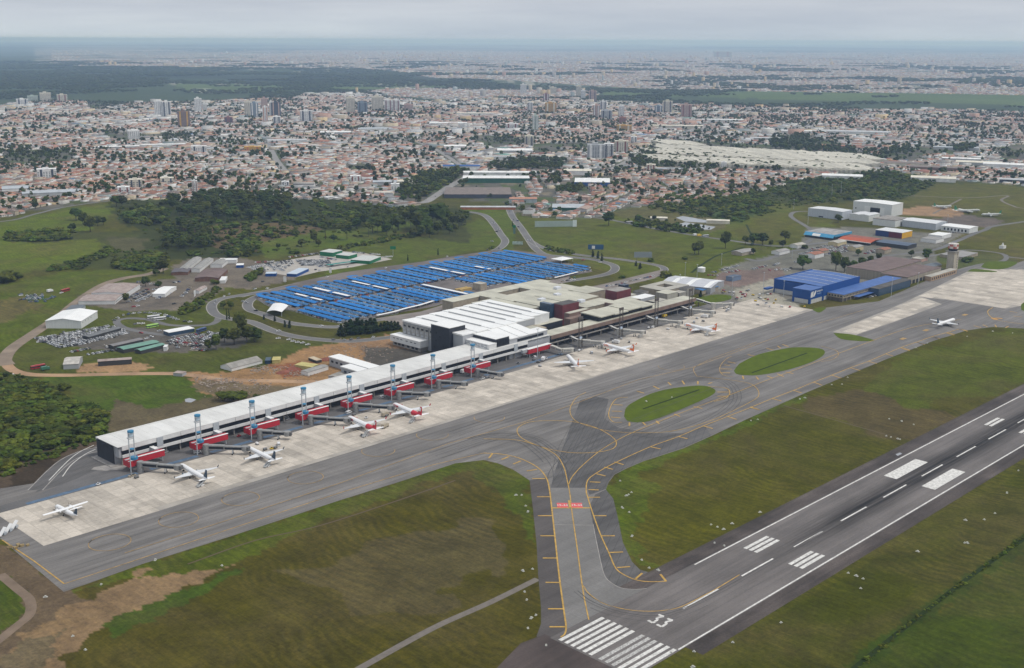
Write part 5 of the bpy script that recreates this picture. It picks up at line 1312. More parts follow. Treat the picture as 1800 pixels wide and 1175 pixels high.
# ================================================================ VEHICLES
def car_geo(kind='car'):
 """list of (polygon, slot): 0 paint, 1 glass, 2 tyre; front towards +x, ground at z=0"""
 P = []
 def hexa(x0, x1, w, z0, z1, tx0, tx1, tw, slot_side, slot_top):
  b = [(x0, -w, z0), (x1, -w, z0), (x1, w, z0), (x0, w, z0)]; t = [(tx0, -tw, z1), (tx1, -tw, z1), (tx1, tw, z1), (tx0, tw, z1)]
  for i in range(4):
   j = (i + 1) % 4; P.append(([b[i], b[j], t[j], t[i]], slot_side))
  P.append((t, slot_top))
 if kind == 'car':
  hexa(-2.15, 2.15, .88, .30, .88, -2.10, 2.02, .86, 0, 0)
  hexa(-1.75, 1.05, .80, .882, 1.42, -1.20, .35, .64, 1, 0)
 elif kind == 'van':
  hexa(-2.5, 2.5, .98, .35, 1.15, -2.5, 2.35, .97, 0, 0)
  hexa(-2.48, 1.95, .96, 1.152, 1.62, -2.45, 1.55, .90, 1, 1)
  hexa(-2.45, 1.55, .90, 1.622, 2.05, -2.4, 1.25, .86, 0, 0)
 elif kind == 'pickup':
  hexa(-2.5, 2.45, .92, .4, 1.0, -2.5, 2.35, .9, 0, 0)
  hexa(-.5, 1.2, .84, 1.002, 1.62, -.3, .7, .7, 1, 0)
  hexa(-2.3, -.6, .75, 1.002, 1.03, -2.3, -.6, .75, 1, 2)
 elif kind == 'truck':
  hexa(1.6, 3.6, 1.15, .5, 2.5, 1.6, 3.3, 1.1, 0, 0)
  hexa(2.9, 3.63, 1.0, 1.4, 2.2, 2.9, 3.45, 1.0, 1, 1)
  hexa(-3.6, 1.45, 1.22, .9, 3.3, -3.6, 1.45, 1.2, 0, 0)
 elif kind == 'bus':
  hexa(-6, 6, 1.27, .4, 1.3, -6, 6, 1.27, 0, 0)
  hexa(-5.98, 6.0, 1.26, 1.302, 2.35, -5.98, 5.9, 1.24, 1, 1)
  hexa(-6, 5.92, 1.25, 2.352, 3.1, -5.95, 5.8, 1.15, 0, 0)
  hexa(-2.5, 1.0, .8, 3.102, 3.35, -2.4, .9, .7, 0, 0)
 elif kind == 'tug':
  hexa(-1.4, 1.4, .8, .3, .95, -1.4, 1.3, .8, 0, 0)
  hexa(-.6, .3, .6, .952, 1.7, -.5, .1, .55, 1, 0)
 elif kind == 'cart':
  hexa(-1.5, 1.5, .75, .45, .6, -1.5, 1.5, .75, 2, 2)
  hexa(-1.3, 1.3, .7, .602, 1.6, -1.3, 1.3, .7, 0, 0)
 xs = {'car': (-1.3, 1.3), 'van': (-1.6, 1.6), 'pickup': (-1.6, 1.6), 'truck': (-2.4, 2.5), 'bus': (-3.8, 4.0), 'tug': (-.9, .9), 'cart': (-1, 1)}[kind]
 r = {'truck': .5, 'bus': .5}.get(kind, .33); w = {'truck': 1.2, 'bus': 1.28, 'van': .99, 'pickup': .93, 'tug': .82, 'cart': .76}.get(kind, .89)
 for x in xs:
  for s in (-1, 1):
   ring = [(x + r * math.cos(a), s * w, r + r * math.sin(a)) for a in np.linspace(0, 2 * math.pi, 6, endpoint=False)]
   P.append((ring if s < 0 else ring[::-1], 2))
   P.append(([(x - r, s * w, r * .2), (x + r, s * w, r * .2), (x + r, s * (w - .25), r * .2), (x - r, s * (w - .25), r * .2)], 2))
 return P
PAINT = {'white': (0.70, 0.70, 0.70), 'silver': (0.42, 0.43, 0.45), 'grey': (0.16, 0.165, 0.17), 'black': (0.02, 0.02, 0.022), 'red': (0.36, 0.03, 0.03), 'blue': (0.04, 0.08, 0.22), 'beige': (0.38, 0.33, 0.25), 'green': (0.05, 0.16, 0.10), 'yellow': (0.62, 0.42, 0.03), 'lime': (0.35, 0.60, 0.14)}
carglass = M('car_glass', (0.03, 0.035, 0.04), 0.15, spec=0.6)
CARM = {}
def car_mesh(kind, col):
 if (kind, col) not in CARM:
  mb = MB()
  for p, s in car_geo(kind): mb.poly(p, s)
  CARM[(kind, col)] = mb.mesh(kind, [M('paint_' + col, PAINT[col], 0.35, spec=0.5), carglass, rub])
 return CARM[(kind, col)]
CARS = []
def rc():
 return random.choices(['white', 'silver', 'grey', 'black', 'red', 'blue', 'beige'], [30, 26, 14, 14, 7, 5, 4])[0]
def cars_at(px, place, kind='car', hdg=None, cols=None, z=0.06):
 for q in px:
  x, y = G(q[0], q[1])
  h = q[2] if len(q) > 2 else (hdg if hdg is not None else random.uniform(0, 360))
  CARS.append((x, y, h, q[4] if len(q) > 4 else kind, q[3] if len(q) > 3 else (random.choice(cols) if cols else rc()), place, z))
def car_row(a, b_, n, place, ang=90, jitter=0.25, occ=0.92, cols=None, kind='car', z=0.06):
 p, q = np.array(G(*a)), np.array(G(*b_))
 d = q - p; L = np.linalg.norm(d); h = math.degrees(math.atan2(d[1], d[0]))
 n = n or int(L / 2.7)
 for i in range(n):
  if random.random() > occ: continue
  c = p + d * (i + .5) / n
  CARS.append((c[0] + random.uniform(-jitter, jitter), c[1] + random.uniform(-jitter, jitter), h + ang + (180 if random.random() < .5 else 0) + random.uniform(-3, 3), kind, random.choice(cols) if cols else rc(), place, z))
cars_at([(318, 1)], '') if False else None
cars_at([(489, 596, 160), (508, 598, 160), (515, 601, 160), (523, 603, 160), (532, 604, 160), (541, 607, 160)], 'in the taxi queue on the serpentine road', cols=['white'])
cars_at([(586, 598, 20), (605, 599, 20), (617, 598, 20), (630, 596, 20), (656, 594, 25)], 'on the kerb road before the building site', cols=['white', 'silver', 'grey'])
cars_at([(565, 574, 10), (598, 574, 10)], 'on the loop road below the parking lot', cols=['white'])
cars_at([(394, 522, 45), (403, 518, 45), (380, 530, 70), (377, 535, 70), (433, 533, 100), (450, 547, 120), (470, 508, 20, 'white'), (490, 583, 160, 'white'), (427, 531, 100)], 'on the curve of the left roundabout')
cars_at([(448, 509, 20, 'white', 'van')], 'on the left roundabout road')
cars_at([(867, 393, 120, 'white'), (876, 404, 120, 'white'), (873, 408, 120, 'black'), (877, 437, 40, 'grey'), (857, 440, 40, 'black'), (865, 425, 100, 'silver'), (786, 452, 30, 'white')], 'on the left access road')
cars_at([(896, 372, 110), (903, 387, 110), (911, 400, 110, 'black'), (930, 423, 120, 'white'), (910, 389, 110, 'blue')], 'on the middle access road')
cars_at([(765, 346, 60), (775, 341, 60, 'white'), (800, 325, 60, 'silver'), (750, 352, 60), (790, 333, 60, 'red')], 'on the pale avenue')
cars_at([(1055, 462, -10, 'white'), (1025, 458, -20, 'red'), (1002, 490, 20, 'black'), (1010, 489, 20, 'green')], 'on the loop by the white tent canopy')
cars_at([(678, 472, 25, 'white'), (640, 487, 25, 'red'), (612, 470, 25, 'white'), (575, 488, 25, 'white'), (555, 475, 25, 'black'), (562, 476, 25, 'white'), (462, 496, 20, 'black')], 'on the road beside the rental yard')
car_row((1092, 499), (1150, 486), 12, 'in the drop off strip beyond the terminal', ang=0, jitter=.8)
car_row((1060, 505), (1100, 499), 9, 'in the drop off strip beyond the terminal', ang=20, jitter=1.2)
car_row((985, 496), (1012, 492), 6, 'on the forecourt behind the old terminal', ang=20, jitter=1)
DP = 'in the packed compound below the white hangar'
for a, b_, n, oc in (((112, 588), (192, 574), 26, .95), ((108, 592), (146, 586), 13, .9), ((90, 598), (155, 590), 22, .95), ((60, 596), (100, 592), 14, .95), ((66, 602), (100, 603), 13, .95), ((85, 603), (108, 612), 10, .95), ((103, 612), (160, 603), 22, .97), ((118, 606), (200, 592), 28, .97), ((160, 599), (226, 586), 22, .95)):
 car_row(a, b_, n, DP, occ=oc, cols=['white', 'silver', 'white', 'silver', 'grey', 'black'])
cars_at([(74, 601, 10, 'red', 'van'), (72, 598, 10, 'white', 'van')], DP)
car_row((124, 620), (160, 613), 15, 'in the short row below the green sheds', occ=.95)
car_row((145, 626), (205, 616), 22, 'in the lower row near the open shed', occ=.7)
cars_at([(184, 609), (188, 611), (266, 593), (258, 596), (248, 586), (308, 608), (312, 612)], 'by the green roofed sheds')
def fill(poly, a, b_, gap, place, occ=.9, cols=None):
 p, q = np.array(G(*a)), np.array(G(*b_)); d = (q - p) / np.linalg.norm(q - p); nn = np.array([-d[1], d[0]]); h = math.degrees(math.atan2(d[1], d[0]))
 for r in range(-14, 15):
  for k in range(-70, 70):
   c = p + nn * (r * gap) + d * (k * 2.75)
   x_, y_ = proj([[c[0], c[1], 0]])
   if inpoly(x_, y_, poly)[0] and random.random() < occ: CARS.append((c[0] + random.uniform(-.2, .2), c[1] + random.uniform(-.4, .4), h + 90 + random.uniform(-4, 4), 'car', random.choice(cols) if cols else rc(), place, .06))
fill([(58, 596), (112, 585), (190, 572), (226, 582), (200, 594), (160, 603), (105, 614), (80, 604)], (112, 588), (192, 574), 6.2, DP, .88, ['white', 'silver', 'white', 'silver', 'grey', 'black'])
fill([(222, 520), (250, 510), (272, 508), (272, 520), (250, 532), (225, 532)], (232, 528), (262, 514), 8, 'in the dirt lot by the old sheds', .6)
fill([(290, 604), (300, 594), (345, 586), (392, 588), (380, 600), (350, 610), (320, 610)], (300, 600), (330, 592), 8.5, 'in the small lot beside the dark trees', .75)
fill([(432, 470), (470, 462), (510, 455), (520, 462), (500, 474), (450, 479)], (440, 470), (490, 461), 7.5, 'in the pale rental yard', .6, ['white', 'silver', 'white', 'black'])
fill([(1400, 450), (1440, 432), (1480, 428), (1500, 442), (1440, 452)], (1452, 436), (1476, 430), 8, 'in the lots beside the hangar shops', .6)
LL = 'parked along the one way loop'
for q in ((201, 564, 120), (207, 560, 100), (217, 555, 60), (226, 553, 30), (235, 552, 20), (245, 551, 10), (255, 551, 5), (264, 551, 0), (272, 552, 0), (280, 553, -5), (291, 555, -15), (296, 557, -15), (302, 559, -20), (307, 561, -20), (312, 563, -20), (325, 566, -10), (334, 567, -10), (280, 583, 170), (238, 571, 5), (243, 570, 5), (251, 570, 5)):
 cars_at([q], LL)
cars_at([(270, 560, -15, 'white', 'bus'), (281, 563, -15, 'white', 'bus'), (268, 576, 0, 'lime', 'bus'), (354, 583, 18, 'blue', 'bus')], 'waiting in the lay by loop')
cars_at([(1222, 415, -8, 'white', 'truck'), (1229, 416, -8, 'yellow', 'truck'), (1240, 417, -8, 'silver', 'bus'), (1168, 404, -10, 'white', 'truck'), (1106, 393, -10, 'silver', 'bus')], 'on the straight road beyond the lawn')
for a, b_, n in (((300, 600), (330, 592), 11), ((337, 590), (344, 588), 4), ((350, 592), (362, 598), 8), ((365, 584), (380, 590), 5), ((312, 600), (322, 604), 4), ((325, 603), (340, 610), 6), ((338, 612), (350, 616), 5), ((365, 596), (375, 588), 5), ((330, 616), (362, 617), 8)):
 car_row(a, b_, n, 'in the small lot beside the dark trees', occ=.9, jitter=.6)
SB = 'in the dirt lot by the old sheds'
for a, b_, n in (((252, 528), (266, 518), 7), ((276, 526), (298, 516), 9), ((232, 510), (246, 505), 6), ((240, 497), (262, 496), 9), ((265, 500), (275, 502), 4), ((318, 523), (330, 512), 5), ((326, 518), (334, 505), 4), ((304, 498), (316, 496), 4)):
 car_row(a, b_, n, SB, occ=.85, jitter=.5, cols=['white', 'silver', 'white', 'grey', 'blue', 'beige'])
cars_at([(235, 540, 0, 'red'), (306, 535, 0, 'black'), (242, 539, 0, 'white')], SB)
RY = 'in the pale rental yard'
for k in range(13):
 car_row((520 + k * 4.6, 457.5 + (k % 3) * .4), (533 + k * 4.2, 468), 7, RY, occ=.95, jitter=.15, cols=['white', 'silver', 'silver', 'black', 'grey'])
car_row((507, 453), (560, 446), 14, RY, occ=.7); car_row((432, 469), (455, 475), 9, RY, occ=.9, cols=['white', 'silver']); car_row((470, 468), (500, 477), 12, RY, occ=.9, cols=['white', 'silver'])
car_row((448, 462), (472, 461), 9, RY, occ=.9, cols=['red', 'white', 'black']); car_row((556, 468), (570, 470), 5, RY); car_row((620, 444), (680, 450), 16, RY, occ=.8); car_row((672, 453), (690, 452), 8, RY, cols=['white'], occ=1)
car_row((560, 452), (592, 458), 10, RY, occ=.8); car_row((562, 448), (580, 449), 6, RY, cols=['white'])
HD = 'in the car park behind the blue hangar'
for a, b_, n in (((1252, 480), (1300, 467), 16), ((1240, 484), (1262, 486), 8), ((1275, 480), (1300, 476), 8), ((1322, 474), (1348, 468), 10), ((1352, 476), (1384, 474), 8), ((1360, 468), (1372, 462), 5), ((1380, 478), (1395, 470), 6)):
 car_row(a, b_, n, HD, occ=.85, jitter=.8)
HS = 'in the lots beside the hangar shops'
for a, b_, n in (((1452, 436), (1476, 430), 12), ((1452, 440), (1490, 432), 14), ((1520, 447), (1560, 440), 16), ((1525, 443), (1560, 436), 12), ((1440, 448), (1470, 445), 9), ((1480, 440), (1500, 436), 7), ((1415, 446), (1440, 442), 6), ((1395, 462), (1430, 456), 9), ((1640, 415), (1690, 408), 12)):
 car_row(a, b_, n, HS, occ=.85, jitter=.8)
car_row((1525, 524), (1547, 518), 8, 'in front of the two storey office', occ=.9, cols=['white', 'white', 'grey', 'red', 'black'])
EQ = 'among the ground equipment by the blue hangar'
for _ in range(70):
 q = (random.uniform(1268, 1420), 0); yy = random.uniform(510, 546) - (q[0] - 1268) * 0.03
 if inpoly(np.array([q[0]]), np.array([yy]), [(1268, 512), (1340, 500), (1365, 520), (1425, 545), (1380, 548), (1300, 530), (1262, 526)])[0]:
  cars_at([(q[0], yy, random.choice([10, 100, 190]) + random.uniform(-9, 9), random.choice(['white', 'yellow', 'grey', 'white', 'red', 'silver']), random.choice(['tug', 'cart', 'cart', 'van', 'cart']))], EQ)
AP = 'on the concrete apron'
for q in ((347, 797, -20, 'white', 'van'), (232, 838, 190, 'beige', 'pickup'), (240, 841, 190, 'grey', 'cart'), (173, 853, 20, 'white', 'tug'), (452, 782, 80, 'white', 'cart'), (478, 790, 10, 'yellow', 'tug'), (466, 792, 10, 'grey', 'cart'), (484, 789, 15, 'grey', 'cart'), (490, 783, 60, 'white', 'van'),
   (613, 727, 10, 'white', 'van'), (622, 731, 10, 'grey', 'cart'), (644, 736, 20, 'white', 'tug'), (679, 733, 20, 'grey', 'cart'), (677, 732, 15, 'beige', 'truck'), (677, 752, 20, 'beige', 'truck'), (636, 767, 20, 'grey', 'tug'), (502, 736, 10, 'white', 'van'), (672, 700, 10, 'white', 'van'), (680, 696, 10, 'white', 'van'),
   (848, 667, 10, 'white', 'pickup'), (857, 665, 10, 'silver', 'cart'), (815, 656, 15, 'white', 'truck'), (911, 640, 20, 'grey', 'tug'), (940, 630, 60, 'white', 'van'), (946, 638, 100, 'grey', 'cart'), (955, 634, 30, 'white', 'truck'), (949, 645, 80, 'silver', 'cart'), (960, 631, 70, 'white', 'tug'), (938, 634, 10, 'grey', 'cart'),
   (1018, 618, 20, 'white', 'cart'), (1022, 616, 20, 'silver', 'tug'), (1040, 622, 50, 'silver', 'van'), (1076, 597, 100, 'grey', 'cart'), (1082, 604, 100, 'white', 'truck'), (1092, 597, 20, 'silver', 'cart'), (1106, 603, 40, 'grey', 'cart'), (1140, 578, 10, 'white', 'cart'), (1148, 577, 10, 'white', 'van'), (1168, 558, 10, 'yellow', 'truck'),
   (1174, 580, 100, 'white', 'cart'), (1220, 568, 30, 'silver', 'van'), (1225, 561, 60, 'silver', 'cart'), (1238, 559, 100, 'white', 'truck'), (1236, 566, 100, 'grey', 'cart'), (1280, 546, 60, 'white', 'van'), (1284, 541, 60, 'silver', 'cart'), (1277, 548, 30, 'silver', 'van'), (245, 803, 12, 'silver', 'car'), (505, 738, 12, 'silver', 'car'), (712, 681, 15, 'white', 'car'), (762, 668, 15, 'silver', 'car'),
   (290, 797, 15, 'silver', 'van'), (420, 768, 15, 'red', 'tug')):
 cars_at([q], AP, z=0.09)
# ================================================================ PARKING LOT
netB = M('net_bright_blue', (0.030, 0.20, 0.50), 0.8, 0.35, 0.5, 0.15, rnd=0.15, stretch=(2.0, .8, 1), col2=(0.018, 0.13, 0.38))
netD = M('net_dull_blue', (0.045, 0.205, 0.47), 0.85, 0.6, 0.5, 0.15, col2=(0.06, 0.12, 0.21), rnd=0.25, stretch=(2, .8, 1))
netW = M('net_white_sheet', (0.72, 0.74, 0.76), 0.6)
postM = M('canopy_post', (0.20, 0.28, 0.38), 0.6)
lot_px = [(450, 527), (455, 516), (520, 497), (600, 480), (640, 474), (744, 460), (800, 450), (843, 443), (866, 440), (905, 441), (950, 447), (968, 453), (955, 462), (1035, 470), (1042, 478), (1020, 482), (1000, 486), (960, 492), (925, 500), (850, 520), (796, 528), (740, 545), (690, 552), (668, 560), (650, 563), (604, 570), (560, 562), (523, 550), (520, 540), (475, 538)]
def in_lot(u, v):
 X, Y = TW(u, v); a, b_ = proj([[X, Y, 0]])
 return bool(inpoly(a, b_, lot_px)[0])
def net(u, v0, v1, w, mat, lab, peak=2.9, white=None):
 t = thing('shade_canopy', lab, 'car canopy', (*TW(u, v0), 0), TH, 'blue net canopies over the parking lot')
 L = v1 - v0; n = max(2, int(L / 5.2)); mb = MB()
 hw = w / 2
 prev = None
 for i in range(n + 1):
  y = L * i / n; z = peak - (0.28 if i % 2 else 0) + random.uniform(-.06, .06)
  row = [(-hw, y, z - .75), (-hw * .1, y, z), (hw, y, z - .55)]
  if prev:
   for k in range(2):
    a, b_, c, d = prev[k], prev[k + 1], row[k + 1], row[k]
    mb.poly([a, b_, c, d]);
  prev = row
 o = mb.build('net_roof', mat, t)
 mv = MB()
 for s, zz in ((-hw, peak - 1.0), (hw, peak - .8)):
  mv.box(s - .04, s + .04, 0, L, zz - .25, zz)
 mv.build('edge_valance', mat, t)
 pm_ = MB()
 for i in range(0, n + 1, 2):
  y = L * i / n
  pm_.box(-.1, .1, y - .1, y + .1, 0.05, peak - .35)
 tag(pm_.build('post_row', postM, t), kind='stuff')
 if white:
  for a, b_ in white:
   MB().poly([(-hw * .9, a, peak + .05), (hw * .5, a, peak + .1), (hw * .5, b_, peak + .1), (-hw * .9, b_, peak + .05)]).build('white_sheet', netW, t)
 return t
k = 0
WHT_ROWS = {383: (296, 342), 424: (291, 352), 467: (288, 351), 592: (283, 350), 634: (282, 316), 511: None}
for i in range(38):
 u = 345 + i * 10.55
 for sec, (va, vb) in enumerate(((209, 283), (290, 371))):
  vs = [v for v in np.arange(va, vb, 1.5) if in_lot(u - 2.5, v) and in_lot(u + 2.5, v)]
  if len(vs) < 8: continue
  v0, v1 = min(vs), max(vs)
  if 527 < u < 590 and sec == 0: v0 = max(v0, 238 if u < 566 else 229)
  if 500 < u < 572 and sec == 0:
   if u > 515 and u < 566: v1 = min(v1, 225)
  if v1 - v0 < 10: continue
  bright = (i + sec) % 4 in (0,) or (i % 4 == 1 and random.random() < .6)
  w = 6.8 if bright else 5.6
  wh = None
  for ku, vv in WHT_ROWS.items():
   if vv and abs(ku - u) < 5.3 and sec == 1:
    m0 = (vv[0] + vv[1]) / 2
    wh = [(max(.5, vv[0] - v0), m0 - v0 - 4), (m0 - v0 + 2, min(v1 - v0 - .5, vv[1] - v0))]
  if 508 < u < 516 and sec == 0: wh = [(1, v1 - v0 - 2)]
  side = 'near' if u < 470 else 'middle' if u < 600 else 'far'
  lab = ('bright' if bright else 'faded') + ' blue net canopy, %s part of the lot, %s block' % (side, 'lower' if sec == 0 else 'upper')
  if wh: lab = 'blue net canopy with white roof sheets, %s part of the lot' % side
  t = net(u, v0, v1, w, netB if bright else netD, lab, 3.0 if bright else 2.6, wh)
  for s in (-1, 1):
   v = v0 + 1.5
   while v < v1 - 1:
    if random.random() < 0.72:
     X, Y = TW(u + s * (2.6 + random.uniform(-.3, .5)), v)
     CARS.append((X, Y, math.degrees(TH) + (0 if s < 0 else 180) + random.uniform(-2, 2), 'car', rc(), 'under the blue canopies', 0.07))
    v += 2.65
  if sec == 1 and i % 4 == 1 and u < 700:
   mbq = MB(); pts = []
   for a in np.linspace(0, math.pi, 9):
    pts.append((5.3 - 5.3 * math.cos(a), 4.2 * math.sin(a)))
   P0 = [(p[0], p[1] + (v1 - v0)) for p in pts]
   ribbon(mbq, P0, 6.0, 2.95)
   mbq.build('curved_net', netB, t)
fz = thing('lot_fence', 'pale mesh fence with posts round the near end of the parking lot', 'fence', (0, 0, 0))
fp = smooth_line(gp((450, 522), (458, 530), (475, 540), (521, 549), (560, 562), (600, 569), (640, 566), (662, 558), (700, 552)), 8)
mb = MB()
for i, p in enumerate(fp):
 mb.box(p[0] - .08, p[0] + .08, p[1] - .08, p[1] + .08, 0.05, 2.6)
tag(mb.build('fence_post_row', steel, fz), kind='stuff')
mb = MB()
for a, b_ in zip(fp[:-1], fp[1:]):
 mb.poly([(a[0], a[1], .1), (b_[0], b_[1], .1), (b_[0], b_[1], .45), (a[0], a[1], .45)]).poly([(a[0], a[1], 2.3), (b_[0], b_[1], 2.3), (b_[0], b_[1], 2.45), (a[0], a[1], 2.45)])
mb.build('rail', steel, fz)
wv = thing('white_screen', 'long white low roof along the lower edge of the parking lot', 'screen', (0, 0, 0))
mb = MB(); ribbon(mb, smooth_line(gp((662, 559), (690, 553), (715, 546), (740, 540), (762, 533)), 4), 3.4, 2.6); mb.build('roof_strip', roofW2, wv)
wv2 = thing('white_screen', 'short white low roof at the far lower edge of the parking lot', 'screen', (0, 0, 0))
mb = MB(); ribbon(mb, smooth_line(gp((975, 492), (1000, 486), (1016, 482)), 4), 3.0, 2.6); mb.build('roof_strip', roofW2, wv2)
def arch(label, px4, z):
 P = [np.array(G(*p, z)) for p in px4]
 t = thing('entrance_canopy', label, 'canopy', (0, 0, 0))
 mb = MB(); n = 8; prev = None
 for i in range(n + 1):
  f = i / n; a = P[0] * (1 - f) + P[1] * f; b_ = P[3] * (1 - f) + P[2] * f; zz = z + math.sin(f * math.pi) * 1.6
  cur = ((*a, zz), (*b_, zz))
  if prev: mb.poly([prev[0], cur[0], cur[1], prev[1]]).poly([(p[0], p[1], p[2] - .25) for p in (prev[1], cur[1], cur[0], prev[0])])
  prev = cur
 mb.build('arched_roof', roofW2, t)
 for p in P: MB().box(p[0] - .15, p[0] + .15, p[1] - .15, p[1] + .15, .05, z).build('post', steel, t)
arch('white arched canopy over the near entrance of the parking lot', [(469, 548), (495, 549), (507, 537), (480, 534)], 4.6)
tt = thing('white_tent', 'white square tent canopy at the far entrance of the parking lot', 'canopy', (*G(988, 461), 0), TH)
MB().loft([[(-11, -9, 4.4), (11, -9, 4.4), (11, 9, 4.4), (-11, 9, 4.4)], [(-2, -2, 6.2), (2, -2, 6.2), (2, 2, 6.2), (-2, 2, 6.2)]]).build('tent_roof', roofW2, tt)
for a in ((-10.5, -8.5), (10.5, -8.5), (10.5, 8.5), (-10.5, 8.5)): MB().box(a[0] - .15, a[0] + .15, a[1] - .15, a[1] + .15, .05, 4.39).build('post', steel, tt)
ks = thing('kiosk_yard', 'beige block with yellow tarpaulins among the blue canopies', 'building', (*TW(541, 222), 0), TH)
MB().box(2, 12, -2, 10, .1, 7.5, 0, 1).build('wall', [concb, MATS['roof_beige']], ks)
MB().box(-18, -1, 8, 12, .1, 3.0, 0, 1).build('yellow_awning', [M('tarp_yellow', (0.42, 0.29, 0.10), .8), MATS['tarp_yellow']], ks)
MB().box(-20, -2, 13, 16, .1, 3.0, 0, 1).build('yellow_awning', [MATS['tarp_yellow'], MATS['tarp_yellow']], ks)
# ================================================================ BUILDINGS LEFT OF THE TERMINAL
blueM = M('cladding_blue', (0.004, 0.060, 0.25), 0.45, 0.10, 0.2)
blueR = M('roof_blue', (0.060, 0.135, 0.36), 0.55, 0.2, 0.12)
zinc = MATS['roof_zinc']; rusty = M('roof_rusty', (0.40, 0.34, 0.31), 0.85, 0.35, 0.2, col2=(0.25, 0.19, 0.17)); greenR = M('roof_green', (0.15, 0.29, 0.23), 0.6, 0.15, .2)
tile = M('roof_tile_brown', (0.17, 0.125, 0.115), 0.9, 0.25, .1)
wh, lx, y0, y1 = gbld('white_hangar', 'bright white gabled hangar standing in the grass by the dirt track', 'hangar', (84, 562), (142, 565), (171, 547), 7.2, M('hangar_white', (0.66, 0.67, 0.66), 0.5, 0.08, .2, stretch=(3, 3, .2)), roofW2, 2.4, along='x', ov=.5)
for k in range(4): MB().box(4 + k * 7, 5.2 + k * 7, y0 - .06, y0 - .01, 4.6, 5.2).build('window', wallD, wh)
gb = lambda lab, a, b_, c, z, w, r, rg=0, **k: gbld(k.pop('nm', 'shed'), lab, k.pop('cat', 'shed'), a, b_, c, z, w, r, rg, **k)
b1, *_ = gb('large pale shed with shallow stained roof above the car compound', (163, 514), (220, 516), (246, 500), 5.2, wallW, rusty, 1.6)
b2, *_ = gb('low pale front shed with small square windows', (144, 525), (202, 529), (216, 518), 3.8, wallW, rusty, 1.0)
for k in range(9): MB().box(2 + k * 3.0, 3.2 + k * 3.0, -.08, -.02, 1.4, 2.6).build('window', wallD, b2) if b2['lx'] > 2 + k * 3.2 else None
gb('small white gabled tent shed in the dirt lot', (274, 513), (290, 517), (310, 504), 3.6, roofW2, roofW2, 1.6, along='y')
gb('dark zinc shed behind the white hangar', (118, 543), (140, 545), (150, 537), 3.0, steel, M('roof_slate', (0.13, 0.15, 0.17), .7, .2, .3), .8)
for lab, a, b_, c in (('left of three long grey roofed barracks', (318, 470), (329, 473), (354, 453)), ('middle of three long grey roofed barracks', (340, 471), (351, 474), (375, 455)), ('right of three long grey roofed barracks', (375, 462), (390, 466), (402, 457))):
 gb(lab, a, b_, c, 3.6, wallW, M('roof_fibre', (0.30, 0.295, 0.28), .9, .25, .3), 1.4, cat='barrack', nm='barrack', group='long grey barracks')
gb('small white flat roofed office at the end of the barracks', (388, 454), (415, 457), (418, 454), 4.5, wallW, wallW, cat='office', nm='office')
gb('wide brown roofed workshop with brick front', (346, 486), (384, 489), (400, 474), 4.0, M('brick_front', (0.20, 0.11, 0.08), .9, .3, .3), tile, 1.5, cat='workshop', nm='workshop')
gb('small brick house by the big round tree', (302, 478), (330, 479), (336, 472), 3.2, MATS['brick_front'], M('roof_slate2', (0.12, 0.11, 0.12), .9), .8, cat='house', nm='house')
gb('small white gatehouse beside the brown workshop', (386, 492), (396, 493), (400, 486), 3.6, wallW, wallW, cat='gatehouse', nm='gatehouse')
gb('low pale shed behind the white billboard', (343, 510), (350, 512), (364, 504), 3, wallW, rusty, 1)
lg1, *_ = gb('long dark canopy roof running through the car compound', (148, 590), (156, 593), (213, 577), 3.2, M('open_shade', (0.05, 0.05, 0.05), .9), M('roof_dark_grey', (0.16, 0.165, 0.17), .8, .2, .3), .6)  # near-black wall blocks stand in for the shade below open roofs
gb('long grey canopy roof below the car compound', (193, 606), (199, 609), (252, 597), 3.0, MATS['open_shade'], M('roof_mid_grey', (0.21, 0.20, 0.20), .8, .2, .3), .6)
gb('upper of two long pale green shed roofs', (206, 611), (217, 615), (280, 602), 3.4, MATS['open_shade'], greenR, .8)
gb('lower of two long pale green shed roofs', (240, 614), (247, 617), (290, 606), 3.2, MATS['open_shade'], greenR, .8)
gb('long white and blue bus station roof in the lay by', (293, 580), (297, 585), (342, 577), 3.6, glassB, roofW2, cat='bus station', nm='bus_station')
gb('white end block beside the green sheds', (288, 608), (293, 610), (296, 606), 4, wallW, wallW, cat='kiosk', nm='kiosk')
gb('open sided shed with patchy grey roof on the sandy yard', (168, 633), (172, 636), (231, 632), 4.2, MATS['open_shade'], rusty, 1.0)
gb('old arched barn with pale patched roof beside the track', (114, 636), (138, 640), (145, 627), 4.2, wallG, M('roof_patchy', (0.50, 0.47, 0.43), .85, .35, .25), 2.2, along='y', cat='barn', nm='barn')
gb('long grey tunnel store on the building site', (390, 642), (407, 648), (461, 634), 2.6, wallW, M('roof_sack', (0.30, 0.285, 0.26), .95, .25, .2), 2.6, cat='store', nm='store')
gb('site office row with pale roof', (537, 650), (541, 655), (577, 644), 3.2, wallW, MATS['roof_fibre'], .6, cat='site office', nm='site_office')
gb('yellow roofed site hut cluster', (528, 638), (548, 646), (560, 641), 3.0, M('hut_yellow', (0.48, 0.42, 0.17), .8, .2, .3), MATS['hut_yellow'], .3, cat='site hut', nm='site_hut')
gb('beige flat site shelter', (534, 630), (556, 634), (566, 632), 2.6, MATS['open_shade'], M('sheet_beige', (0.50, 0.42, 0.30), .9, .2, .3), cat='shelter', nm='shelter')
gb('yellow container beside the tunnel store', (480, 627), (492, 633), (494, 627), 3.0, MATS['hut_yellow'], MATS['hut_yellow'], cat='container', nm='container')
gb('dark blue container beside the tunnel store', (467, 630), (475, 634), (477, 628), 3.2, navy, navy, cat='container', nm='container')
gb('small white hut at the bend of the sandy road', (309, 653), (320, 657), (328, 653), 2.8, wallG, rusty, cat='hut', nm='hut')
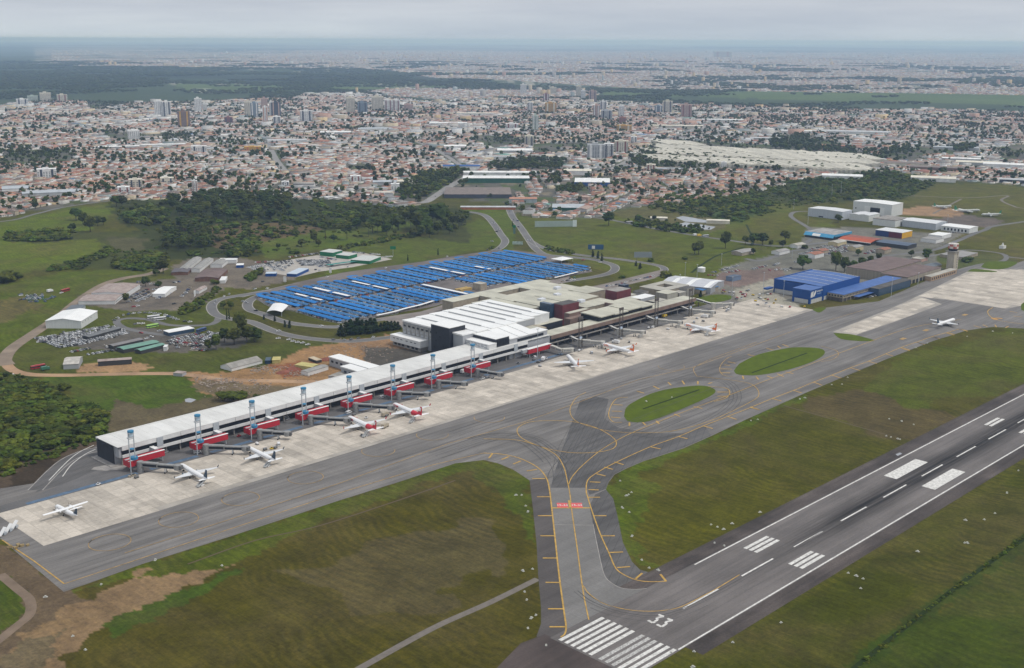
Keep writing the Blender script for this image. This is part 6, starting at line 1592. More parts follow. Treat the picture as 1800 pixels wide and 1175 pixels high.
gb('grey shed edge behind the pier near the wings', (586, 658), (592, 664), (612, 656), 3.0, wallG, MATS['roof_sack'], .6)
bb = thing('billboard', 'white upright billboard in the hedge by the dirt lot', 'billboard', (*G(343, 526), 0), math.radians(50))
MB().box(-3.5, 3.5, -.2, .2, 3, 9).build('panel', wallW, bb); MB().box(-2.5, -2.1, -.15, .15, .05, 2.98).box(2.1, 2.5, -.15, .15, .05, 2.98).build('frame', steelD, bb)
for k in range(62):
 px, py = random.gauss(62, 17), random.gauss(524, 4)
 if not (30 < px < 105 and 516 < py < 534): continue
 cars_at([(px, py, random.uniform(0, 360), random.choice(['blue', 'green', 'silver', 'grey', 'white', 'black', 'blue', 'green']))], 'in the scrap pile on the left meadow', z=.05)
for q in ((88, 514, 15, 'white', 'truck'), (115, 513, 25, 'red', 'bus'), (108, 516, 25, 'white', 'pickup'), (67, 648, 0, 'red', 'bus'), (80, 651, 0, 'green', 'truck'), (20, 660, 10, 'white', 'car')): cars_at([q], 'beside the dirt road on the left')
rb = thing('rubble_heap', 'scattered pale rubble and slabs beside the sandy building site', 'rubble', (0, 0, 0))
mb = MB()
for k in range(760):
 px, py = random.choice([(random.uniform(360, 480), random.gauss(678, 6)), (random.uniform(440, 500), random.gauss(650, 3.5)), (random.uniform(390, 420), random.gauss(700, 3)), (random.uniform(500, 560), random.gauss(655, 6)), (random.uniform(570, 690), random.gauss(620, 9)), (random.uniform(340, 420), random.gauss(670, 4))])
 x, y = G(px, py); s = random.uniform(.25, 1.3); a = random.uniform(0, 3)
 c, d = math.cos(a) * s, math.sin(a) * s; h = random.uniform(.1, .6)
 mb.prism([(x + c, y + d), (x - d, y + c), (x - c * .7, y - d), (x + d, y - c)], .02, h)
tag(mb.build('rubble_field', M('rubble_pale', (0.38, 0.33, 0.28), .95, .6, .2, col2=(.16, .11, .08)), rb), kind='stuff')
for i, (px, py, r, c) in enumerate(((620, 650, 5, 0), (520, 648, 7, 1), (497, 655, 5, 1), (575, 632, 6, 1), (640, 640, 5, 0))):
 x, y = G(px, py); t = thing('soil_heap', ('reddish' if c else 'sandy') + ' heap of soil on the building site near px'.replace(' near px', '') + (', beside the yellow huts', ', in the middle of the yard', ', left of the huts', ', behind the yellow huts', ', near the white wings')[i], 'soil heap', (x, y, 0))
 rings = [[(r * s * math.cos(a) * random.uniform(.85, 1.1) * 1.4, r * s * math.sin(a) * random.uniform(.85, 1.1), z) for a in np.linspace(0, 2 * math.pi, 10, endpoint=False)] for s, z in ((1, .02), (.75, .7), (.4, 1.3), (.1, 1.5))]
 MB().loft(rings).build('heap', M('soil_red', (0.24, 0.085, 0.055), .95, .4, .4) if c else M('soil_sand', (0.34, 0.22, 0.14), .95, .3, .4), t)
grn = M('hall_green', (0.012, 0.16, 0.065), .5, .1, .2); roofP = M('roof_pale', (0.50, 0.52, 0.50), .7, .12, .2)
gb('first green walled rental hall with pale flat roof', (566, 441), (585, 444.5), (602, 440), 5.5, grn, roofP, cat='rental hall', nm='rental_hall')
gb('second green walled rental hall, in the middle of three', (596, 446), (613, 450), (628, 446), 4.5, grn, roofP, cat='rental hall', nm='rental_hall')
gb('largest green edged rental hall at the yard corner', (623, 454), (650, 459), (670, 451), 4.2, grn, roofP, cat='rental hall', nm='rental_hall')
tl = thing('teal_canopy', 'teal net canopy row along the rental yard', 'canopy', (0, 0, 0))
mb = MB(); ribbon(mb, smooth_line(gp((575, 470), (600, 466), (625, 463), (645, 459)), 4), 7, 2.6); mb.build('net_roof', M('net_teal', (0.05, 0.22, 0.19), .8, .3, .3), tl)
gb('dark blue rental kiosk at the left end of the yard', (469, 477), (485, 481), (487, 478), 3.6, blueM, M('roof_pale_blue', (0.45, 0.52, 0.6), .7), cat='kiosk', nm='kiosk')
gb('long blue striped rental kiosk in the middle of the yard', (508, 479), (521, 482), (543, 472), 3.6, blueM, MATS['roof_pale_blue'], cat='kiosk', nm='kiosk')
gb('white and blue box shed left of the rental yard', (416, 463), (428, 466), (429, 463), 3.5, blueM, roofW2, cat='kiosk', nm='kiosk')
sg = thing('roadside_sign', 'green roadside sign on a tall pole beside the rental yard', 'sign', (*G(691, 451), 0)); MB().tube((0, 0, .05), (0, 0, 9), .2, 6).build('pole', steel, sg); MB().box(-3.5, 3.5, -.3, .3, 9, 13).build('panel', grn, sg); sg.rotation_euler = (0, 0, math.radians(-45))
for (px, py, lab, w, h, m_) in ((501, 498, 'white flag banner sign beside the left roundabout', 1.6, 6, wallW), (581, 482, 'white flag banner sign in front of the rental yard', 1.4, 6, wallW)):
 s_ = thing('banner_sign', lab, 'sign', (*G(px, py), 0), math.radians(-45)); MB().box(-w, w, -.15, .15, 1.5, 1.5 + h).build('panel', m_, s_); MB().tube((0, 0, .05), (0, 0, 1.49), .2, 5).build('pole', steel, s_)
def board(px, py, w, h, z, mat, lab, ang=-45):
 s_ = thing('billboard', lab, 'billboard', (*G(px, py), 0), math.radians(ang))
 MB().box(-w / 2, w / 2, -.3, .3, z, z + h).build('panel', mat, s_)
 for a in (-w * .35, w * .35): MB().box(a - .2, a + .2, .35, .7, .05, z + h * .8).build('leg', steelD, s_)
 return s_
bl = board(1047, 443, 20, 6.5, 3, M('board_blue', (0.02, 0.08, 0.17), .5), 'dark blue billboard with white square, on the lawn')
MB().box(-5, -1, -.36, -.31, 4, 8).build('white_logo_square', wallW, bl)
board(1130, 460, 22, 7, 5, M('board_grey', (0.24, 0.27, 0.28), .6), 'grey green billboard seen from behind on the lawn')
board(929, 380, 18, 6, 3, wallW, 'white billboard above the middle access road')
gw = board(977, 400, 62, 8.5, 1, M('screen_green', (0.33, 0.40, 0.37), .7, .1, .1), 'long pale green screen wall on the lawn', -38)
MB().box(25, 31, -.45, -.31, 0.6, 10.5).build('glass_end', M('glass_pale', (0.62, 0.68, 0.68), .3), gw)
board(910, 432, 14, 4, 1.5, M('board_green_white', (0.40, 0.50, 0.45), .6, .5, .3), 'pale green and white sign board between the access roads')
ss = thing('roadside_sign', 'green round topped pylon sign between the access roads', 'sign', (*G(904, 411), 0), math.radians(-45)); MB().box(-1.6, 1.6, -.3, .3, .05, 8.5).build('pylon', M('pylon_teal', (0.10, 0.18, 0.17), .6), ss); MB().tube((0, -.3, 10), (0, .3, 10), 2.6, 14).build('disc', grn, ss)
# ================================================================ RIGHT: hangars, tower, offices
def wb(name, label, cat, x0, x1, y0, y1, h, wall, roof, ridge=0, along='x', group=None, ov=.4):
 t = thing(name, label, cat, (x0, y0, 0), 0, group)
 lx, ly = x1 - x0, y1 - y0
 if ridge:
  mb = MB().gable(0, lx, 0, ly, .05, h, h + ridge, along, 0, 1, ov)
  w = MB(); r = MB()
  for f, mi in zip(mb.f, mb.m): (w if mi == 0 else r).poly([mb.v[i] for i in f])
  w.build('wall', wall, t); r.build('roof', roof, t)
 else:
  MB().box(.2, lx - .2, .2, ly - .2, .05, h - .35).build('wall', wall, t); MB().box(0, lx, 0, ly, h - .33, h).build('roof', roof, t)
 return t
bh = thing('blue_hangar', 'big royal blue hangar with white roof lines and white emblem', 'hangar', (1088, 611.5, 0))
MB().box(0, 78, 0, 59.5, 4.6, 14.6).build('wall', blueM, bh)
MB().box(.3, 77.7, .3, 59.2, .05, 4.58).build('lower_wall', M('panel_pale', (0.50, 0.50, 0.48), .7, .15, .3), bh)
for (a, b_) in ((0, 1.2), (58.3, 59.5)): MB().box(-.06, 3, a, b_, .05, 4.59).build('corner_pier', blueM, bh)
n = 10
for k in range(5):
 mb = MB(); prev = None
 x0_, x1_ = k * 15.6 + .4, k * 15.6 + 15.1
 for i in range(n + 1):
  y = 59.5 * i / n; z = 14.65 + .9 * math.sin(math.pi * i / n)
  cur = ((x0_, y, z), (x1_, y, z))
  if prev: mb.poly([prev[0], prev[1], cur[1], cur[0]])
  prev = cur
 mb.build('roof_bay', blueR, bh)
 mb = MB(); prev = None
 for i in range(n + 1):
  y = 59.5 * i / n; z = 14.9 + .9 * math.sin(math.pi * i / n)
  cur = ((x1_ - .1, y, z), (x1_ + .6, y, z))
  if prev: mb.poly([prev[0], prev[1], cur[1], cur[0]])
  prev = cur
 if k < 5: mb.build('roof_light', roofW2, bh)
MB().box(0, 78, -.05, .9, 14.62, 15.4).box(0, 78, 58.6, 59.55, 14.62, 15.4).build('parapet', blueM, bh)
ba = MB().box(-25, -.1, .3, 21, 4.6, 14.2); ba.build('annex_wall', blueM, bh)
MB().box(-24.8, -.1, .5, 20.8, .05, 4.58).build('annex_lower_wall', MATS['panel_pale'], bh)
MB().box(-25.2, -.05, .1, 21.2, 14.22, 14.6).build('annex_roof', blueR, bh)
for a in ((-25.06, -22.5, .2, 2.2), (-25.06, -23.8, 18.6, 21.05)): MB().box(*a, .05, 4.59).build('corner_pier', blueM, bh)
MB().box(-15, -3, 58, 63, 5.0, 6.6).build('side_canopy', blueM, bh)
em = MB()
def disc(cx, cz, r, y, a0=0, a1=2 * math.pi, n=18): return [(cx + r * math.cos(a), y, cz + r * math.sin(a)) for a in np.linspace(a0, a1, n)]
em.poly([(-23.6, .24, 6.6), (-19.8, .24, 6.6), (-18.6, .24, 8.4), (-19.8, .24, 12.6), (-21.6, .24, 12.8), (-23.3, .24, 11.4)])
em.poly([(-18.6, .24, 6.7), (-16.4, .24, 6.9), (-13.8, .24, 9.6), (-12.8, .24, 13.0), (-14.6, .24, 13.2), (-16.6, .24, 10.2), (-17.6, .24, 12.8), (-18.9, .24, 12.9), (-18.0, .24, 9.4)])
em.build('emblem', wallW, bh)
text_mesh('lettering', 'aeroporto', 3.1, wallW, (-5.6, .2, 11.9), (math.radians(90), 0, 0), parent=bh, bold=.05, sx=.95)
MB().box(-11, -3, .16, .22, 8.6, 9.3).build('lettering_line', M('line_pale_blue', (0.25, 0.36, 0.55), .6), bh)
of = thing('two_storey_office', 'long two storey office with blue roof in front of the blue hangar', 'office', (1097, 592, 0))
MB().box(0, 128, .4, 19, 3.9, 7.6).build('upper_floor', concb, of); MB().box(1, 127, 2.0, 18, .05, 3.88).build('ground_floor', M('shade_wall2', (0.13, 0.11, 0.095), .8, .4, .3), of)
for k in range(16): MB().box(k * 8.05, k * 8.05 + 7.95, -.1, 19.3, 7.62, 8.0).build('roof_panel', blueR, of)
for k in range(40): MB().box(1.5 + k * 3.15, 3.1 + k * 3.15, .30, .38, 5.0, 6.6).build('window', glass, of)
for k in range(5): MB().box(-.08, -.01, 2 + k * 3.4, 3.8 + k * 3.4, 5.0, 6.6).build('window', glass, of)
for k in range(17): MB().box(k * 7.9, k * 7.9 + .5, .4, .9, .05, 3.85).build('column', concb, of)
MB().box(20, 55, -6.5, -.2, 3.3, 3.7).build('low_roof', blueR, of)
wb('dark_roofed_office', 'charcoal roofed office with blue glass at the far end of the long office', 'office', 1150, 1224, 580, 591.2, 8.2, glassB, MATS['roof_dark'])
bw = thing('cargo_warehouse', 'huge flat brown roofed warehouse with beige ribbed walls', 'warehouse', (1228, 586, 0))
for (a, b_, c, d, h) in ((0, 100, 32, 76, 11.0), (0, 84, 0, 31.7, 9.2)):
 MB().box(a + .3, b_, c + .3, d, .05, h - .4).build('wall', M('ribbed_beige2', (0.30, 0.265, 0.21), .8, .2, .2, stretch=(2, 2, .1)), bw)
 for k in range(8):
  MB().box(a + (b_ - a) * k / 8, a + (b_ - a) * (k + 1) / 8 - .15, c, d + .3, h - .38, h).build('roof_panel', tile, bw)
for k in range(5): MB().box(4 + k * 9, 10 + k * 9, .2, .29, .1, 4.2).build('door', dark, bw)
tb = wb('tan_office', 'small tan office row beside the control tower', 'office', 1268, 1335, 577, 585.5, 5.5, M('wall_tan', (0.42, 0.30, 0.20), .85, .25, .3), MATS['roof_beige'])
for k in range(12): MB().box(2 + k * 5.3, 4.4 + k * 5.3, .08, .18, 1.2, 3.8).build('window', glass, tb)
wb('slate_roofed_hall', 'long slate roofed hall behind the control tower base', 'hall', 1318, 1350, 603, 616, 5.5, concb, MATS['roof_slate'], 1.2)
wb('pink_house', 'small pink and cream house between trees behind the warehouse', 'house', 1372, 1392, 640, 652, 4.2, M('wall_pink', (0.48, 0.31, 0.25), .85, .2, .3), MATS['roof_beige'])
wb('flat_roof_store', 'wide low flat roofed store behind the control tower', 'store', 1425, 1470, 610, 640, 4, concb, M('roof_grey_flat', (0.30, 0.29, 0.28), .9, .2, .2))
ct = thing('control_tower', 'concrete airport control tower with red and white chequered cab', 'control tower', (1353, 592, 0))
MB().box(-4.6, 2.2, -4.5, 4.5, .05, 22.5).build('shaft', M('tower_concrete', (0.44, 0.395, 0.32), .85, .25, .4, stretch=(1, 1, .2)), ct)
MB().box(2.21, 6.2, -4.8, 1.5, .05, 21.6).build('stair_shaft', MATS['tower_concrete'], ct)
for k in range(6): MB().box(2.9, 3.7, -4.9, -4.81, 3 + k * 3, 4.2 + k * 3).build('window', dark, ct)
MB().box(-7, 7, -6.2, 6.2, 22.52, 23.4).build('gallery', concr, ct)
MB().loft([[(5.2 * math.cos(a) , 5.2 * math.sin(a), 23.42) for a in np.linspace(0, 2 * math.pi, 8, endpoint=False)], [(5.9 * math.cos(a), 5.9 * math.sin(a), 26.3) for a in np.linspace(0, 2 * math.pi, 8, endpoint=False)]]).build('cab_glazing', glass, ct)
cbr = M('chequer_red', (0.42, 0.12, 0.09), .7, .2, .5); cbw = M('chequer_white', (0.60, 0.55, 0.50), .7, .2, .5)
for k in range(8):
 for j in range(2):
  a0, a1 = 2 * math.pi * k / 8, 2 * math.pi * (k + 1) / 8
  for q in range(2):
   f0, f1 = q / 2, (q + 1) / 2
   P0 = np.array([6.2 * math.cos(a0), 6.2 * math.sin(a0)]); P1 = np.array([6.2 * math.cos(a1), 6.2 * math.sin(a1)])
   A, B = P0 * (1 - f0) + P1 * f0, P0 * (1 - f1) + P1 * f1
   z0_, z1_ = 26.32 + j * 2.6, 28.9 + j * 2.6
   MB().poly([(*A, z0_), (*B, z0_), (*B, z1_), (*A, z1_)]).poly([(*(A * .96), z1_), (*(B * .96), z1_), (*(B * .96), z0_), (*(A * .96), z0_)]).build('chequer_panel', cbr if (q + j + k) % 2 else cbw, ct)
MB().tube((0, 0, 31.52), (0, 0, 32.0), 6.3, 8).build('cab_roof', cbw, ct)
MB().tube((0, 0, 32), (0, 0, 37.5), .15, 5).build('antenna', steel, ct); MB().box(-3, -2.6, 1, 1.4, 32, 35).build('antenna', steel, ct)
wH = wb('maintenance_hangar', 'tallest white hangar with a dark door opening, beyond the apron', 'hangar', 1708, 1745, 851, 917, 18.5, MATS['hangar_white'], roofW2, .9, 'x')
MB().box(-.16, -.02, 19.5, 36, .1, 11.5).build('door_opening', dark, wH); MB().box(-.3, -.02, 12, 19.3, .1, 13).build('door_leaf', roofW2, wH); MB().box(-.3, -.02, 36.2, 46, .1, 13).build('door_leaf', roofW2, wH); MB().box(-.1, -.02, 60, 62, 7, 9).build('vent', dark, wH)
gH = wb('grey_hangar', 'long pale grey hangar left of the tallest white hangar', 'hangar', 1622, 1652, 888, 947, 12.5, M('hangar_bluegrey', (0.47, 0.50, 0.545), .6, .1, .2, stretch=(3, 3, .2)), M('roof_palegrey', (0.62, 0.63, 0.64), .6, .08, .2), .8, 'x')
MB().box(-.1, -.02, 32, 40, .5, 2.4).build('window_band', dark, gH)
for (a, b_, c, d, h, lab) in ((1634, 1668, 866, 882, 9.2, 'first white ribbed bay between the two tall hangars'), (1634, 1668, 850, 865.8, 9.6, 'second white ribbed bay beside the tall white hangar')):
 wb('ribbed_bay', lab, 'hangar bay', a, b_, c, d, h, MATS['hangar_white'], M('roof_ribbed', (0.60, 0.61, 0.62), .6, .12, .3, stretch=(.1, 4, 1)), 1.0, 'x')
sk = wb('roofless_hangar', 'half roofless white hangar with rusty roof beams', 'hangar', 1612, 1656, 796, 832, 10, MATS['hangar_white'], M('roof_rust', (0.14, 0.10, 0.085), .9, .3, .2))
for k in range(9): MB().box(1 + k * 4.7, 3.0 + k * 4.7, 0, 36, 10.02, 10.6).build('roof_beam', MATS['roof_patchy'], sk)
wb('long_grey_hangar', 'long blue grey hangar with broken right corner, by the brown pad', 'hangar', 1630, 1664, 742, 794, 9.5, MATS['hangar_bluegrey'], MATS['roof_palegrey'], 1.5, 'y')
w3 = wb('small_white_hangar', 'small bright white hangar with dark windows beside the perimeter road', 'hangar', 1636, 1665, 695, 737, 7, MATS['hangar_white'], roofW2, .9, 'y')
for k in range(7): MB().box(-.1, -.02, 4 + k * 5.2, 6.4 + k * 5.2, 1.5, 4.8).build('window', dark, w3)
lb = thing('light_blue_hangar', 'light blue edged hangar with grey patched roof', 'hangar', (1443, 801, 0))
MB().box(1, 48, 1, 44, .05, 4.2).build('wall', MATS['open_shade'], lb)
sky_b = M('fascia_sky_blue', (0.07, 0.30, 0.50), .6, .2, .4)
MB().loft([[(-2, -1, 3.0), (-2, 45, 3.0), (-1.8, 45, 3.3), (-1.8, -1, 3.3)], [(3, -1, 7.0), (3, 45, 7.0), (3, 45, 7.3), (3, -1, 7.3)]]).build('sloped_fascia', sky_b, lb)
MB().box(3, 49, -1.2, -.6, 4.0, 7.3).build('side_fascia', sky_b, lb); MB().box(3.02, 49, -.58, 45, 6.7, 7.2).build('roof', M('roof_streaky', (0.34, 0.33, 0.32), .85, .45, .15, stretch=(.3, 2, 1)), lb)
MB().poly([(-1.95, 20, 3.35), (-1.95, 32, 3.35), (1.8, 32, 6.3), (1.8, 20, 6.3)][::-1]).build('white_patch', wallW, lb)
orb = thing('orange_shop', 'low shop with orange red sloped roof and cream edge', 'shop', (1440, 744, 0))
MB().box(1, 30, 1, 46, .05, 3.6).build('wall', MATS['open_shade'], orb)
MB().loft([[(-1, -1, 3.6), (-1, 47, 3.6), (-1, 47, 4.0), (-1, -1, 4.0)], [(12, -1, 6.0), (12, 47, 6.0), (12, 47, 6.4), (12, -1, 6.4)]]).build('front_roof', M('roof_orange', (0.42, 0.09, 0.04), .7, .15, .3), orb)
MB().box(-2.4, -1.02, -1, 47, 3.3, 3.9).build('cream_edge', roofW, orb); MB().box(12.02, 31, -1, 47, 5.7, 6.2).build('back_roof', M('roof_dull_red', (0.30, 0.10, 0.07), .8, .3, .2), orb)
tc3 = thing('tricolour_store', 'box store with dark blue, maroon and yellow walls', 'store', (1524, 741, 0))
MB().box(.3, 29, 20, 40, .05, 7.8).build('blue_wall', M('wall_deep_blue', (0.015, 0.04, 0.15), .6, .1, .3), tc3); MB().box(.3, 29, .3, 19.9, .05, 7.8).build('maroon_wall', M('wall_deep_maroon', (0.13, 0.015, 0.03), .6, .1, .3), tc3)
MB().box(.1, 30, -.1, .25, .05, 7.9).build('yellow_wall', M('wall_yellow', (0.66, 0.36, 0.02), .6, .1, .3), tc3); MB().box(-.2, 30.5, -.2, 40.3, 7.92, 8.4).build('roof', MATS['roof_palegrey'], tc3)
wb('dark_blue_shop', 'low dark blue roofed shop with white end', 'shop', 1448, 1474, 695, 740, 4.8, MATS['open_shade'], M('roof_steel_blue', (0.09, 0.12, 0.17), .7, .25, .2), .8, 'y')
wb('white_blue_office', 'small white office with a blue stripe beside the tricolour store', 'office', 1520, 1545, 690, 712, 5, wallW, MATS['roof_grey_flat'])
wb('pale_store', 'small pale store behind the white and blue office', 'store', 1560, 1590, 700, 720, 5, wallW, roofW2)
wb('blue_roof_shed', 'blue roofed open shed beside the cargo shed', 'shed', 1022, 1052, 718, 728, 4.5, concb, M('roof_mid_blue', (0.05, 0.17, 0.38), .6, .2, .2), .6)
wb('blue_gate_shelter', 'small blue gate shelter in the car park', 'shelter', 1105, 1122, 735, 745, 5, M('shelter_grey_blue', (0.16, 0.22, 0.32), .7), MATS['roof_steel_blue'])
for k, (x, y, lx_, ly_, h, c, lab) in enumerate(((1300, 745, 22, 14, 5, 0, 'cream house with terracotta roof behind the big tree'), (1330, 752, 16, 12, 5, 0, 'second terracotta roofed house behind the big tree'), (1385, 735, 20, 12, 5, 1, 'grey roofed house among the parked cars'), (1290, 790, 24, 12, 4, 1, 'grey shed by the curved lawn road'), (1250, 820, 30, 16, 4, 1, 'low grey shed at the lawn edge'), (1400, 770, 24, 14, 5, 2, 'yellowish house between the shops'), (1350, 800, 20, 12, 4, 2, 'small cream house by the grey lot'), (1395, 700, 18, 12, 5, 0, 'red roofed house beside the dark trees'))):
 wb('yard_house', lab, 'house', x, x + lx_, y, y + ly_, h, (wallW, concb, M('wall_cream_y', (0.55, 0.47, 0.28), .85, .2, .3))[k % 3], (M('roof_terra', (0.33, 0.15, 0.10), .9, .3, .3), MATS['roof_grey_flat'], MATS['roof_beige'])[c], 1.4, 'x')
pm2 = thing('radome_hut', 'small white equipment hut with dome on the far grass', 'hut', (*G(1762, 437), 0)); MB().box(-4, 4, -3, 3, .05, 4, 0, 1).build('wall', [wallW, roofC], pm2); MB().tube((0, 0, 4.02), (0, 0, 7.5), 1.6, 10, .6).build('dome', wallW, pm2)
wt = thing('water_tank', 'small white round tank at the end of the weedy stream', 'tank', (*G(1233, 478), 0)); MB().tube((0, 0, .05), (0, 0, 5), 4.5, 14).build('drum', wallW, wt); MB().tube((0, 0, 5.02), (0, 0, 6.2), 4.6, 14, .6).build('cone_roof', roofW2, wt)
for i, (px, py, h) in enumerate(((1377, 522, 17), (1341, 522, 26), (1286, 527, 24), (1566, 525, 22), (1613, 505, 16), (1195, 505, 14), (1204, 489, 18), (1225, 490, 16), (1268, 467, 14), (1665, 395, 14), (1395, 368, 16), (1420, 395, 16), (1462, 345, 20), (1478, 342, 22), (1392, 455, 14))):
 t = thing('light_pole', 'thin pale pole standing ' + ('at the blue hangar corner', 'left of the blue hangar', 'by the oval lawn', 'in front of the two storey office', 'beside the warehouse', 'behind the cargo shed', 'on the stream bank', 'beside the white tank', 'in the visitor car park', 'by the small white hangar', 'near the grey hangar', 'left of the light blue hangar', 'behind the grey hangar, left one', 'behind the grey hangar, right one', 'beside the dark sheds')[i], 'light pole', (*G(px, py), 0), 0)
 MB().tube((0, 0, .05), (0, 0, h), .28, 5, .15).build('post', steel, t); MB().box(-1, 1, -.4, .4, h + .01, h + .5).build('lamp_head', steel, t)
st = thing('passenger_stairs', 'white towable passenger stairs at the bottom left apron corner', 'stairs', (*G(12, 938), 0), math.radians(30))
for k in range(3):
 MB().loft([[(-6 + k * 5, -1, .6), (-6 + k * 5, 1, .6), (-6 + k * 5, 1, 1.0), (-6 + k * 5, -1, 1.0)], [(-1 + k * 5, -1, 3.8), (-1 + k * 5, 1, 3.8), (-1 + k * 5, 1, 4.3), (-1 + k * 5, -1, 4.3)]]).build('flight', wallW, st)
 MB().box(-3 + k * 5, -1 + k * 5, -.8, .8, .2, 1.6).build('frame', steel, st)
yg = thing('equipment_pile', 'yellowish pile of ground equipment at the apron corner', 'equipment', (*G(32, 962), 0), 0)
for k in range(9): MB().box(*(lambda a, b_: (a, a + 1.6, b_, b_ + 1.3))(random.uniform(-5, 4), random.uniform(-3, 2)), .05, random.uniform(.5, 1.5)).build('crate', M('crate_ochre', (0.32, 0.24, 0.12), .9, .4, .6), yg)
for i, (x, y, lab) in enumerate(((351, 604, 'grey boarding stairs at the tail of the nearest navy tailed airliner'), (399, 604, 'grey boarding stairs at the tail of the second navy tailed airliner'), (480, 606, 'grey boarding stairs at the nearer red tailed airliner'), (523, 607, 'grey boarding stairs at the further red tailed airliner'), (883, 608, 'dark boarding stairs at the farthest orange tailed airliner'))):
 t = thing('boarding_stairs', lab, 'stairs', (x - 2.5, y + 2, 0), math.radians(200), 'boarding stairs at aircraft tails')
 MB().loft([[(0, -.8, 3.0), (0, .8, 3.0), (0, .8, 3.3), (0, -.8, 3.3)], [(7.5, -.8, .4), (7.5, .8, .4), (7.5, .8, .7), (7.5, -.8, .7)]]).build('flight', MATS['stair_grey'], t)
 for s in (-.85, .8): MB().loft([[(0, s, 3.3), (0, s + .05, 3.3), (0, s + .05, 4.2), (0, s, 4.2)], [(7.5, s, .7), (7.5, s + .05, .7), (7.5, s + .05, 1.6), (7.5, s, 1.6)]]).build('handrail', steel, t)
 MB().box(2, 5, -.9, .9, .25, .8).build('chassis', wallW, t)
# ================================================================ every vehicle: the 300 nearest one by one, the rest as one mass
CARS = [c for c in CARS if math.isfinite(c[0])]
seen = {}; keep = []
for c in sorted(CARS, key=lambda c: c[0] ** 2 + c[1] ** 2):
 k = (round(c[0] / 1.9), round(c[1] / 1.9))
 if any((k[0] + a, k[1] + b_) in seen for a in (0,) for b_ in (0,)): continue
 seen[k] = 1; keep.append(c)
pri = [c for c in keep if c[3] in ('bus', 'truck', 'tug', 'cart') or c[5] == AP]
oth = [c for c in keep if c not in pri]
ind = (pri + oth)[:300]
ks_ = set(id(c) for c in ind)
NM = {'car': 'parked_car', 'van': 'van', 'pickup': 'pickup_truck', 'truck': 'service_truck', 'bus': 'bus', 'tug': 'tow_tractor', 'cart': 'baggage_cart'}
CT = {'car': 'car', 'van': 'van', 'pickup': 'pickup', 'truck': 'truck', 'bus': 'bus', 'tug': 'tow tractor', 'cart': 'baggage cart'}
for c in ind:
 o = link(NM[c[3]], car_mesh(c[3], c[4]), None, (c[0], c[1], c[6]), math.radians(c[2]))
 tag(o, '%s %s %s' % (c[4], CT[c[3]], c[5]), CT[c[3]], CT[c[3]] + 's ' + c[5])
def mass(name, items, label):
 """many copies of car-like shapes in one mesh, painted per corner"""
 V, LV, LS, COLR = [], [], [], []
 b0 = 0; l0 = 0
 geo = {k: car_geo(k) for k in NM}
 cc = {1: (0.03, 0.035, 0.04), 2: (0.02, 0.02, 0.02)}
 for (x, y, h, kind, col, _, z) in items:
  ca, sa = math.cos(math.radians(h)), math.sin(math.radians(h))
  for p, s in geo[kind][:10]:
   for q in p: V.append((x + q[0] * ca - q[1] * sa, y + q[0] * sa + q[1] * ca, z + q[2]))
   n = len(p); LV += list(range(b0, b0 + n)); LS.append(l0); l0 += n; b0 += n
   COLR += [cc.get(s, PAINT[col])] * n
 me = bpy.data.meshes.new(name)
 me.vertices.add(len(V)); me.vertices.foreach_set('co', np.array(V, np.float32).ravel())
 me.loops.add(len(LV)); me.loops.foreach_set('vertex_index', np.array(LV, np.int32))
 me.polygons.add(len(LS)); me.polygons.foreach_set('loop_start', np.array(LS, np.int32))
 me.update(calc_edges=True)
 at = me.color_attributes.new('paint', 'FLOAT_COLOR', 'CORNER')
 a = np.ones((len(LV), 4), np.float32); a[:, :3] = np.array(COLR); at.data.foreach_set('color', a.ravel())
 m = bpy.data.materials.new(name); m.use_nodes = True
 n_ = m.node_tree.nodes.new('ShaderNodeVertexColor'); n_.layer_name = 'paint'
 bb_ = m.node_tree.nodes['Principled BSDF']; bb_.inputs['Roughness'].default_value = .4
 m.node_tree.links.new(n_.outputs[0], bb_.inputs['Base Color'])
 me.materials.append(m)
 return tag(link(name, me), label, kind='stuff')
mass('parked_cars', [c for c in keep if id(c) not in ks_], 'hundreds of further cars parked under the blue canopies and in the yards')
padm = M('pad_pale', (0.45, 0.45, 0.41), .8)
PADS = [(1136, 706), (1181, 699), (1090, 846), (907, 871), (917, 871), (924, 890), (928, 900), (1105, 870), (1110, 866), (1101, 872), (1093, 892), (1106, 901), (1111, 943), (1128, 985), (1141, 999), (1157, 1003), (1250, 923), (1261, 927), (1272, 931), (1256, 955), (1273, 960), (1336, 901), (922, 1041), (926, 1055), (934, 1087), (928, 1105), (936, 1001), (919, 1004), (942, 1082), (1491, 1008), (1505, 1013), (1517, 1018), (1513, 1035), (1613, 970), (1373, 1095), (1288, 1130), (1218, 1173), (1558, 767), (1566, 769), (1578, 772), (1582, 773), (1563, 737), (1585, 741), (1606, 747), (1332, 738), (1406, 702), (1462, 677), (1490, 664), (1610, 612), (1630, 604), (1700, 592), (1745, 583), (1780, 586), (1480, 676), (1697, 915), (1730, 914), (1749, 903), (1770, 867), (1790, 828), (1696, 955), (1700, 955), (150, 1143), (128, 1119), (80, 1050), (178, 1028), (390, 995), (273, 985), (1180, 1148), (1220, 1146), (1287, 921), (1095, 894), (1320, 740), (1415, 700), (960, 1135)]
P1 = MB().box(-.9, .9, -.6, .6, .02, .2).mesh('pad', padm); P2 = MB().box(-.35, .35, -.5, .5, .21, .9).mesh('light_head', padm)
for i, (px, py) in enumerate(PADS):
 t = thing('airfield_light', 'small pale airfield light box on a pad in the grass', 'airfield light', (*G(px, py), 0.02), random.uniform(0, 3), 'airfield lights and pads in the grass')
 t.scale = (.8, .8, .7) if i % 3 else (1.2, 1.0, .8)
 link('pad', P1, t); link('light_head', P2, t)
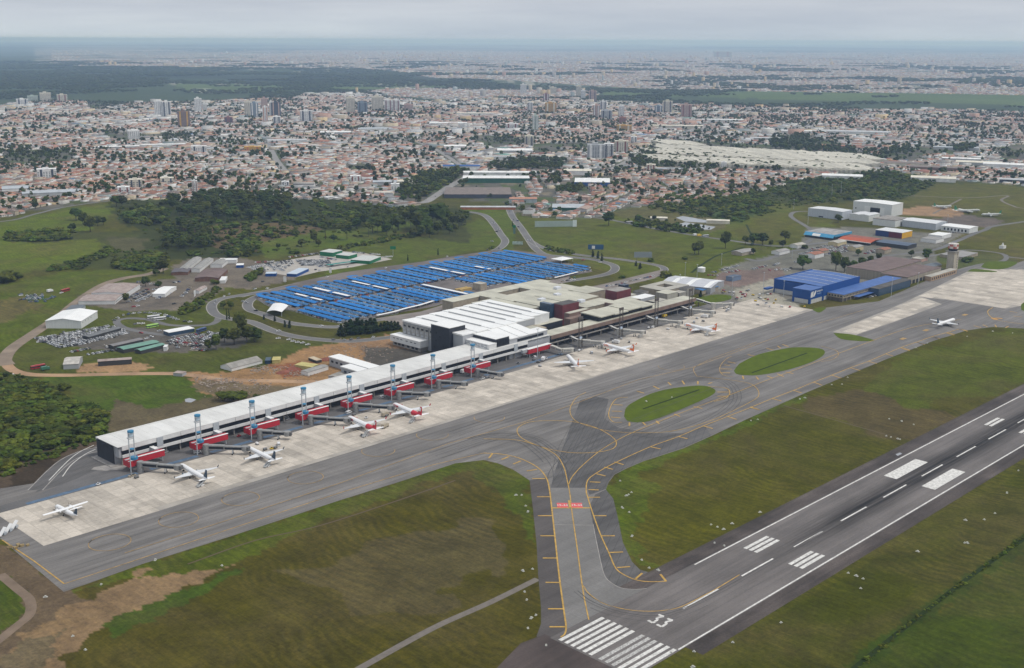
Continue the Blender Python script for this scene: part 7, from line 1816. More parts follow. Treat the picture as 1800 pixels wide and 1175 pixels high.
pd = flat('puddle', gp((325, 702), (333, 700), (345, 703), (336, 708), (326, 707)), .05, MATS['pond_water'], 'pale puddle on the small meadow behind the pier')
flat('puddle', gp((1574, 799), (1582, 796), (1586, 798), (1578, 802)), .09, MATS['pond_water'], 'pale puddle beside the runway edge')
# ================================================================ TREES
def leaf_mat(name, c1, c2, rnd=0.42):
 m = bpy.data.materials.new(name); m.use_nodes = True
 t = m.node_tree; b = t.nodes['Principled BSDF']; b.inputs['Roughness'].default_value = .9; b.inputs['Specular IOR Level'].default_value = .1
 g = t.nodes.new('ShaderNodeNewGeometry'); n = t.nodes.new('ShaderNodeTexNoise'); n.inputs['Scale'].default_value = .35; n.inputs['Detail'].default_value = 4
 t.links.new(g.outputs['Position'], n.inputs['Vector'])
 r = t.nodes.new('ShaderNodeValToRGB'); r.color_ramp.elements[0].position = .36; r.color_ramp.elements[1].position = .66
 r.color_ramp.elements[0].color = (*c2, 1); r.color_ramp.elements[1].color = (*c1, 1); t.links.new(n.outputs['Fac'], r.inputs[0])
 oi = t.nodes.new('ShaderNodeObjectInfo')
 hs = t.nodes.new('ShaderNodeHueSaturation')
 mr = t.nodes.new('ShaderNodeMapRange'); mr.inputs[3].default_value = 1 - rnd; mr.inputs[4].default_value = 1 + rnd * 1.3; t.links.new(oi.outputs['Random'], mr.inputs[0])
 t.links.new(mr.outputs[0], hs.inputs['Value']); t.links.new(r.outputs[0], hs.inputs['Color'])
 mh = t.nodes.new('ShaderNodeMapRange'); mh.inputs[3].default_value = .455; mh.inputs[4].default_value = .52
 w = t.nodes.new('ShaderNodeTexWhiteNoise'); w.noise_dimensions = '1D'; t.links.new(oi.outputs['Random'], w.inputs['W']); t.links.new(w.outputs['Value'], mh.inputs[0]); t.links.new(mh.outputs[0], hs.inputs['Hue'])
 t.links.new(hs.outputs[0], b.inputs['Base Color'])
 return m
leafB = leaf_mat('foliage_broadleaf', (0.056, 0.078, 0.012), (0.020, 0.032, 0.007))
leafC = leaf_mat('foliage_conifer', (0.024, 0.040, 0.012), (0.010, 0.020, 0.007), .2)
leafS = leaf_mat('foliage_scrub', (0.078, 0.108, 0.012), (0.028, 0.044, 0.007), .35)
bark = M('bark', (0.075, 0.058, 0.042), .95, .3, .8)
import bmesh
def ico(r=1.0, sub=1):
 bm = bmesh.new(); bmesh.ops.create_icosphere(bm, subdivisions=sub, radius=r)
 v = np.array([x.co[:] for x in bm.verts]); f = [tuple(q.index for q in p.verts) for p in bm.faces]; bm.free(); return v, f
ICO, ICF = ico(1.0, 1)
def crown(seed, kind, leaves=260):
 """unit-height crown (z 0..1 of the tree's height), ragged clumps and loose leaf faces"""
 r = np.random.default_rng(seed)
 mb = MB()
 cl = []
 if kind == 'broad':
  for _ in range(17):
   a = r.uniform(0, 6.28); rr = r.uniform(0, .30); z = r.uniform(.36, .86); rr *= math.sqrt(max(.15, 1 - ((z - .58) / .36) ** 2))
   cl.append((rr * math.cos(a), rr * math.sin(a), z, r.uniform(.10, .18)))
  cl += [(0, 0, .60, .27), (.12, .05, .5, .2), (-.1, -.08, .68, .2)]
 elif kind == 'bush':
  for _ in range(10):
   a = r.uniform(0, 6.28); rr = r.uniform(0, .62)
   cl.append((rr * math.cos(a), rr * math.sin(a), r.uniform(.2, .72) * (1 - rr * .5), r.uniform(.2, .34)))
 elif kind == 'cone':
  for k in range(16):
   z = .14 + .82 * k / 16; rr = .20 * (1.04 - z); a = r.uniform(0, 6.28)
   cl.append((rr * math.cos(a) * .7, rr * math.sin(a) * .7, z, .05 + .13 * (1.02 - z)))
 elif kind == 'tall':
  for _ in range(13):
   a = r.uniform(0, 6.28); rr = r.uniform(0.04, .24); z = r.uniform(.55, .95)
   cl.append((rr * math.cos(a), rr * math.sin(a), z, r.uniform(.06, .12)))
 elif kind == 'column':
  for k in range(10): cl.append((r.uniform(-.02, .02), r.uniform(-.02, .02), .1 + .09 * k, .075 * (1.1 - .6 * k / 10)))
 for (x, y, z, s) in cl:
  d = 1 + r.uniform(-.28, .28, len(ICO))
  v = ICO * d[:, None] * s * np.array([1.15, 1.15, .82]) + (x, y, z)
  b0 = len(mb.v); mb.v += [tuple(p) for p in v]; mb.f += [tuple(b0 + i for i in f) for f in ICF]; mb.m += [0] * len(ICF)
 for _ in range(leaves):
  x, y, z, s = cl[r.integers(len(cl))]
  n = r.normal(size=3); n /= np.linalg.norm(n)
  c = np.array([x, y, z]) + n * s * r.uniform(.95, 1.35) * np.array([1.15, 1.15, .85])
  t1 = np.cross(n, r.normal(size=3)); t1 /= np.linalg.norm(t1); t2 = np.cross(n, t1) + n * r.uniform(-.6, .6)
  k = s * r.uniform(.16, .34)
  mb.poly([c - t1 * k, c + t2 * k, c + t1 * k])
 return mb
def trunk(kind):
 mb = MB(); top = {'broad': .5, 'bush': .3, 'cone': .8, 'tall': .8, 'column': .5}[kind]; r = {'tall': .014, 'column': .012}.get(kind, .026)
 mb.tube((0, 0, -.01), (0, 0, top), r, 5, r * .4, caps=False)
 for k in range(4 if kind in ('broad', 'tall') else 0):
  a = 1.6 * k; z = top * (.55 if kind == 'broad' else .72) + .05 * k
  mb.tube((0, 0, z - .04), (.17 * math.cos(a), .17 * math.sin(a), z + .14), r * .55, 4, r * .2, caps=False)
 return mb
KINDS = {'broad': ('broadleaf_tree', leafB, 'broadleaf tree'), 'bush': ('shrub', leafS, 'shrub'), 'cone': ('conifer', leafC, 'conifer'), 'tall': ('tall_tree', leafB, 'tall tree'), 'column': ('cypress', leafC, 'cypress')}
CR = {k: [crown(100 + 7 * i + len(k) * 31, k).mesh('crown', KINDS[k][1]) for i in range(4)] for k in KINDS}
TK = {k: trunk(k).mesh('trunk', bark) for k in KINDS}
def tree(kind, x, y, h, label, group=None, w=1.0, var=None):
 t = thing(KINDS[kind][0], label, KINDS[kind][2], (x, y, 0), random.uniform(0, 6.28), group)
 t.scale = (h * w, h * w, h)
 link('crown', CR[kind][random.randrange(4) if var is None else var], t); link('trunk', TK[kind], t)
 return t
TREES = []
def hpx(px, py, hp):
 """height of something hp survey pixels tall standing at a survey point"""
 x, y = G(px, py); return hp * math.hypot(math.hypot(x, y), CH) / FPX / 0.955, x, y
def T1(kind, px, py, hp, place, w=1.0):
 h, x, y = hpx(px, py, hp); TREES.append((kind, x, y, h, w, place))
SOL = [('broad', 1228, 448, 25, 'on the lawn left of the stream', 1.15), ('broad', 1221, 447, 20, 'on the lawn left of the stream', 1), ('broad', 1275, 437, 31, 'by the road on the lawn, the tallest there', .85), ('broad', 1070, 397, 26, 'beside the road at the town edge', 1.1),
 ('broad', 1325, 431, 22, 'in the row by the stream bridge', 1.2), ('broad', 1340, 431, 22, 'in the row by the stream bridge', 1.2), ('broad', 1310, 430, 16, 'left of the row by the stream bridge', 1), ('broad', 1355, 434, 12, 'right of the row by the stream bridge', 1), ('broad', 1380, 425, 20, 'by the road near the light blue hangar', 1.2), ('broad', 1376, 436, 14, 'small one by the road near the light blue hangar', 1.2),
 ('broad', 1324, 448, 12, 'alone on the right lawn', 1), ('bush', 1205, 456, 8, 'alone in the middle of the lawn', 1.2), ('broad', 1411, 474, 26, 'yellow green and round beside the blue hangar', 1.25), ('broad', 1469, 476, 34, 'tallest of the dark ones behind the blue hangar', .9), ('broad', 1484, 479, 28, 'dark behind the blue hangar', .8), ('broad', 1500, 476, 18, 'dark behind the blue hangar', 1.2), ('broad', 1515, 471, 18, 'dark behind the blue hangar', 1.2), ('broad', 1530, 464, 14, 'dark behind the warehouse', 1.2), ('broad', 1545, 459, 14, 'dark behind the warehouse', 1.2), ('broad', 1508, 450, 12, 'in the shop car park', 1.2),
 ('broad', 1473, 392, 15, 'in front of the grey hangar', 1.2), ('broad', 1628, 458, 20, 'dark beside the pink house', 1), ('broad', 1602, 452, 12, 'behind the warehouse corner', 1.2), ('bush', 1697, 460, 12, 'beside the control tower', 1.4), ('bush', 1413, 437, 8, 'by the lot of the hangar shops', 1.3),
 ('column', 1042, 452, 14, 'in the trio below the blue billboard', 2.2), ('column', 1051, 455, 14, 'in the trio below the blue billboard', 2.2), ('column', 1058, 459, 14, 'in the trio below the blue billboard', 2.2), ('cone', 1118, 468, 9, 'on the inner lawn of the loop road', 1.2), ('cone', 1125, 473, 11, 'on the inner lawn of the loop road', 1.2), ('bush', 1093, 489, 8, 'on the inner lawn of the loop road', 1), ('bush', 1173, 487, 12, 'at the end of the cargo shed', 1.6), ('cone', 1231, 523, 12, 'on the oval lawn', 1), ('bush', 1143, 460, 8, 'below the grey green billboard', 1.2),
 ('column', 717, 459, 12, 'left of two dark ones by the lot edge', 1.3), ('column', 770, 449, 13, 'right of two dark ones by the lot edge', 1.2), ('column', 901, 399, 10, 'between the access roads', 1.5), ('bush', 865, 437, 5, 'beside the left access road', 1.3),
 ('column', 464, 562, 9, 'reddish in the row on the kerb lawn', 2.4), ('column', 483, 565, 10, 'reddish in the row on the kerb lawn', 2.4), ('column', 501, 575, 12, 'reddish in the row on the kerb lawn', 2.4), ('column', 509, 577, 14, 'reddish in the row on the kerb lawn', 2.4),
 ('column', 399, 563, 20, 'left of two slim ones at the roundabout', .8), ('column', 403, 562, 19, 'right of two slim ones at the roundabout', .8), ('broad', 393, 543, 14, 'left of two round ones in the roundabout bend', 1.1), ('broad', 406, 544, 15, 'right of two round ones in the roundabout bend', 1.1), ('broad', 424, 588, 40, 'huge dark and tall beside the small lot', .75), ('broad', 434, 603, 30, 'in the dark clump beside the small lot', 1.3), ('broad', 447, 601, 26, 'in the dark clump beside the small lot', 1.3), ('broad', 412, 606, 30, 'in the dark clump beside the small lot', 1.3), ('broad', 380, 615, 28, 'at the left end of the dark clump', .9), ('broad', 366, 617, 20, 'at the left end of the dark clump', .9), ('broad', 395, 602, 26, 'in the dark clump beside the small lot', 1), ('broad', 455, 596, 18, 'at the right end of the dark clump', 1.2),
 ('broad', 287, 481, 27, 'big, dark and round beside the brick house', 1.15), ('broad', 274, 485, 12, 'small beside the big round one', 1.3), ('broad', 222, 533, 17, 'in front of the large pale shed', 1), ('broad', 279, 508, 14, 'dark in the dirt lot', 1.2), ('broad', 256, 504, 18, 'beside the dirt lot', 1), ('bush', 376, 500, 10, 'at the brown workshop', 1.2), ('bush', 110, 684, 12, 'on the meadow above the bushes', 1.4), ('bush', 410, 705, 20, 'bright green beside the pier', 1.9), ('bush', 453, 700, 8, 'small beside the pier back', 1.6),
 ('broad', 205, 364, 20, 'above the left meadow, beside its twin', 1.2), ('broad', 215, 364, 20, 'above the left meadow, right twin', 1.1), ('broad', 134, 388, 22, 'left of the dark meadow group', 1.2), ('broad', 146, 396, 22, 'in the dark meadow group', 1), ('broad', 159, 408, 28, 'tallest of the dark meadow group', 1), ('broad', 172, 398, 18, 'right in the dark meadow group', 1.1), ('broad', 128, 408, 15, 'low and round in the dark meadow group', 1.2), ('broad', 182, 396, 14, 'right end of the dark meadow group', 1.2),
 ('bush', 16, 490, 16, 'at the left edge of the meadow', 1.6), ('bush', 30, 486, 10, 'at the left edge of the meadow', 1.4), ('bush', 3, 496, 18, 'at the left edge of the meadow', 1.8), ('broad', 489, 438, 10, 'lone round on the green rise', 1.4), ('broad', 530, 434, 14, 'left of three round ones on the green rise', 1.4), ('broad', 552, 426, 16, 'behind three round ones on the green rise', 1.2), ('broad', 560, 434, 13, 'right of three round ones on the green rise', 1.3), ('broad', 587, 426, 14, 'on the green rise', 1.2), ('bush', 515, 446, 8, 'pale on the green rise', 2.2), ('tall', 572, 421, 36, 'bare stemmed and tall on the rise', 1.3), ('tall', 610, 422, 24, 'above the green halls', 1.3), ('tall', 648, 417, 26, 'above the green halls', 1.2),
 ('tall', 865, 285, 0.1, 'x', 1)]
for s_ in SOL[:-1]: T1(s_[0], s_[1], s_[2], s_[3], s_[4], s_[5])
CLUMP = 'in the conifer row behind the white terminal hall'
for px, py, hp in ((600, 590, 20), (608, 589, 24), (616, 589, 28), (622, 588, 24), (629, 588, 30), (637, 587, 26), (645, 586, 24), (652, 586, 28), (658, 585, 26), (670, 583, 16), (676, 582, 17), (682, 582, 18), (688, 581, 17), (694, 580, 16), (700, 579, 14), (604, 592, 16)):
 T1('cone', px, py, hp, CLUMP, 1.5)
for px, py, hp in ((655, 410, 30), (664, 412, 26), (672, 408, 34), (680, 414, 24), (690, 402, 20), (700, 405, 28), (712, 395, 32), (722, 402, 34), (733, 408, 36), (742, 405, 40), (750, 412, 30), (760, 398, 36), (768, 400, 44), (776, 396, 40), (770, 412, 24), (784, 404, 22), (796, 398, 22), (806, 400, 24), (812, 396, 20), (818, 392, 22), (740, 416, 20), (726, 418, 18), (755, 418, 20), (790, 412, 18), (800, 408, 16), (640, 398, 24), (628, 404, 22), (695, 418, 14), (660, 392, 22), (682, 390, 24)):
 T1(random.choice(['broad', 'broad', 'tall']), px, py, hp, 'in the dark grove left of the access road', 1.05)
FRST = []
FRST += [([(300, 352), (370, 344), (520, 346), (530, 372), (500, 385), (420, 392), (340, 392), (300, 380)], 210, 'broad broad tall', (9, 19), 1.25, 'in the dark central wood'),
 ([(215, 370), (300, 358), (310, 392), (260, 402), (215, 395)], 80, 'broad bush', (6, 13), 1.35, 'at the left end of the central wood'),
 ([(290, 402), (360, 395), (375, 425), (340, 450), (285, 440)], 100, 'broad broad tall', (8, 17), 1.2, 'in the dark knot of the central scrub'),
 ([(360, 385), (560, 372), (640, 365), (640, 395), (560, 408), (450, 435), (380, 450), (300, 458), (360, 420)], 230, 'bush bush broad cone', (3, 9), 1.5, 'in the central scrub'),
 ([(430, 420), (470, 425), (440, 452), (400, 455)], 60, 'broad bush', (6, 12), 1.2, 'at the right end of the central scrub'),
 ([(540, 352), (700, 362), (820, 374), (820, 385), (690, 392), (600, 385)], 110, 'bush bush broad', (3, 8), 1.4, 'in the thin scrub below the town'),
 ([(12, 412), (60, 408), (130, 407), (120, 422), (60, 427), (14, 424)], 90, 'bush', (4, 9), 1.5, 'on the hedge strip of the left meadow'),
 ([(72, 474), (120, 461), (165, 449), (195, 430), (200, 445), (140, 474), (80, 478)], 70, 'bush', (2, 6), 1.6, 'on the dry hedge tongue'),
 ([(200, 460), (280, 448), (300, 462), (270, 478), (200, 474)], 90, 'bush', (3, 8), 1.5, 'beside the track above the sheds'),
 ([(-60, 660), (60, 672), (105, 700), (185, 735), (195, 755), (160, 770), (100, 790), (30, 815), (-60, 860)], 620, 'bush bush bush broad', (2.5, 7), 1.6, 'in the thicket at the left edge'),
 ([(635, 425), (700, 420), (760, 420), (690, 428), (640, 440), (590, 452)], 0, 'bush', (2, 4), 1.4, 'x'),
 ([(585, 445), (600, 436), (680, 418), (740, 412), (745, 416), (690, 424), (620, 438)], 60, 'bush', (3, 6), 1.3, 'in the hedge above the green halls'),
 ([(1120, 352), (1200, 338), (1340, 338), (1350, 372), (1300, 390), (1230, 378), (1150, 370)], 360, 'bush bush broad', (3, 9), 1.6, 'in the green scrub beyond the ponds'),
 ([(1340, 332), (1400, 318), (1560, 302), (1650, 320), (1590, 350), (1500, 352), (1400, 358)], 620, 'bush bush broad', (3, 8), 1.5, 'in the wide scrub behind the hangars'),
 ([(1090, 390), (1140, 385), (1250, 403), (1245, 412), (1180, 410), (1100, 396)], 90, 'bush broad', (4, 9), 1.2, 'in the tree row before the settling ponds'),
 ([(960, 433), (1010, 443), (1005, 448), (955, 440)], 50, 'bush', (2, 4), 1.4, 'in the hedge by the far lot entrance'),
 ([(312, 545), (345, 533), (385, 505), (380, 518), (340, 548), (318, 556)], 60, 'bush', (3, 6), 1.3, 'in the hedge along the roundabout road'),
 ([(430, 490), (465, 472), (460, 482), (436, 497)], 40, 'bush', (3, 6), 1.3, 'in the hedge at the rental yard corner'),
 ([(700, 330), (760, 302), (830, 298), (810, 312), (760, 338), (735, 356), (700, 350)], 200, 'broad broad bush', (6, 14), 1.25, 'in the grove beside the pale avenue'),
 ([(858, 298), (870, 284), (930, 280), (1000, 284), (985, 300), (900, 302)], 220, 'broad', (8, 14), 1.2, 'in the dark park beyond the brown warehouse'),
 ([(970, 340), (1000, 328), (1030, 335), (1010, 342)], 50, 'broad', (7, 12), 1.2, 'in the clump behind the dark green roof'),
 ([(1105, 280), (1140, 262), (1160, 240), (1170, 245), (1150, 275), (1200, 288), (1330, 290), (1420, 296), (1410, 302), (1300, 298), (1120, 295)], 240, 'broad', (7, 14), 1.2, 'in the belt before the cream factory roof'),
 ([(1345, 262), (1360, 240), (1420, 240), (1430, 262), (1500, 262), (1505, 272), (1430, 268)], 190, 'broad', (10, 18), 1.1, 'in the dark woods behind the cream factory'),
 ([(1520, 268), (1600, 260), (1605, 270), (1540, 276)], 90, 'broad', (8, 14), 1.1, 'in the wood right of the cream factory'), ([(1668, 262), (1712, 258), (1714, 266), (1680, 268)], 50, 'broad', (10, 15), 1.1, 'in the far right wood'),
 ([(1515, 310), (1560, 300), (1565, 312), (1530, 320)], 60, 'broad', (8, 13), 1.2, 'in the clump by the arched store'),
 ([(1500, 1170), (1600, 1085), (1700, 1010), (1800, 925), (1830, 915), (1830, 945), (1720, 1035), (1600, 1120), (1540, 1172)], 0, 'bush', (1, 2), 2, 'x')]
import bisect
def sample(poly, n):
 xs = [p[0] for p in poly]; ys = [p[1] for p in poly]; W = [G(*p) for p in poly]
 wx = [p[0] for p in W]; wy = [p[1] for p in W]; out = []
 while len(out) < n:
  x = rng.uniform(min(wx), max(wx), n * 2); y = rng.uniform(min(wy), max(wy), n * 2)
  k = inpoly(x, y, W); out += list(zip(x[k], y[k]))
 return out[:n]
for poly, n, kd, (h0, h1), w, place in FRST:
 if not n: continue
 kd = kd.split()
 for x, y in sample(poly, n):
  TREES.append((random.choice(kd), x, y, random.uniform(h0, h1), w * random.uniform(.85, 1.2), place))
named = TREES[:len(SOL) - 1 + 16 + 30]
rest = TREES[len(named):]
rest.sort(key=lambda t: -(t[3] * t[4]) / math.hypot(t[1], t[2]))
nb = 300 - len(named)
bush_i = [t for t in rest if t[0] == 'bush'][:120]; tree_i = [t for t in rest if t[0] != 'bush'][:max(0, nb)]
WORD = {'broad': 'dark leafy tree', 'bush': 'low rounded shrub', 'cone': 'dark pointed conifer', 'tall': 'tall bare stemmed tree', 'column': 'narrow upright tree'}
for k_, x, y, h, w, place in named + bush_i + tree_i:
 tree(k_, x, y, h, WORD[k_] + ' ' + place, 'trees ' + place if k_ != 'bush' else 'shrubs ' + place, w)
left = [t for t in rest if t not in bush_i and t not in tree_i] if len(rest) < 6000 else rest[300:]
MASTER = {}
for k_ in ('broad', 'bush', 'tall', 'cone'):
 L_ = []
 for i in range(4):
  mb = crown(300 + i * 13 + len(k_), k_, 110 if k_ != 'bush' else 60); tb_ = trunk(k_)
  b0 = len(mb.v); mb.v += tb_.v; mb.f += [tuple(b0 + q for q in f) for f in tb_.f]; mb.m += [1] * len(tb_.f)
  L_.append(mb.mesh('foliage', [KINDS[k_][1], bark]))
 MASTER[k_] = L_
def scatter(name, pts, kinds, label, zs=None):
 """pts: (x, y, height, width); one object whose points carry tree shapes"""
 coll = bpy.data.collections.new(name + '_shapes')
 for i, k_ in enumerate(kinds):
  for j in range(4):
   o = bpy.data.objects.new('shape_%02d' % (i * 4 + j), MASTER[k_][j]); coll.objects.link(o)
 me = bpy.data.meshes.new(name)
 P = np.array([(p[0], p[1], (zs[i] if zs is not None else 0)) for i, p in enumerate(pts)], np.float32)
 me.vertices.add(len(P)); me.vertices.foreach_set('co', P.ravel())
 a = me.attributes.new('hgt', 'FLOAT', 'POINT'); a.data.foreach_set('value', np.array([p[2] for p in pts], np.float32))
 a = me.attributes.new('wid', 'FLOAT', 'POINT'); a.data.foreach_set('value', np.array([p[3] for p in pts], np.float32))
 a = me.attributes.new('rot', 'FLOAT', 'POINT'); a.data.foreach_set('value', rng.uniform(0, 6.28, len(P)).astype(np.float32))
 a = me.attributes.new('idx', 'INT', 'POINT'); a.data.foreach_set('value', rng.integers(0, 4 * len(kinds), len(P)).astype(np.int32))
 ob = link(name, me)
 ng = bpy.data.node_groups.new(name, 'GeometryNodeTree')
 ng.interface.new_socket('Geometry', in_out='INPUT', socket_type='NodeSocketGeometry'); ng.interface.new_socket('Geometry', in_out='OUTPUT', socket_type='NodeSocketGeometry')
 N = ng.nodes; gi = N.new('NodeGroupInput'); go = N.new('NodeGroupOutput'); ip = N.new('GeometryNodeInstanceOnPoints'); ci = N.new('GeometryNodeCollectionInfo')
 ci.inputs['Collection'].default_value = coll; ci.inputs['Separate Children'].default_value = True; ci.inputs['Reset Children'].default_value = True
 def attr(n, t='FLOAT'):
  q = N.new('GeometryNodeInputNamedAttribute'); q.data_type = t; q.inputs['Name'].default_value = n; return q.outputs['Attribute']
 cr = N.new('ShaderNodeCombineXYZ'); ng.links.new(attr('rot'), cr.inputs[2])
 cs = N.new('ShaderNodeCombineXYZ'); ml = N.new('ShaderNodeMath'); ml.operation = 'MULTIPLY'; ng.links.new(attr('hgt'), ml.inputs[0]); ng.links.new(attr('wid'), ml.inputs[1])
 ng.links.new(ml.outputs[0], cs.inputs[0]); ng.links.new(ml.outputs[0], cs.inputs[1]); ng.links.new(attr('hgt'), cs.inputs[2])
 ip.inputs['Pick Instance'].default_value = True
 ng.links.new(gi.outputs[0], ip.inputs['Points']); ng.links.new(ci.outputs[0], ip.inputs['Instance']); ng.links.new(attr('idx', 'INT'), ip.inputs['Instance Index'])
 ng.links.new(cr.outputs[0], ip.inputs['Rotation']); ng.links.new(cs.outputs[0], ip.inputs['Scale']); ng.links.new(ip.outputs[0], go.inputs[0])
 md = ob.modifiers.new('scatter', 'NODES'); md.node_group = ng
 return tag(ob, label, kind='stuff')
scatter('woodland', [(t[1], t[2], t[3], t[4]) for t in left if t[0] != 'bush'], ['broad', 'tall'], 'the rest of the dark woods around the airport')
scatter('scrubland', [(t[1], t[2], t[3], t[4]) for t in left if t[0] == 'bush'], ['bush'], 'dense low scrub around the airport')
ug = []
for poly, n in (([(190, 352), (300, 345), (520, 343), (640, 352), (820, 374), (820, 398), (760, 408), (640, 418), (560, 428), (470, 446), (400, 455), (290, 458), (255, 440), (250, 410), (205, 385)], 450), ([(1120, 352), (1200, 340), (1400, 318), (1560, 302), (1650, 322), (1590, 352), (1400, 362), (1300, 392), (1150, 372)], 1500), ([(-100, 650), (60, 665), (190, 740), (160, 780), (-100, 880)], 900), ([(200, 440), (290, 440), (300, 460), (200, 474)], 120), ([(-300, 640), (0, 655), (0, 850), (-300, 960)], 400), ([(0, 800), (40, 790), (130, 778), (60, 800), (0, 830)], 60),
    ([(1500, 1175), (1600, 1090), (1800, 940), (1900, 875), (1900, 890), (1800, 950), (1600, 1100), (1515, 1175)], 260)):
 for x, y in sample(poly, n): ug.append((x, y, random.uniform(1.2, 3.4) if n != 260 else random.uniform(.5, 1.1), random.uniform(1.2, 2.2)))
scatter('undergrowth', ug, ['bush'], 'low green undergrowth between the trees and along the wet ditch')
# ================================================================ THE TOWN
attrm = lambda n, r=.85: _am(n, r)
def _am(n, r):
 m = bpy.data.materials.new(n); m.use_nodes = True; t = m.node_tree; a = t.nodes.new('ShaderNodeVertexColor'); a.layer_name = 'paint'
 b = t.nodes['Principled BSDF']; b.inputs['Roughness'].default_value = r; b.inputs['Specular IOR Level'].default_value = .2
 g = t.nodes.new('ShaderNodeNewGeometry'); q = t.nodes.new('ShaderNodeTexNoise'); q.inputs['Scale'].default_value = .35; q.inputs['Detail'].default_value = 4
 t.links.new(g.outputs['Position'], q.inputs['Vector']); v = t.nodes.new('ShaderNodeMapRange'); v.inputs[1].default_value = .3; v.inputs[2].default_value = .7; v.inputs[3].default_value = .78; v.inputs[4].default_value = 1.15
 t.links.new(q.outputs['Fac'], v.inputs[0]); x = t.nodes.new('ShaderNodeMix'); x.data_type = 'RGBA'; x.blend_type = 'MULTIPLY'; x.inputs[0].default_value = 1
 t.links.new(a.outputs[0], x.inputs[6]); t.links.new(v.outputs[0], x.inputs[7]); t.links.new(x.outputs[2], b.inputs['Base Color']); return m
ROOFC = np.array([(.33, .165, .115), (.28, .135, .10), (.39, .20, .135), (.36, .27, .225), (.25, .245, .24), (.13, .13, .135), (.60, .60, .59), (.40, .42, .45), (.20, .16, .14), (.50, .46, .40), (.10, .20, .36), (.16, .30, .26)])
ROOFN = ['terracotta', 'brick red', 'orange tiled', 'faded pinkish', 'grey sheet', 'dark slate', 'white', 'zinc', 'brown', 'cream', 'blue', 'green']
WALLC = np.array([(.60, .58, .54), (.66, .66, .65), (.52, .45, .35), (.58, .50, .36), (.42, .40, .38), (.50, .33, .26), (.36, .42, .42), (.62, .48, .28)])
WALLN = ['off white', 'white', 'beige', 'cream', 'grey', 'salmon', 'pale blue', 'yellow ochre']
def zground(x, y):
 r = np.hypot(x, y); far = np.clip((r - 26000) / 20000, 0, 1); nr = np.clip((r - 5200) / 2500, 0, 1) * (1 - far)
 return far * (vnoise(x / 5200, y / 5200, 5) * 95 + vnoise(x / 1900, y / 1900, 6) * 40 - 30) + nr * (vnoise(x / 1500, y / 1500, 8) * 30 - 8)
def houses_mesh(name, X, Y, Z, W, D, Hh, RH, A, INS, rc_, wc_, mat):
 """many hip/gable/flat roofed houses in one mesh"""
 n = len(X); c, s = np.cos(A), np.sin(A)
 hw, hd_ = W / 2, D / 2
 lx = np.stack([-hw, hw, hw, -hw, -hw, hw, hw, -hw, -hw + INS, hw - INS], 1); ly = np.stack([-hd_, -hd_, hd_, hd_, -hd_, -hd_, hd_, hd_, 0 * hd_, 0 * hd_], 1)
 lz = np.stack([np.zeros(n) - 1] * 4 + [Hh] * 4 + [Hh + RH] * 2, 1)
 P = np.stack([X[:, None] + lx * c[:, None] - ly * s[:, None], Y[:, None] + lx * s[:, None] + ly * c[:, None], Z[:, None] + lz], 2).reshape(-1, 3)
 F = [(0, 1, 5, 4), (1, 2, 6, 5), (2, 3, 7, 6), (3, 0, 4, 7), (4, 5, 9, 8), (6, 7, 8, 9), (5, 6, 9), (7, 4, 8)]
 loop = np.concatenate([np.array(f) for f in F]); L = (np.arange(n)[:, None] * 10 + loop[None]).ravel()
 st = np.cumsum([0] + [len(f) for f in F[:-1]]); LSt = (np.arange(n)[:, None] * len(loop) + st[None]).ravel()
 me = bpy.data.meshes.new(name); me.vertices.add(len(P)); me.vertices.foreach_set('co', P.astype(np.float32).ravel())
 me.loops.add(len(L)); me.loops.foreach_set('vertex_index', L.astype(np.int32)); me.polygons.add(len(LSt)); me.polygons.foreach_set('loop_start', LSt.astype(np.int32)); me.update(calc_edges=True)
 isroof = np.concatenate([[0] * 4] * 4 + [[1] * 4] * 2 + [[1] * 3] * 2).astype(bool)
 col = np.ones((n, len(loop), 4), np.float32); col[:, ~isroof, :3] = wc_[:, None]; col[:, isroof, :3] = rc_[:, None]
 a = me.color_attributes.new('paint', 'FLOAT_COLOR', 'CORNER'); a.data.foreach_set('color', col.ravel()); me.materials.append(mat); return me
GREENS = [[(858, 284), (930, 280), (1000, 284), (985, 300), (870, 302)], [(700, 330), (760, 302), (835, 298), (800, 325), (745, 352), (700, 352)], [(1100, 282), (1160, 240), (1175, 245), (1155, 278), (1420, 296), (1415, 303), (1120, 296)], [(1345, 262), (1360, 238), (1430, 238), (1510, 262), (1505, 274)], [(1520, 276), (1600, 258), (1700, 256), (1720, 268), (1600, 278)],
 [(1150, 262), (1180, 247), (1500, 262), (1530, 275), (1400, 294), (1280, 290)], [(780, 352), (815, 310), (925, 318), (905, 350), (890, 378), (770, 378)], [(1000, 320), (1080, 308), (1080, 325), (1000, 328)], [(600, 288), (650, 290), (660, 302), (610, 300)], [(830, 238), (935, 242), (930, 256), (870, 262), (830, 250)], [(0, 265), (120, 262), (140, 285), (60, 290), (0, 290)],
 [(1000, 335), (1040, 330), (1040, 345), (1000, 342)], [(180, 232), (260, 236), (250, 250), (180, 245)], [(150, 166), (230, 182), (150, 196)], [(250, 240), (290, 232), (330, 240), (300, 248)], [(1440, 272), (1600, 270), (1640, 282), (1500, 284)], [(1740, 260), (1830, 250), (1830, 285), (1760, 282)], [(930, 255), (1010, 250), (1090, 252), (1000, 265), (940, 275)]]
BIG = []
road('access_road', [(830, 305), (760, 260), (700, 245), (600, 250), (470, 250), (420, 230)], 12, MATS['avenue'], 'avenue crossing the town towards the left', .06)
road('access_road', [(470, 250), (485, 280), (500, 300)], 14, MATS['avenue'], 'short broad street among the houses', .06)
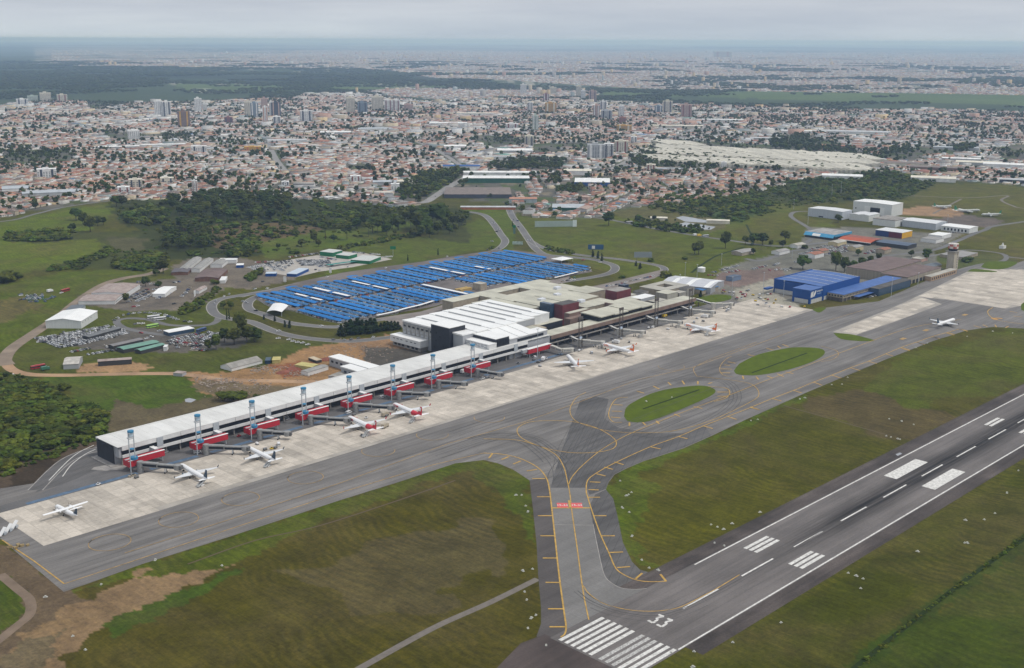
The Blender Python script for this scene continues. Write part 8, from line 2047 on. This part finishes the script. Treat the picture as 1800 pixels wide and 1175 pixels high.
road('access_road', [(1060, 305), (1110, 280), (1150, 255), (1200, 235), (1260, 210), (1300, 196)], 16, MATS['avenue'], 'highway running up through the right of the town', .06)
RD = [np.array(gp(*p)) for p in (((830, 305), (760, 260), (700, 245), (600, 250), (470, 250), (420, 230)), ((470, 250), (485, 280), (500, 300)), ((1060, 305), (1110, 280), (1150, 255), (1200, 235), (1260, 210), (1300, 196)), ((690, 352), (740, 357), (790, 328), (830, 305)), ((905, 376), (960, 345), (1040, 300)))]
def nearroad(X, Y, w):
 k = np.zeros(len(X), bool)
 for R_ in RD:
  for a, b_ in zip(R_[:-1], R_[1:]):
   d = b_ - a; t = np.clip(((X - a[0]) * d[0] + (Y - a[1]) * d[1]) / (d @ d), 0, 1); k |= np.hypot(X - a[0] - t * d[0], Y - a[1] - t * d[1]) < w
 return k
COLS = dict(w=(.76, .76, .75), g=(.46, .47, .48), c=(.66, .62, .52), b=(.03, .10, .30), r=(.20, .165, .145), n=(.25, .17, .14), t=(.33, .15, .10), y=(.55, .33, .08), z=(.42, .45, .48), gr=(.03, .12, .08), o=(.45, .17, .08), p=(.50, .36, .31), d=(.07, .08, .10), gb=(.22, .28, .34), lg=(.45, .52, .46), m=(.24, .10, .09), e=(.52, .495, .42))
def cm(k, rough=.8): return M('town_' + k, COLS[k], rough, .25, .12, rnd=.14 if k == 'e' else 0)
def blk_(name, label, cat, px, py, wpx, depth, h, wall, roof, ang=None, ridge=0):
 x, y = G(px, py); dist = math.hypot(math.hypot(x, y), CH); w = wpx * dist / FPX
 az = math.atan2(y, x); rz = (az - math.pi / 2) if ang is None else math.radians(ang)
 t = thing(name, label, cat, (x, y, 0), rz); BIG.append((x + math.cos(rz + math.pi / 2) * depth / 2, y + math.sin(rz + math.pi / 2) * depth / 2, math.hypot(w, depth) / 2 * .82))
 if ridge:
  mb = MB().gable(-w / 2, w / 2, 0, depth, -1, h, h + ridge, 'x', 0, 1, .5); a = MB(); r = MB()
  for f, mi in zip(mb.f, mb.m): (a if mi == 0 else r).poly([mb.v[i] for i in f])
  a.build('wall', cm(wall), t); r.build('roof', cm(roof), t)
 else:
  MB().box(-w / 2 + .2, w / 2 - .2, .2, depth - .2, -1, h - .5).build('wall', cm(wall), t); MB().box(-w / 2, w / 2, 0, depth, h - .48, h).build('roof', cm(roof), t)
 return t, w
WH = [(840, 349, 118, 100, 7, 'd', 'r', 'huge brown roofed warehouse beside the pale avenue', 'n'), (872, 322, 116, 45, 9, 'gr', 'w', 'long white roofed building with dark green front', ''), (880, 309, 130, 30, 6, 'w', 'w', 'long low white roof behind the green fronted building', ''), (811, 301, 64, 30, 10, 'w', 'b', 'white block with blue bands beyond the avenue', ''), (1041, 328, 62, 70, 8, 'b', 'w', 'white flat roof over a blue market hall', ''), (1015, 308, 48, 40, 8, 'w', 'c', 'cream warehouse with blue yard fence', ''),
 (1000, 371, 58, 45, 5, 'gr', 'z', 'grey roofed hall with dark green edge at the town front', ''), (858, 369, 96, 14, 4, 'o', 'g', 'long orange wall and grey sheds along the avenue end', ''), (800, 264, 38, 45, 9, 'w', 'w', 'white arched hall in the town middle', ''), (905, 270, 62, 60, 7, 'g', 'w', 'wide pale roof beside the green square', ''), (880, 282, 52, 26, 8, 'w', 'g', 'white hall with grey roof behind the park', ''), (660, 232, 60, 60, 9, 'w', 'z', 'long grey blue roofed store in the centre', ''), (590, 238, 52, 50, 8, 'g', 'w', 'wide pale store left of the centre', ''), (505, 252, 66, 50, 7, 'w', 'g', 'white fronted sheds beside the avenue', ''),
 (678, 326, 44, 30, 6, 'g', 'z', 'grey blue roofed shed in the front houses', ''), (712, 326, 26, 28, 7, 'c', 'c', 'cream block beside the grey blue shed', ''), (92, 346, 90, 40, 7, 'g', 'z', 'grey market hall at the left edge of the town', ''), (28, 340, 40, 45, 8, 'w', 'z', 'arched pale hall at the left edge', ''), (1168, 302, 66, 22, 6, 'g', 'z', 'grey factory shed before the cream roofs', ''), (1480, 316, 66, 40, 7, 'w', 'w', 'white row of arched stores above the scrub', ''), (1640, 320, 70, 40, 7, 'w', 'c', 'white workshop with arched windows at the right edge', ''), (1650, 301, 90, 40, 7, 'n', 'r', 'brown roofed factory behind the right meadow', ''), (1720, 292, 70, 45, 7, 'g', 'c', 'tan factory roof at the far right', ''), (1765, 296, 64, 40, 8, 'w', 'w', 'bright white roofed factory at the right edge', ''), (1590, 293, 70, 40, 7, 'c', 'r', 'brownish factory roof left of the tan one', ''), (1780, 322, 60, 30, 6, 'd', 'g', 'dark yard sheds at the right edge', ''),
 (1680, 264, 70, 30, 6, 'g', 'z', 'long grey shed in the far right town', ''), (1500, 236, 120, 60, 7, 'w', 'g', 'large grey white roofed complex behind the wood', ''), (1400, 236, 50, 35, 9, 'w', 'w', 'white stepped store beside the railway yard', ''), (1350, 248, 60, 40, 7, 'g', 'g', 'long grey workshop roofs', ''), (1690, 284, 60, 30, 6, 'g', 'w', 'white yard roof in the far right town', ''), (1460, 262, 50, 30, 8, 'n', 't', 'terracotta school block beside the woods', ''), (790, 222, 70, 50, 9, 'w', 'w', 'big white hall at the back of the centre', ''), (840, 204, 74, 50, 9, 'w', 'c', 'pale market roof at the back', ''), (1190, 226, 88, 40, 8, 'c', 'c', 'wide cream roof beside the highway', ''), (1270, 215, 70, 40, 8, 'w', 'w', 'pale store row along the highway', ''), (285, 258, 90, 24, 5, 'w', 'w', 'long white railway side shed', ''), (200, 262, 80, 24, 5, 'g', 'w', 'long pale shed in the left town', '')]
for px, py, wp, dp, h, a, b_, lab, k in WH: blk_('warehouse', lab, 'warehouse', px, py, wp, dp, h, a, b_, ridge=0 if dp > 50 else 1.2)
blk_('works_building', 'long flat roofed works building at the end of the settling ponds', 'works building', 1262, 394, 40, 14, 5, 'c', 'c')
blk_('works_building', 'small pale works building left of the settling ponds', 'works building', 1158, 388, 30, 14, 4, 'c', 'c')
fac = thing('cream_factory', 'vast cream factory roof of many low gabled bays', 'factory', (0, 0, 0))
for i in range(46):
 for j in range(4):
  fx = i / 46; px = 1152 + fx * 376 + j * 6; py = 272 + j * -8.2 + fx * 19 + (j == 0) * 3
  if py < 247 + fx * 22 or (j == 2 and i % 15 in (4, 5)) or (j == 1 and i % 21 == 9): continue
  x, y = G(px, py + 8); az = math.atan2(y, x) - math.pi / 2 + .35
  c, s = math.cos(az), math.sin(az); mb = MB().gable(-17, 17, -70, 70, 0, 7.5 + random.uniform(-1.2, .8), 10 + random.uniform(-.8, 1.2), 'y', 0, 0, .2)
  mb.v = [(x + a * c - b_ * s, y + a * s + b_ * c, z) for a, b_, z in mb.v]; mb.build('roof_bay', cm('e'), fac)
TWR = [(279.7, 207, 14, 27, 'w', 'g', 'left of the twin white towers'), (294, 207, 14, 26, 'w', 'd', 'right of the twin white towers'), (349, 199, 12, 24, 'w', 'g', 'white stepped tower'), (360.5, 198, 7, 15, 'w', 'g', 'low annex of the white stepped tower'), (324, 225, 20, 27, 'n', 'y', 'brown and cream striped tower'), (436.7, 207, 12, 27, 'c', 'g', 'cream tower left of the dark pair'), (448, 209, 13, 26, 'gb', 'w', 'blue glass tower'), (465, 192, 11, 18, 'p', 'g', 'pinkish tower behind the group'), (486, 209, 16, 27, 'd', 'p', 'dark purple tower'), (477, 209, 6, 28, 'w', 'g', 'slim grey tower beside the dark one'), (467, 219, 9, 29, 'w', 'o', 'red and white striped tower'), (487, 221, 13, 15, 'w', 'd', 'low white banded block'), (402, 218, 14, 11, 'm', 'd', 'small maroon block'), (616.5, 200, 15, 27, 'c', 'g', 'cream tower with roof mast'), (637.5, 201, 17, 20, 'gb', 'd', 'dark glass office tower'), (664, 196, 20, 25, 'c', 'g', 'broad beige tower with two roof caps'), (682.6, 198, 13, 21, 'w', 'm', 'left white striped tower'), (696.6, 198, 13, 21, 'w', 'm', 'right white striped tower'), (539, 216, 21, 20, 'w', 'd', 'white banded office'), (718, 196, 16, 12, 'p', 'g', 'pink capped block'), (920, 166, 11, 17, 'w', 'g', 'white tower at the far edge'), (972, 166, 12, 12, 'c', 'g', 'cream stepped tower at the back'), (960, 178, 10, 12, 'm', 'w', 'maroon block at the back'), (1017, 172, 9, 19, 'c', 'g', 'tall cream tower at the back'), (1025, 176, 8, 16, 'w', 'g', 'white tower behind the park'), (1041.6, 182, 13, 21, 'p', 'd', 'pinkish tower with flat cap'), (932, 198, 9, 17, 'w', 'd', 'slim tower with dark strip'), (968, 200, 20, 18, 'y', 'c', 'cream and ochre tower'), (1048, 208, 12, 22, 'p', 'w', 'pink white tower'), (1060, 197, 12, 18, 'w', 'd', 'white tower with dark glass'), (1066, 211, 20, 16, 'g', 'd', 'broad grey block'), (1092, 206, 10, 19, 'w', 'g', 'slim white tower'), (1094, 219, 12, 12, 't', 'm', 'brick red block'), (941, 232, 11, 28, 'lg', 'w', 'pale green tower'), (1173, 201, 17, 22, 'c', 'd', 'cream tower with dark slot'), (1157, 200, 13, 13, 'gb', 'w', 'bluish block'), (1206, 209, 19, 24, 'p', 'm', 'pink tower by the highway'), (930, 258, 16, 18, 'c', 'd', 'cream block beside the green square'), (1047, 280, 30, 25, 'g', 'w', 'large grey gridded block, left part'), (1070, 279, 17, 25, 'w', 'd', 'large grey gridded block, right part'), (1092, 270, 24, 21, 'c', 'm', 'beige block with brown cap'), (1114, 253, 11, 12, 'w', 'd', 'white and dark twin block'), (1097, 232, 26, 11, 'y', 'c', 'ochre block'), (236, 249, 19, 18, 'w', 'g', 'white tower in the left town'), (80.5, 180, 17, 15, 'c', 'g', 'beige block on the left hill'), (40, 189, 18, 13, 'w', 'd', 'white block on the left hill'), (58, 181, 16, 11, 'lg', 'g', 'greenish block on the left hill'), (110, 181, 16, 13, 'c', 'm', 'cream block on the left hill'), (444, 269, 28, 10, 'y', 'o', 'orange block by the avenue'), (350, 270, 26, 12, 'w', 'd', 'white flats behind the front houses'), (239, 333, 22, 16, 'c', 'd', 'cream flats near the left meadow'), (218, 341, 20, 11, 'w', 'm', 'white flats near the left meadow'), (343, 339, 9, 20, 'w', 'm', 'white and maroon water tower block'), (294, 325, 22, 11, 'c', 'd', 'cream flats among the front houses'), (83, 314, 30, 15, 'w', 'd', 'pale flats at the left edge'), (502, 332, 13, 12, 'w', 'd', 'white flats above the central wood'), (625, 322, 18, 12, 'w', 'm', 'white and brown flats in the front houses'), (695, 338, 15, 14, 'w', 'g', 'white block beside the grove'), (900, 230, 22, 12, 'w', 'm', 'white flats with brown base'), (1144, 303, 16, 13, 'c', 'm', 'cream flats before the factory'), (1272, 298, 10, 12, 'w', 'g', 'slim white flats before the factory'), (1270, 102, 30, 9, 'c', 'p', 'far row of pale condominium blocks')]
for i, (px, py, wp, hp, a, b_, lab) in enumerate(TWR):
 x, y = G(px, py); dist = math.hypot(math.hypot(x, y), CH); h = hp * dist / FPX; w = wp * dist / FPX; dp = min(w, 22)
 t, w = blk_('tower_block', lab, 'tower block', px, py, wp, dp, h, a, a)
 t['label'] = lab + (' in the town' if len(lab.split()) < 4 else '')
 z0 = float(zground(np.array([x]), np.array([y]))[0]); t.location.z = z0
 nf = max(3, int(h / 3.1)); nc = max(3, int(w / 5))
 mb = MB()
 for f in range(nf - 1):
  z = 2 + f * 3.1
  if z > h - 2: break
  for k in range(nc):
   xa = -w / 2 + w * (k + .25) / nc; mb.poly([(xa, -.06, z), (xa + w / nc * .5, -.06, z), (xa + w / nc * .5, -.06, z + 1.5), (xa, -.06, z + 1.5)])
  for s in (-1, 1):
   for k in range(3):
    ya = dp * (k + .2) / 3; mb.poly([(s * (w / 2 + .06), ya, z), (s * (w / 2 + .06), ya + dp * .18, z), (s * (w / 2 + .06), ya + dp * .18, z + 1.5), (s * (w / 2 + .06), ya, z + 1.5)][::s])
 tag(mb.build('window_grid', M('window_far', (.13, .14, .16), .4), t), kind='stuff')
 if b_ != 'g':
  for q in (-.28, .28): MB().box(w * q - w * .06, w * q + w * .06, -.14, 0.1, -1, h - .6).build('accent_strip', cm(b_), t)
 MB().box(-w * .2, w * .12, dp * .3, dp * .7, h + .01, h + min(5, h * .12)).build('roof_cap', cm(a), t)
GX = []
for gi, gdeg in enumerate((24, 47, 2)):
 ang = math.radians(gdeg); ca, sa = math.cos(ang), math.sin(ang)
 U, V = np.meshgrid(np.arange(-3600, 8400, 12.5), np.arange(-3600, 7600, 19.0), indexing='ij')
 U = U + ((np.arange(U.shape[1]) % 5) * 3.1)[None]; U = U.ravel(); V = V.ravel()
 st_ = np.mod(U, 104) > 11
 V = V + np.where((np.floor((V + 3600) / 19) % 2) > 0, -3.2, 3.2); U = U + rng.uniform(-2.5, 2.5, len(U)); V = V + rng.uniform(-2, 2, len(V))
 X = U * ca - V * sa; Y = U * sa + V * ca
 dz = vnoise(X / 520, Y / 520, 44) * 3 + (vnoise(X / 90, Y / 90, 45) - .5) * .25
 k = st_ & (np.hypot(X, Y) < 6600) & (Y > 200) & (X > 100) & (np.abs(((np.degrees(np.arctan2(Y, X)) - 44.3) + 180) % 360 - 180) < 27) & (np.floor(np.clip(dz * 1.5 - .75, 0, 2.99)) == gi)
 GX.append((X[k], Y[k], np.full(k.sum(), ang)))
X, Y, AG = (np.concatenate([g[i] for g in GX]) for i in range(3))
px, py = proj(np.stack([X, Y, 0 * X], 1))
ok = inpoly(px, py, CITY1) & (py > 165)
for g in GREENS: ok &= ~inpoly(px, py, g)
ok &= ~nearroad(X, Y, 16)
for bx, by, br in BIG: ok &= np.hypot(X - bx, Y - by) > br
dens = vnoise(X / 160, Y / 160, 51) * .6 + vnoise(X / 55, Y / 55, 52) * .4
ok &= (rng.uniform(size=len(X)) < np.clip(1.7 - dens * .95, .45, .97))
X, Y, px, py, AG = X[ok], Y[ok], px[ok], py[ok], AG[ok]
n = len(X); com = vnoise(X / 330, Y / 330, 61)
tr = rng.uniform(size=n) < np.clip(.80 - com * .75 + (py > 300) * .25, .1, .9)
ri = np.where(tr, rng.choice([0, 1, 2, 3, 3, 8], n), rng.choice([4, 4, 4, 6, 7, 5, 9, 3, 6, 10, 11], n, p=[.18, .12, .1, .17, .12, .08, .12, .06, .02, .015, .015]))
wi = rng.choice(8, n, p=[.3, .26, .12, .1, .08, .06, .04, .04])
ctr = np.exp(-((px - 800) / 420) ** 2 - ((py - 225) / 38) ** 2)
big = rng.uniform(size=n) < np.clip((com - .35) * .45 + ctr * .16, .02, .38) * np.where(py > 268, .3, 1)
Wd = rng.uniform(7.5, 11.5, n); Dp = rng.uniform(8.5, 16, n); Ht = rng.choice([3.0, 3.2, 3.6, 6.2], n, p=[.35, .3, .2, .15])
fz_ = 1 + .35 * np.clip((np.hypot(X, Y) - 2000) / 2000, 0, 1); Wd *= fz_; Dp *= fz_; Wd = np.where(big, rng.uniform(16, 46, n), Wd); Dp = np.where(big, rng.uniform(14, 34, n), Dp); Ht = np.where(big, np.minimum(rng.choice([4.5, 6, 8, 10, 13, 18], n, p=[.34, .3, .2, .1, .04, .02]), np.where(py > 240, 7, 20)), Ht)
RHt = np.where(tr, rng.uniform(1.4, 2.4, n), rng.uniform(.3, 1.3, n)); RHt = np.where(Ht > 8, .3, RHt)
INS = np.where(rng.uniform(size=n) < .5, Wd * .5 * .45, 0.02); Aa = AG + rng.choice([0, math.pi / 2], n) + rng.normal(0, .05, n) * ~big
jit = rng.uniform(.7, 1.18, n)[:, None]
RC = ROOFC[ri] * jit; WC = WALLC[wi] * rng.uniform(.75, 1.05, n)[:, None]
d2 = X ** 2 + Y ** 2; order = np.argsort(d2)
first = order[:300]; restk = order[300:]
hm_ = attrm('town_paint')
ZN = ['at the left town edge', 'above the left meadow', 'behind the central wood', 'beside the grove and avenue', 'behind the brown warehouse', 'above the lawn tree', 'above the settling ponds', 'above the green scrub', 'above the right scrub']
ZB = [110, 230, 560, 760, 960, 1080, 1230, 1400]
tm = {}
for i in first:
 z = ZN[bisect.bisect(ZB, px[i])]
 lab = '%s %s house with %s walls %s' % (('tall' if Ht[i] > 6 else 'low'), ROOFN[ri[i]] + ' roofed', WALLN[wi[i]], z)
 t = thing('house', lab, 'house', (X[i], Y[i], 0), Aa[i], 'houses ' + z)
 w, d, h, r, ins = Wd[i] / 2, Dp[i] / 2, Ht[i], RHt[i], INS[i]
 mw_ = M('hw%d' % wi[i], tuple(WALLC[wi[i]]), .85, .2, .4); mr_ = M('hr%d' % ri[i], tuple(ROOFC[ri[i]]), .9, .3, .5, rnd=.2)
 MB().box(-w, w, -d, d, -.5, h).build('wall', mw_, t)
 o = .5
 MB().poly([(-w - o, -d - o, h - .1), (w + o, -d - o, h - .1), (w + o - ins, 0, h + r), (-w - o + ins, 0, h + r)]).poly([(w + o, d + o, h - .1), (-w - o, d + o, h - .1), (-w - o + ins, 0, h + r), (w + o - ins, 0, h + r)]).poly([(w + o, -d - o, h - .1), (w + o, d + o, h - .1), (w + o - ins, 0, h + r)]).poly([(-w - o, d + o, h - .1), (-w - o, -d - o, h - .1), (-w - o + ins, 0, h + r)]).build('roof', mr_, t)
 for k in (-.5, .3): MB().box(w * k, w * k + 1.3, -d - .06, -d + .02, 1, 2.2).build('window', MATS['window_far'], t)
s_ = restk
tag(link('houses', houses_mesh('houses', X[s_], Y[s_], 0 * X[s_], Wd[s_], Dp[s_], Ht[s_], RHt[s_], Aa[s_], INS[s_], RC[s_], WC[s_], hm_)), 'the rest of the town, roof beside roof', kind='stuff')
tx_ = rng.uniform(-600, 5200, 135000); ty_ = rng.uniform(500, 6000, 135000)
tpx, tpy = proj(np.stack([tx_, ty_, 0 * tx_], 1))
k = inpoly(tpx, tpy, CITY1) & (tpx > -60) & (tpx < 1860) & (tpy > 165) & ~nearroad(tx_, ty_, 9)
for bx, by, br in BIG: k &= np.hypot(tx_ - bx, ty_ - by) > br
k &= rng.uniform(size=len(k)) < np.clip(vnoise(tx_ / 120, ty_ / 120, 71) * 2.0 - .62, .07, 1)
tx_, ty_ = tx_[k], ty_[k]
scatter('garden_trees', [(a, b_, h_, 1.1) for a, b_, h_ in zip(tx_, ty_, rng.uniform(5, 13.5, len(tx_)))], ['broad', 'tall'], 'garden and street trees all over the town')
N2 = 175000
th_ = np.radians(rng.uniform(44.3 - 26, 44.3 + 26, N2)); rr_ = 5300 * (29000 / 5300) ** (rng.uniform(size=N2) ** .85)
X = rr_ * np.cos(th_); Y = rr_ * np.sin(th_); px, py = proj(np.stack([X, Y, 0 * X], 1))
f1 = vnoise(X / 800, Y / 800, 81) * .55 + vnoise(X / 240, Y / 240, 82) * .45
ok = (inpoly(px, py, CITY2) & (f1 > .30)) | ((py < 118) & (px > 90) & (f1 > .53)) | ((py > 108) & (py < 120) & (px > 140) & (px < 700) & (f1 > .42)) | ((py < 186) & (py > 155) & inpoly(px, py, [(560, 168), (760, 150), (870, 150), (1800, 185), (1800, 200), (1100, 184), (860, 178)]) & (f1 > .50) & (px < 1050))
ok &= (f1 > .26)
X, Y = X[ok], Y[ok]; n = len(X); s = np.hypot(X, Y) / 6000
tr = rng.uniform(size=n) < .40
ri = np.where(tr, rng.choice([0, 1, 2, 3, 3], n), rng.choice([4, 6, 7, 9, 6, 5], n)); wi = rng.choice(8, n)
Wd = rng.uniform(10, 22, n) * s ** .45; Dp = rng.uniform(10, 24, n) * s ** .45; Ht = rng.uniform(2.5, 5, n) + (rng.uniform(size=n) < .006) * rng.uniform(8, 34, n)
tag(link('far_houses', houses_mesh('far_houses', X, Y, zground(X, Y), Wd, Dp, Ht, np.full(n, 1.5), rng.uniform(0, 3, n), Wd * .2, ROOFC[ri] * rng.uniform(.5, 1.1, n)[:, None], WALLC[wi] * .8, hm_)), 'the second town in the haze beyond the green belt', kind='stuff')
N3 = 60000
th_ = np.radians(rng.uniform(44.3 - 26, 44.3 + 26, N3)); rr_ = 3600 * (15000 / 3600) ** (rng.uniform(size=N3) ** .8)
X = rr_ * np.cos(th_); Y = rr_ * np.sin(th_); px, py = proj(np.stack([X, Y, 0 * X], 1))
f2 = vnoise(X / 700, Y / 700, 91) * .6 + vnoise(X / 200, Y / 200, 92) * .4
belt = ~inpoly(px, py, CITY1) & (py < 205)
hillp = inpoly(px, py, [(-500, 127), (200, 120), (480, 124), (640, 121), (690, 128), (740, 146), (560, 150), (300, 152), (-500, 158)])
ok = belt & ((hillp & (f2 > .40)) | ((f2 > .53) & ~inpoly(px, py, CITY2)) | (inpoly(px, py, CITY2) & (f2 > .60)))
X, Y = X[ok], Y[ok]; sc_ = np.hypot(X, Y) / 3600
scatter('far_woods', [(a, b_, 9 * c ** .3, 1.6 * c ** .7) for a, b_, c in zip(X, Y, sc_)], ['broad'], 'hazy dark woods between and behind the towns', zground(X, Y))
NTH = ['leftmost', 'second', 'third', 'fourth', 'fifth', 'sixth', 'seventh', 'eighth', 'ninth', 'tenth', 'eleventh', 'twelfth']
def split_labels(level):
 by = {}
 for o in C.objects:
  if o.get('category') and o.get('group'): by.setdefault((o['group'], o['label']), []).append(o)
 for (g, lab), L in by.items():
  n = len(L)
  if n < 2 or len(lab.split()) > (12 if n <= 12 else 13): continue
  P = [o.matrix_basis.translation for o in L]
  x, y = proj([(p.x, p.y, 0) for p in P])
  if n <= 12:
   for r, i in enumerate(np.argsort(x)): L[i]['label'] = lab + ', ' + NTH[r] + (' from left' if r else '')
  elif level == 0:
   rx = np.argsort(np.argsort(x)) * 3 // n; ry = np.argsort(np.argsort(y)) * 3 // n
   for i, o in enumerate(L): o['label'] = lab + ', ' + ('back', 'middle', 'front')[ry[i]] + ' ' + ('left', 'centre', 'right')[rx[i]]
split_labels(0); split_labels(1)
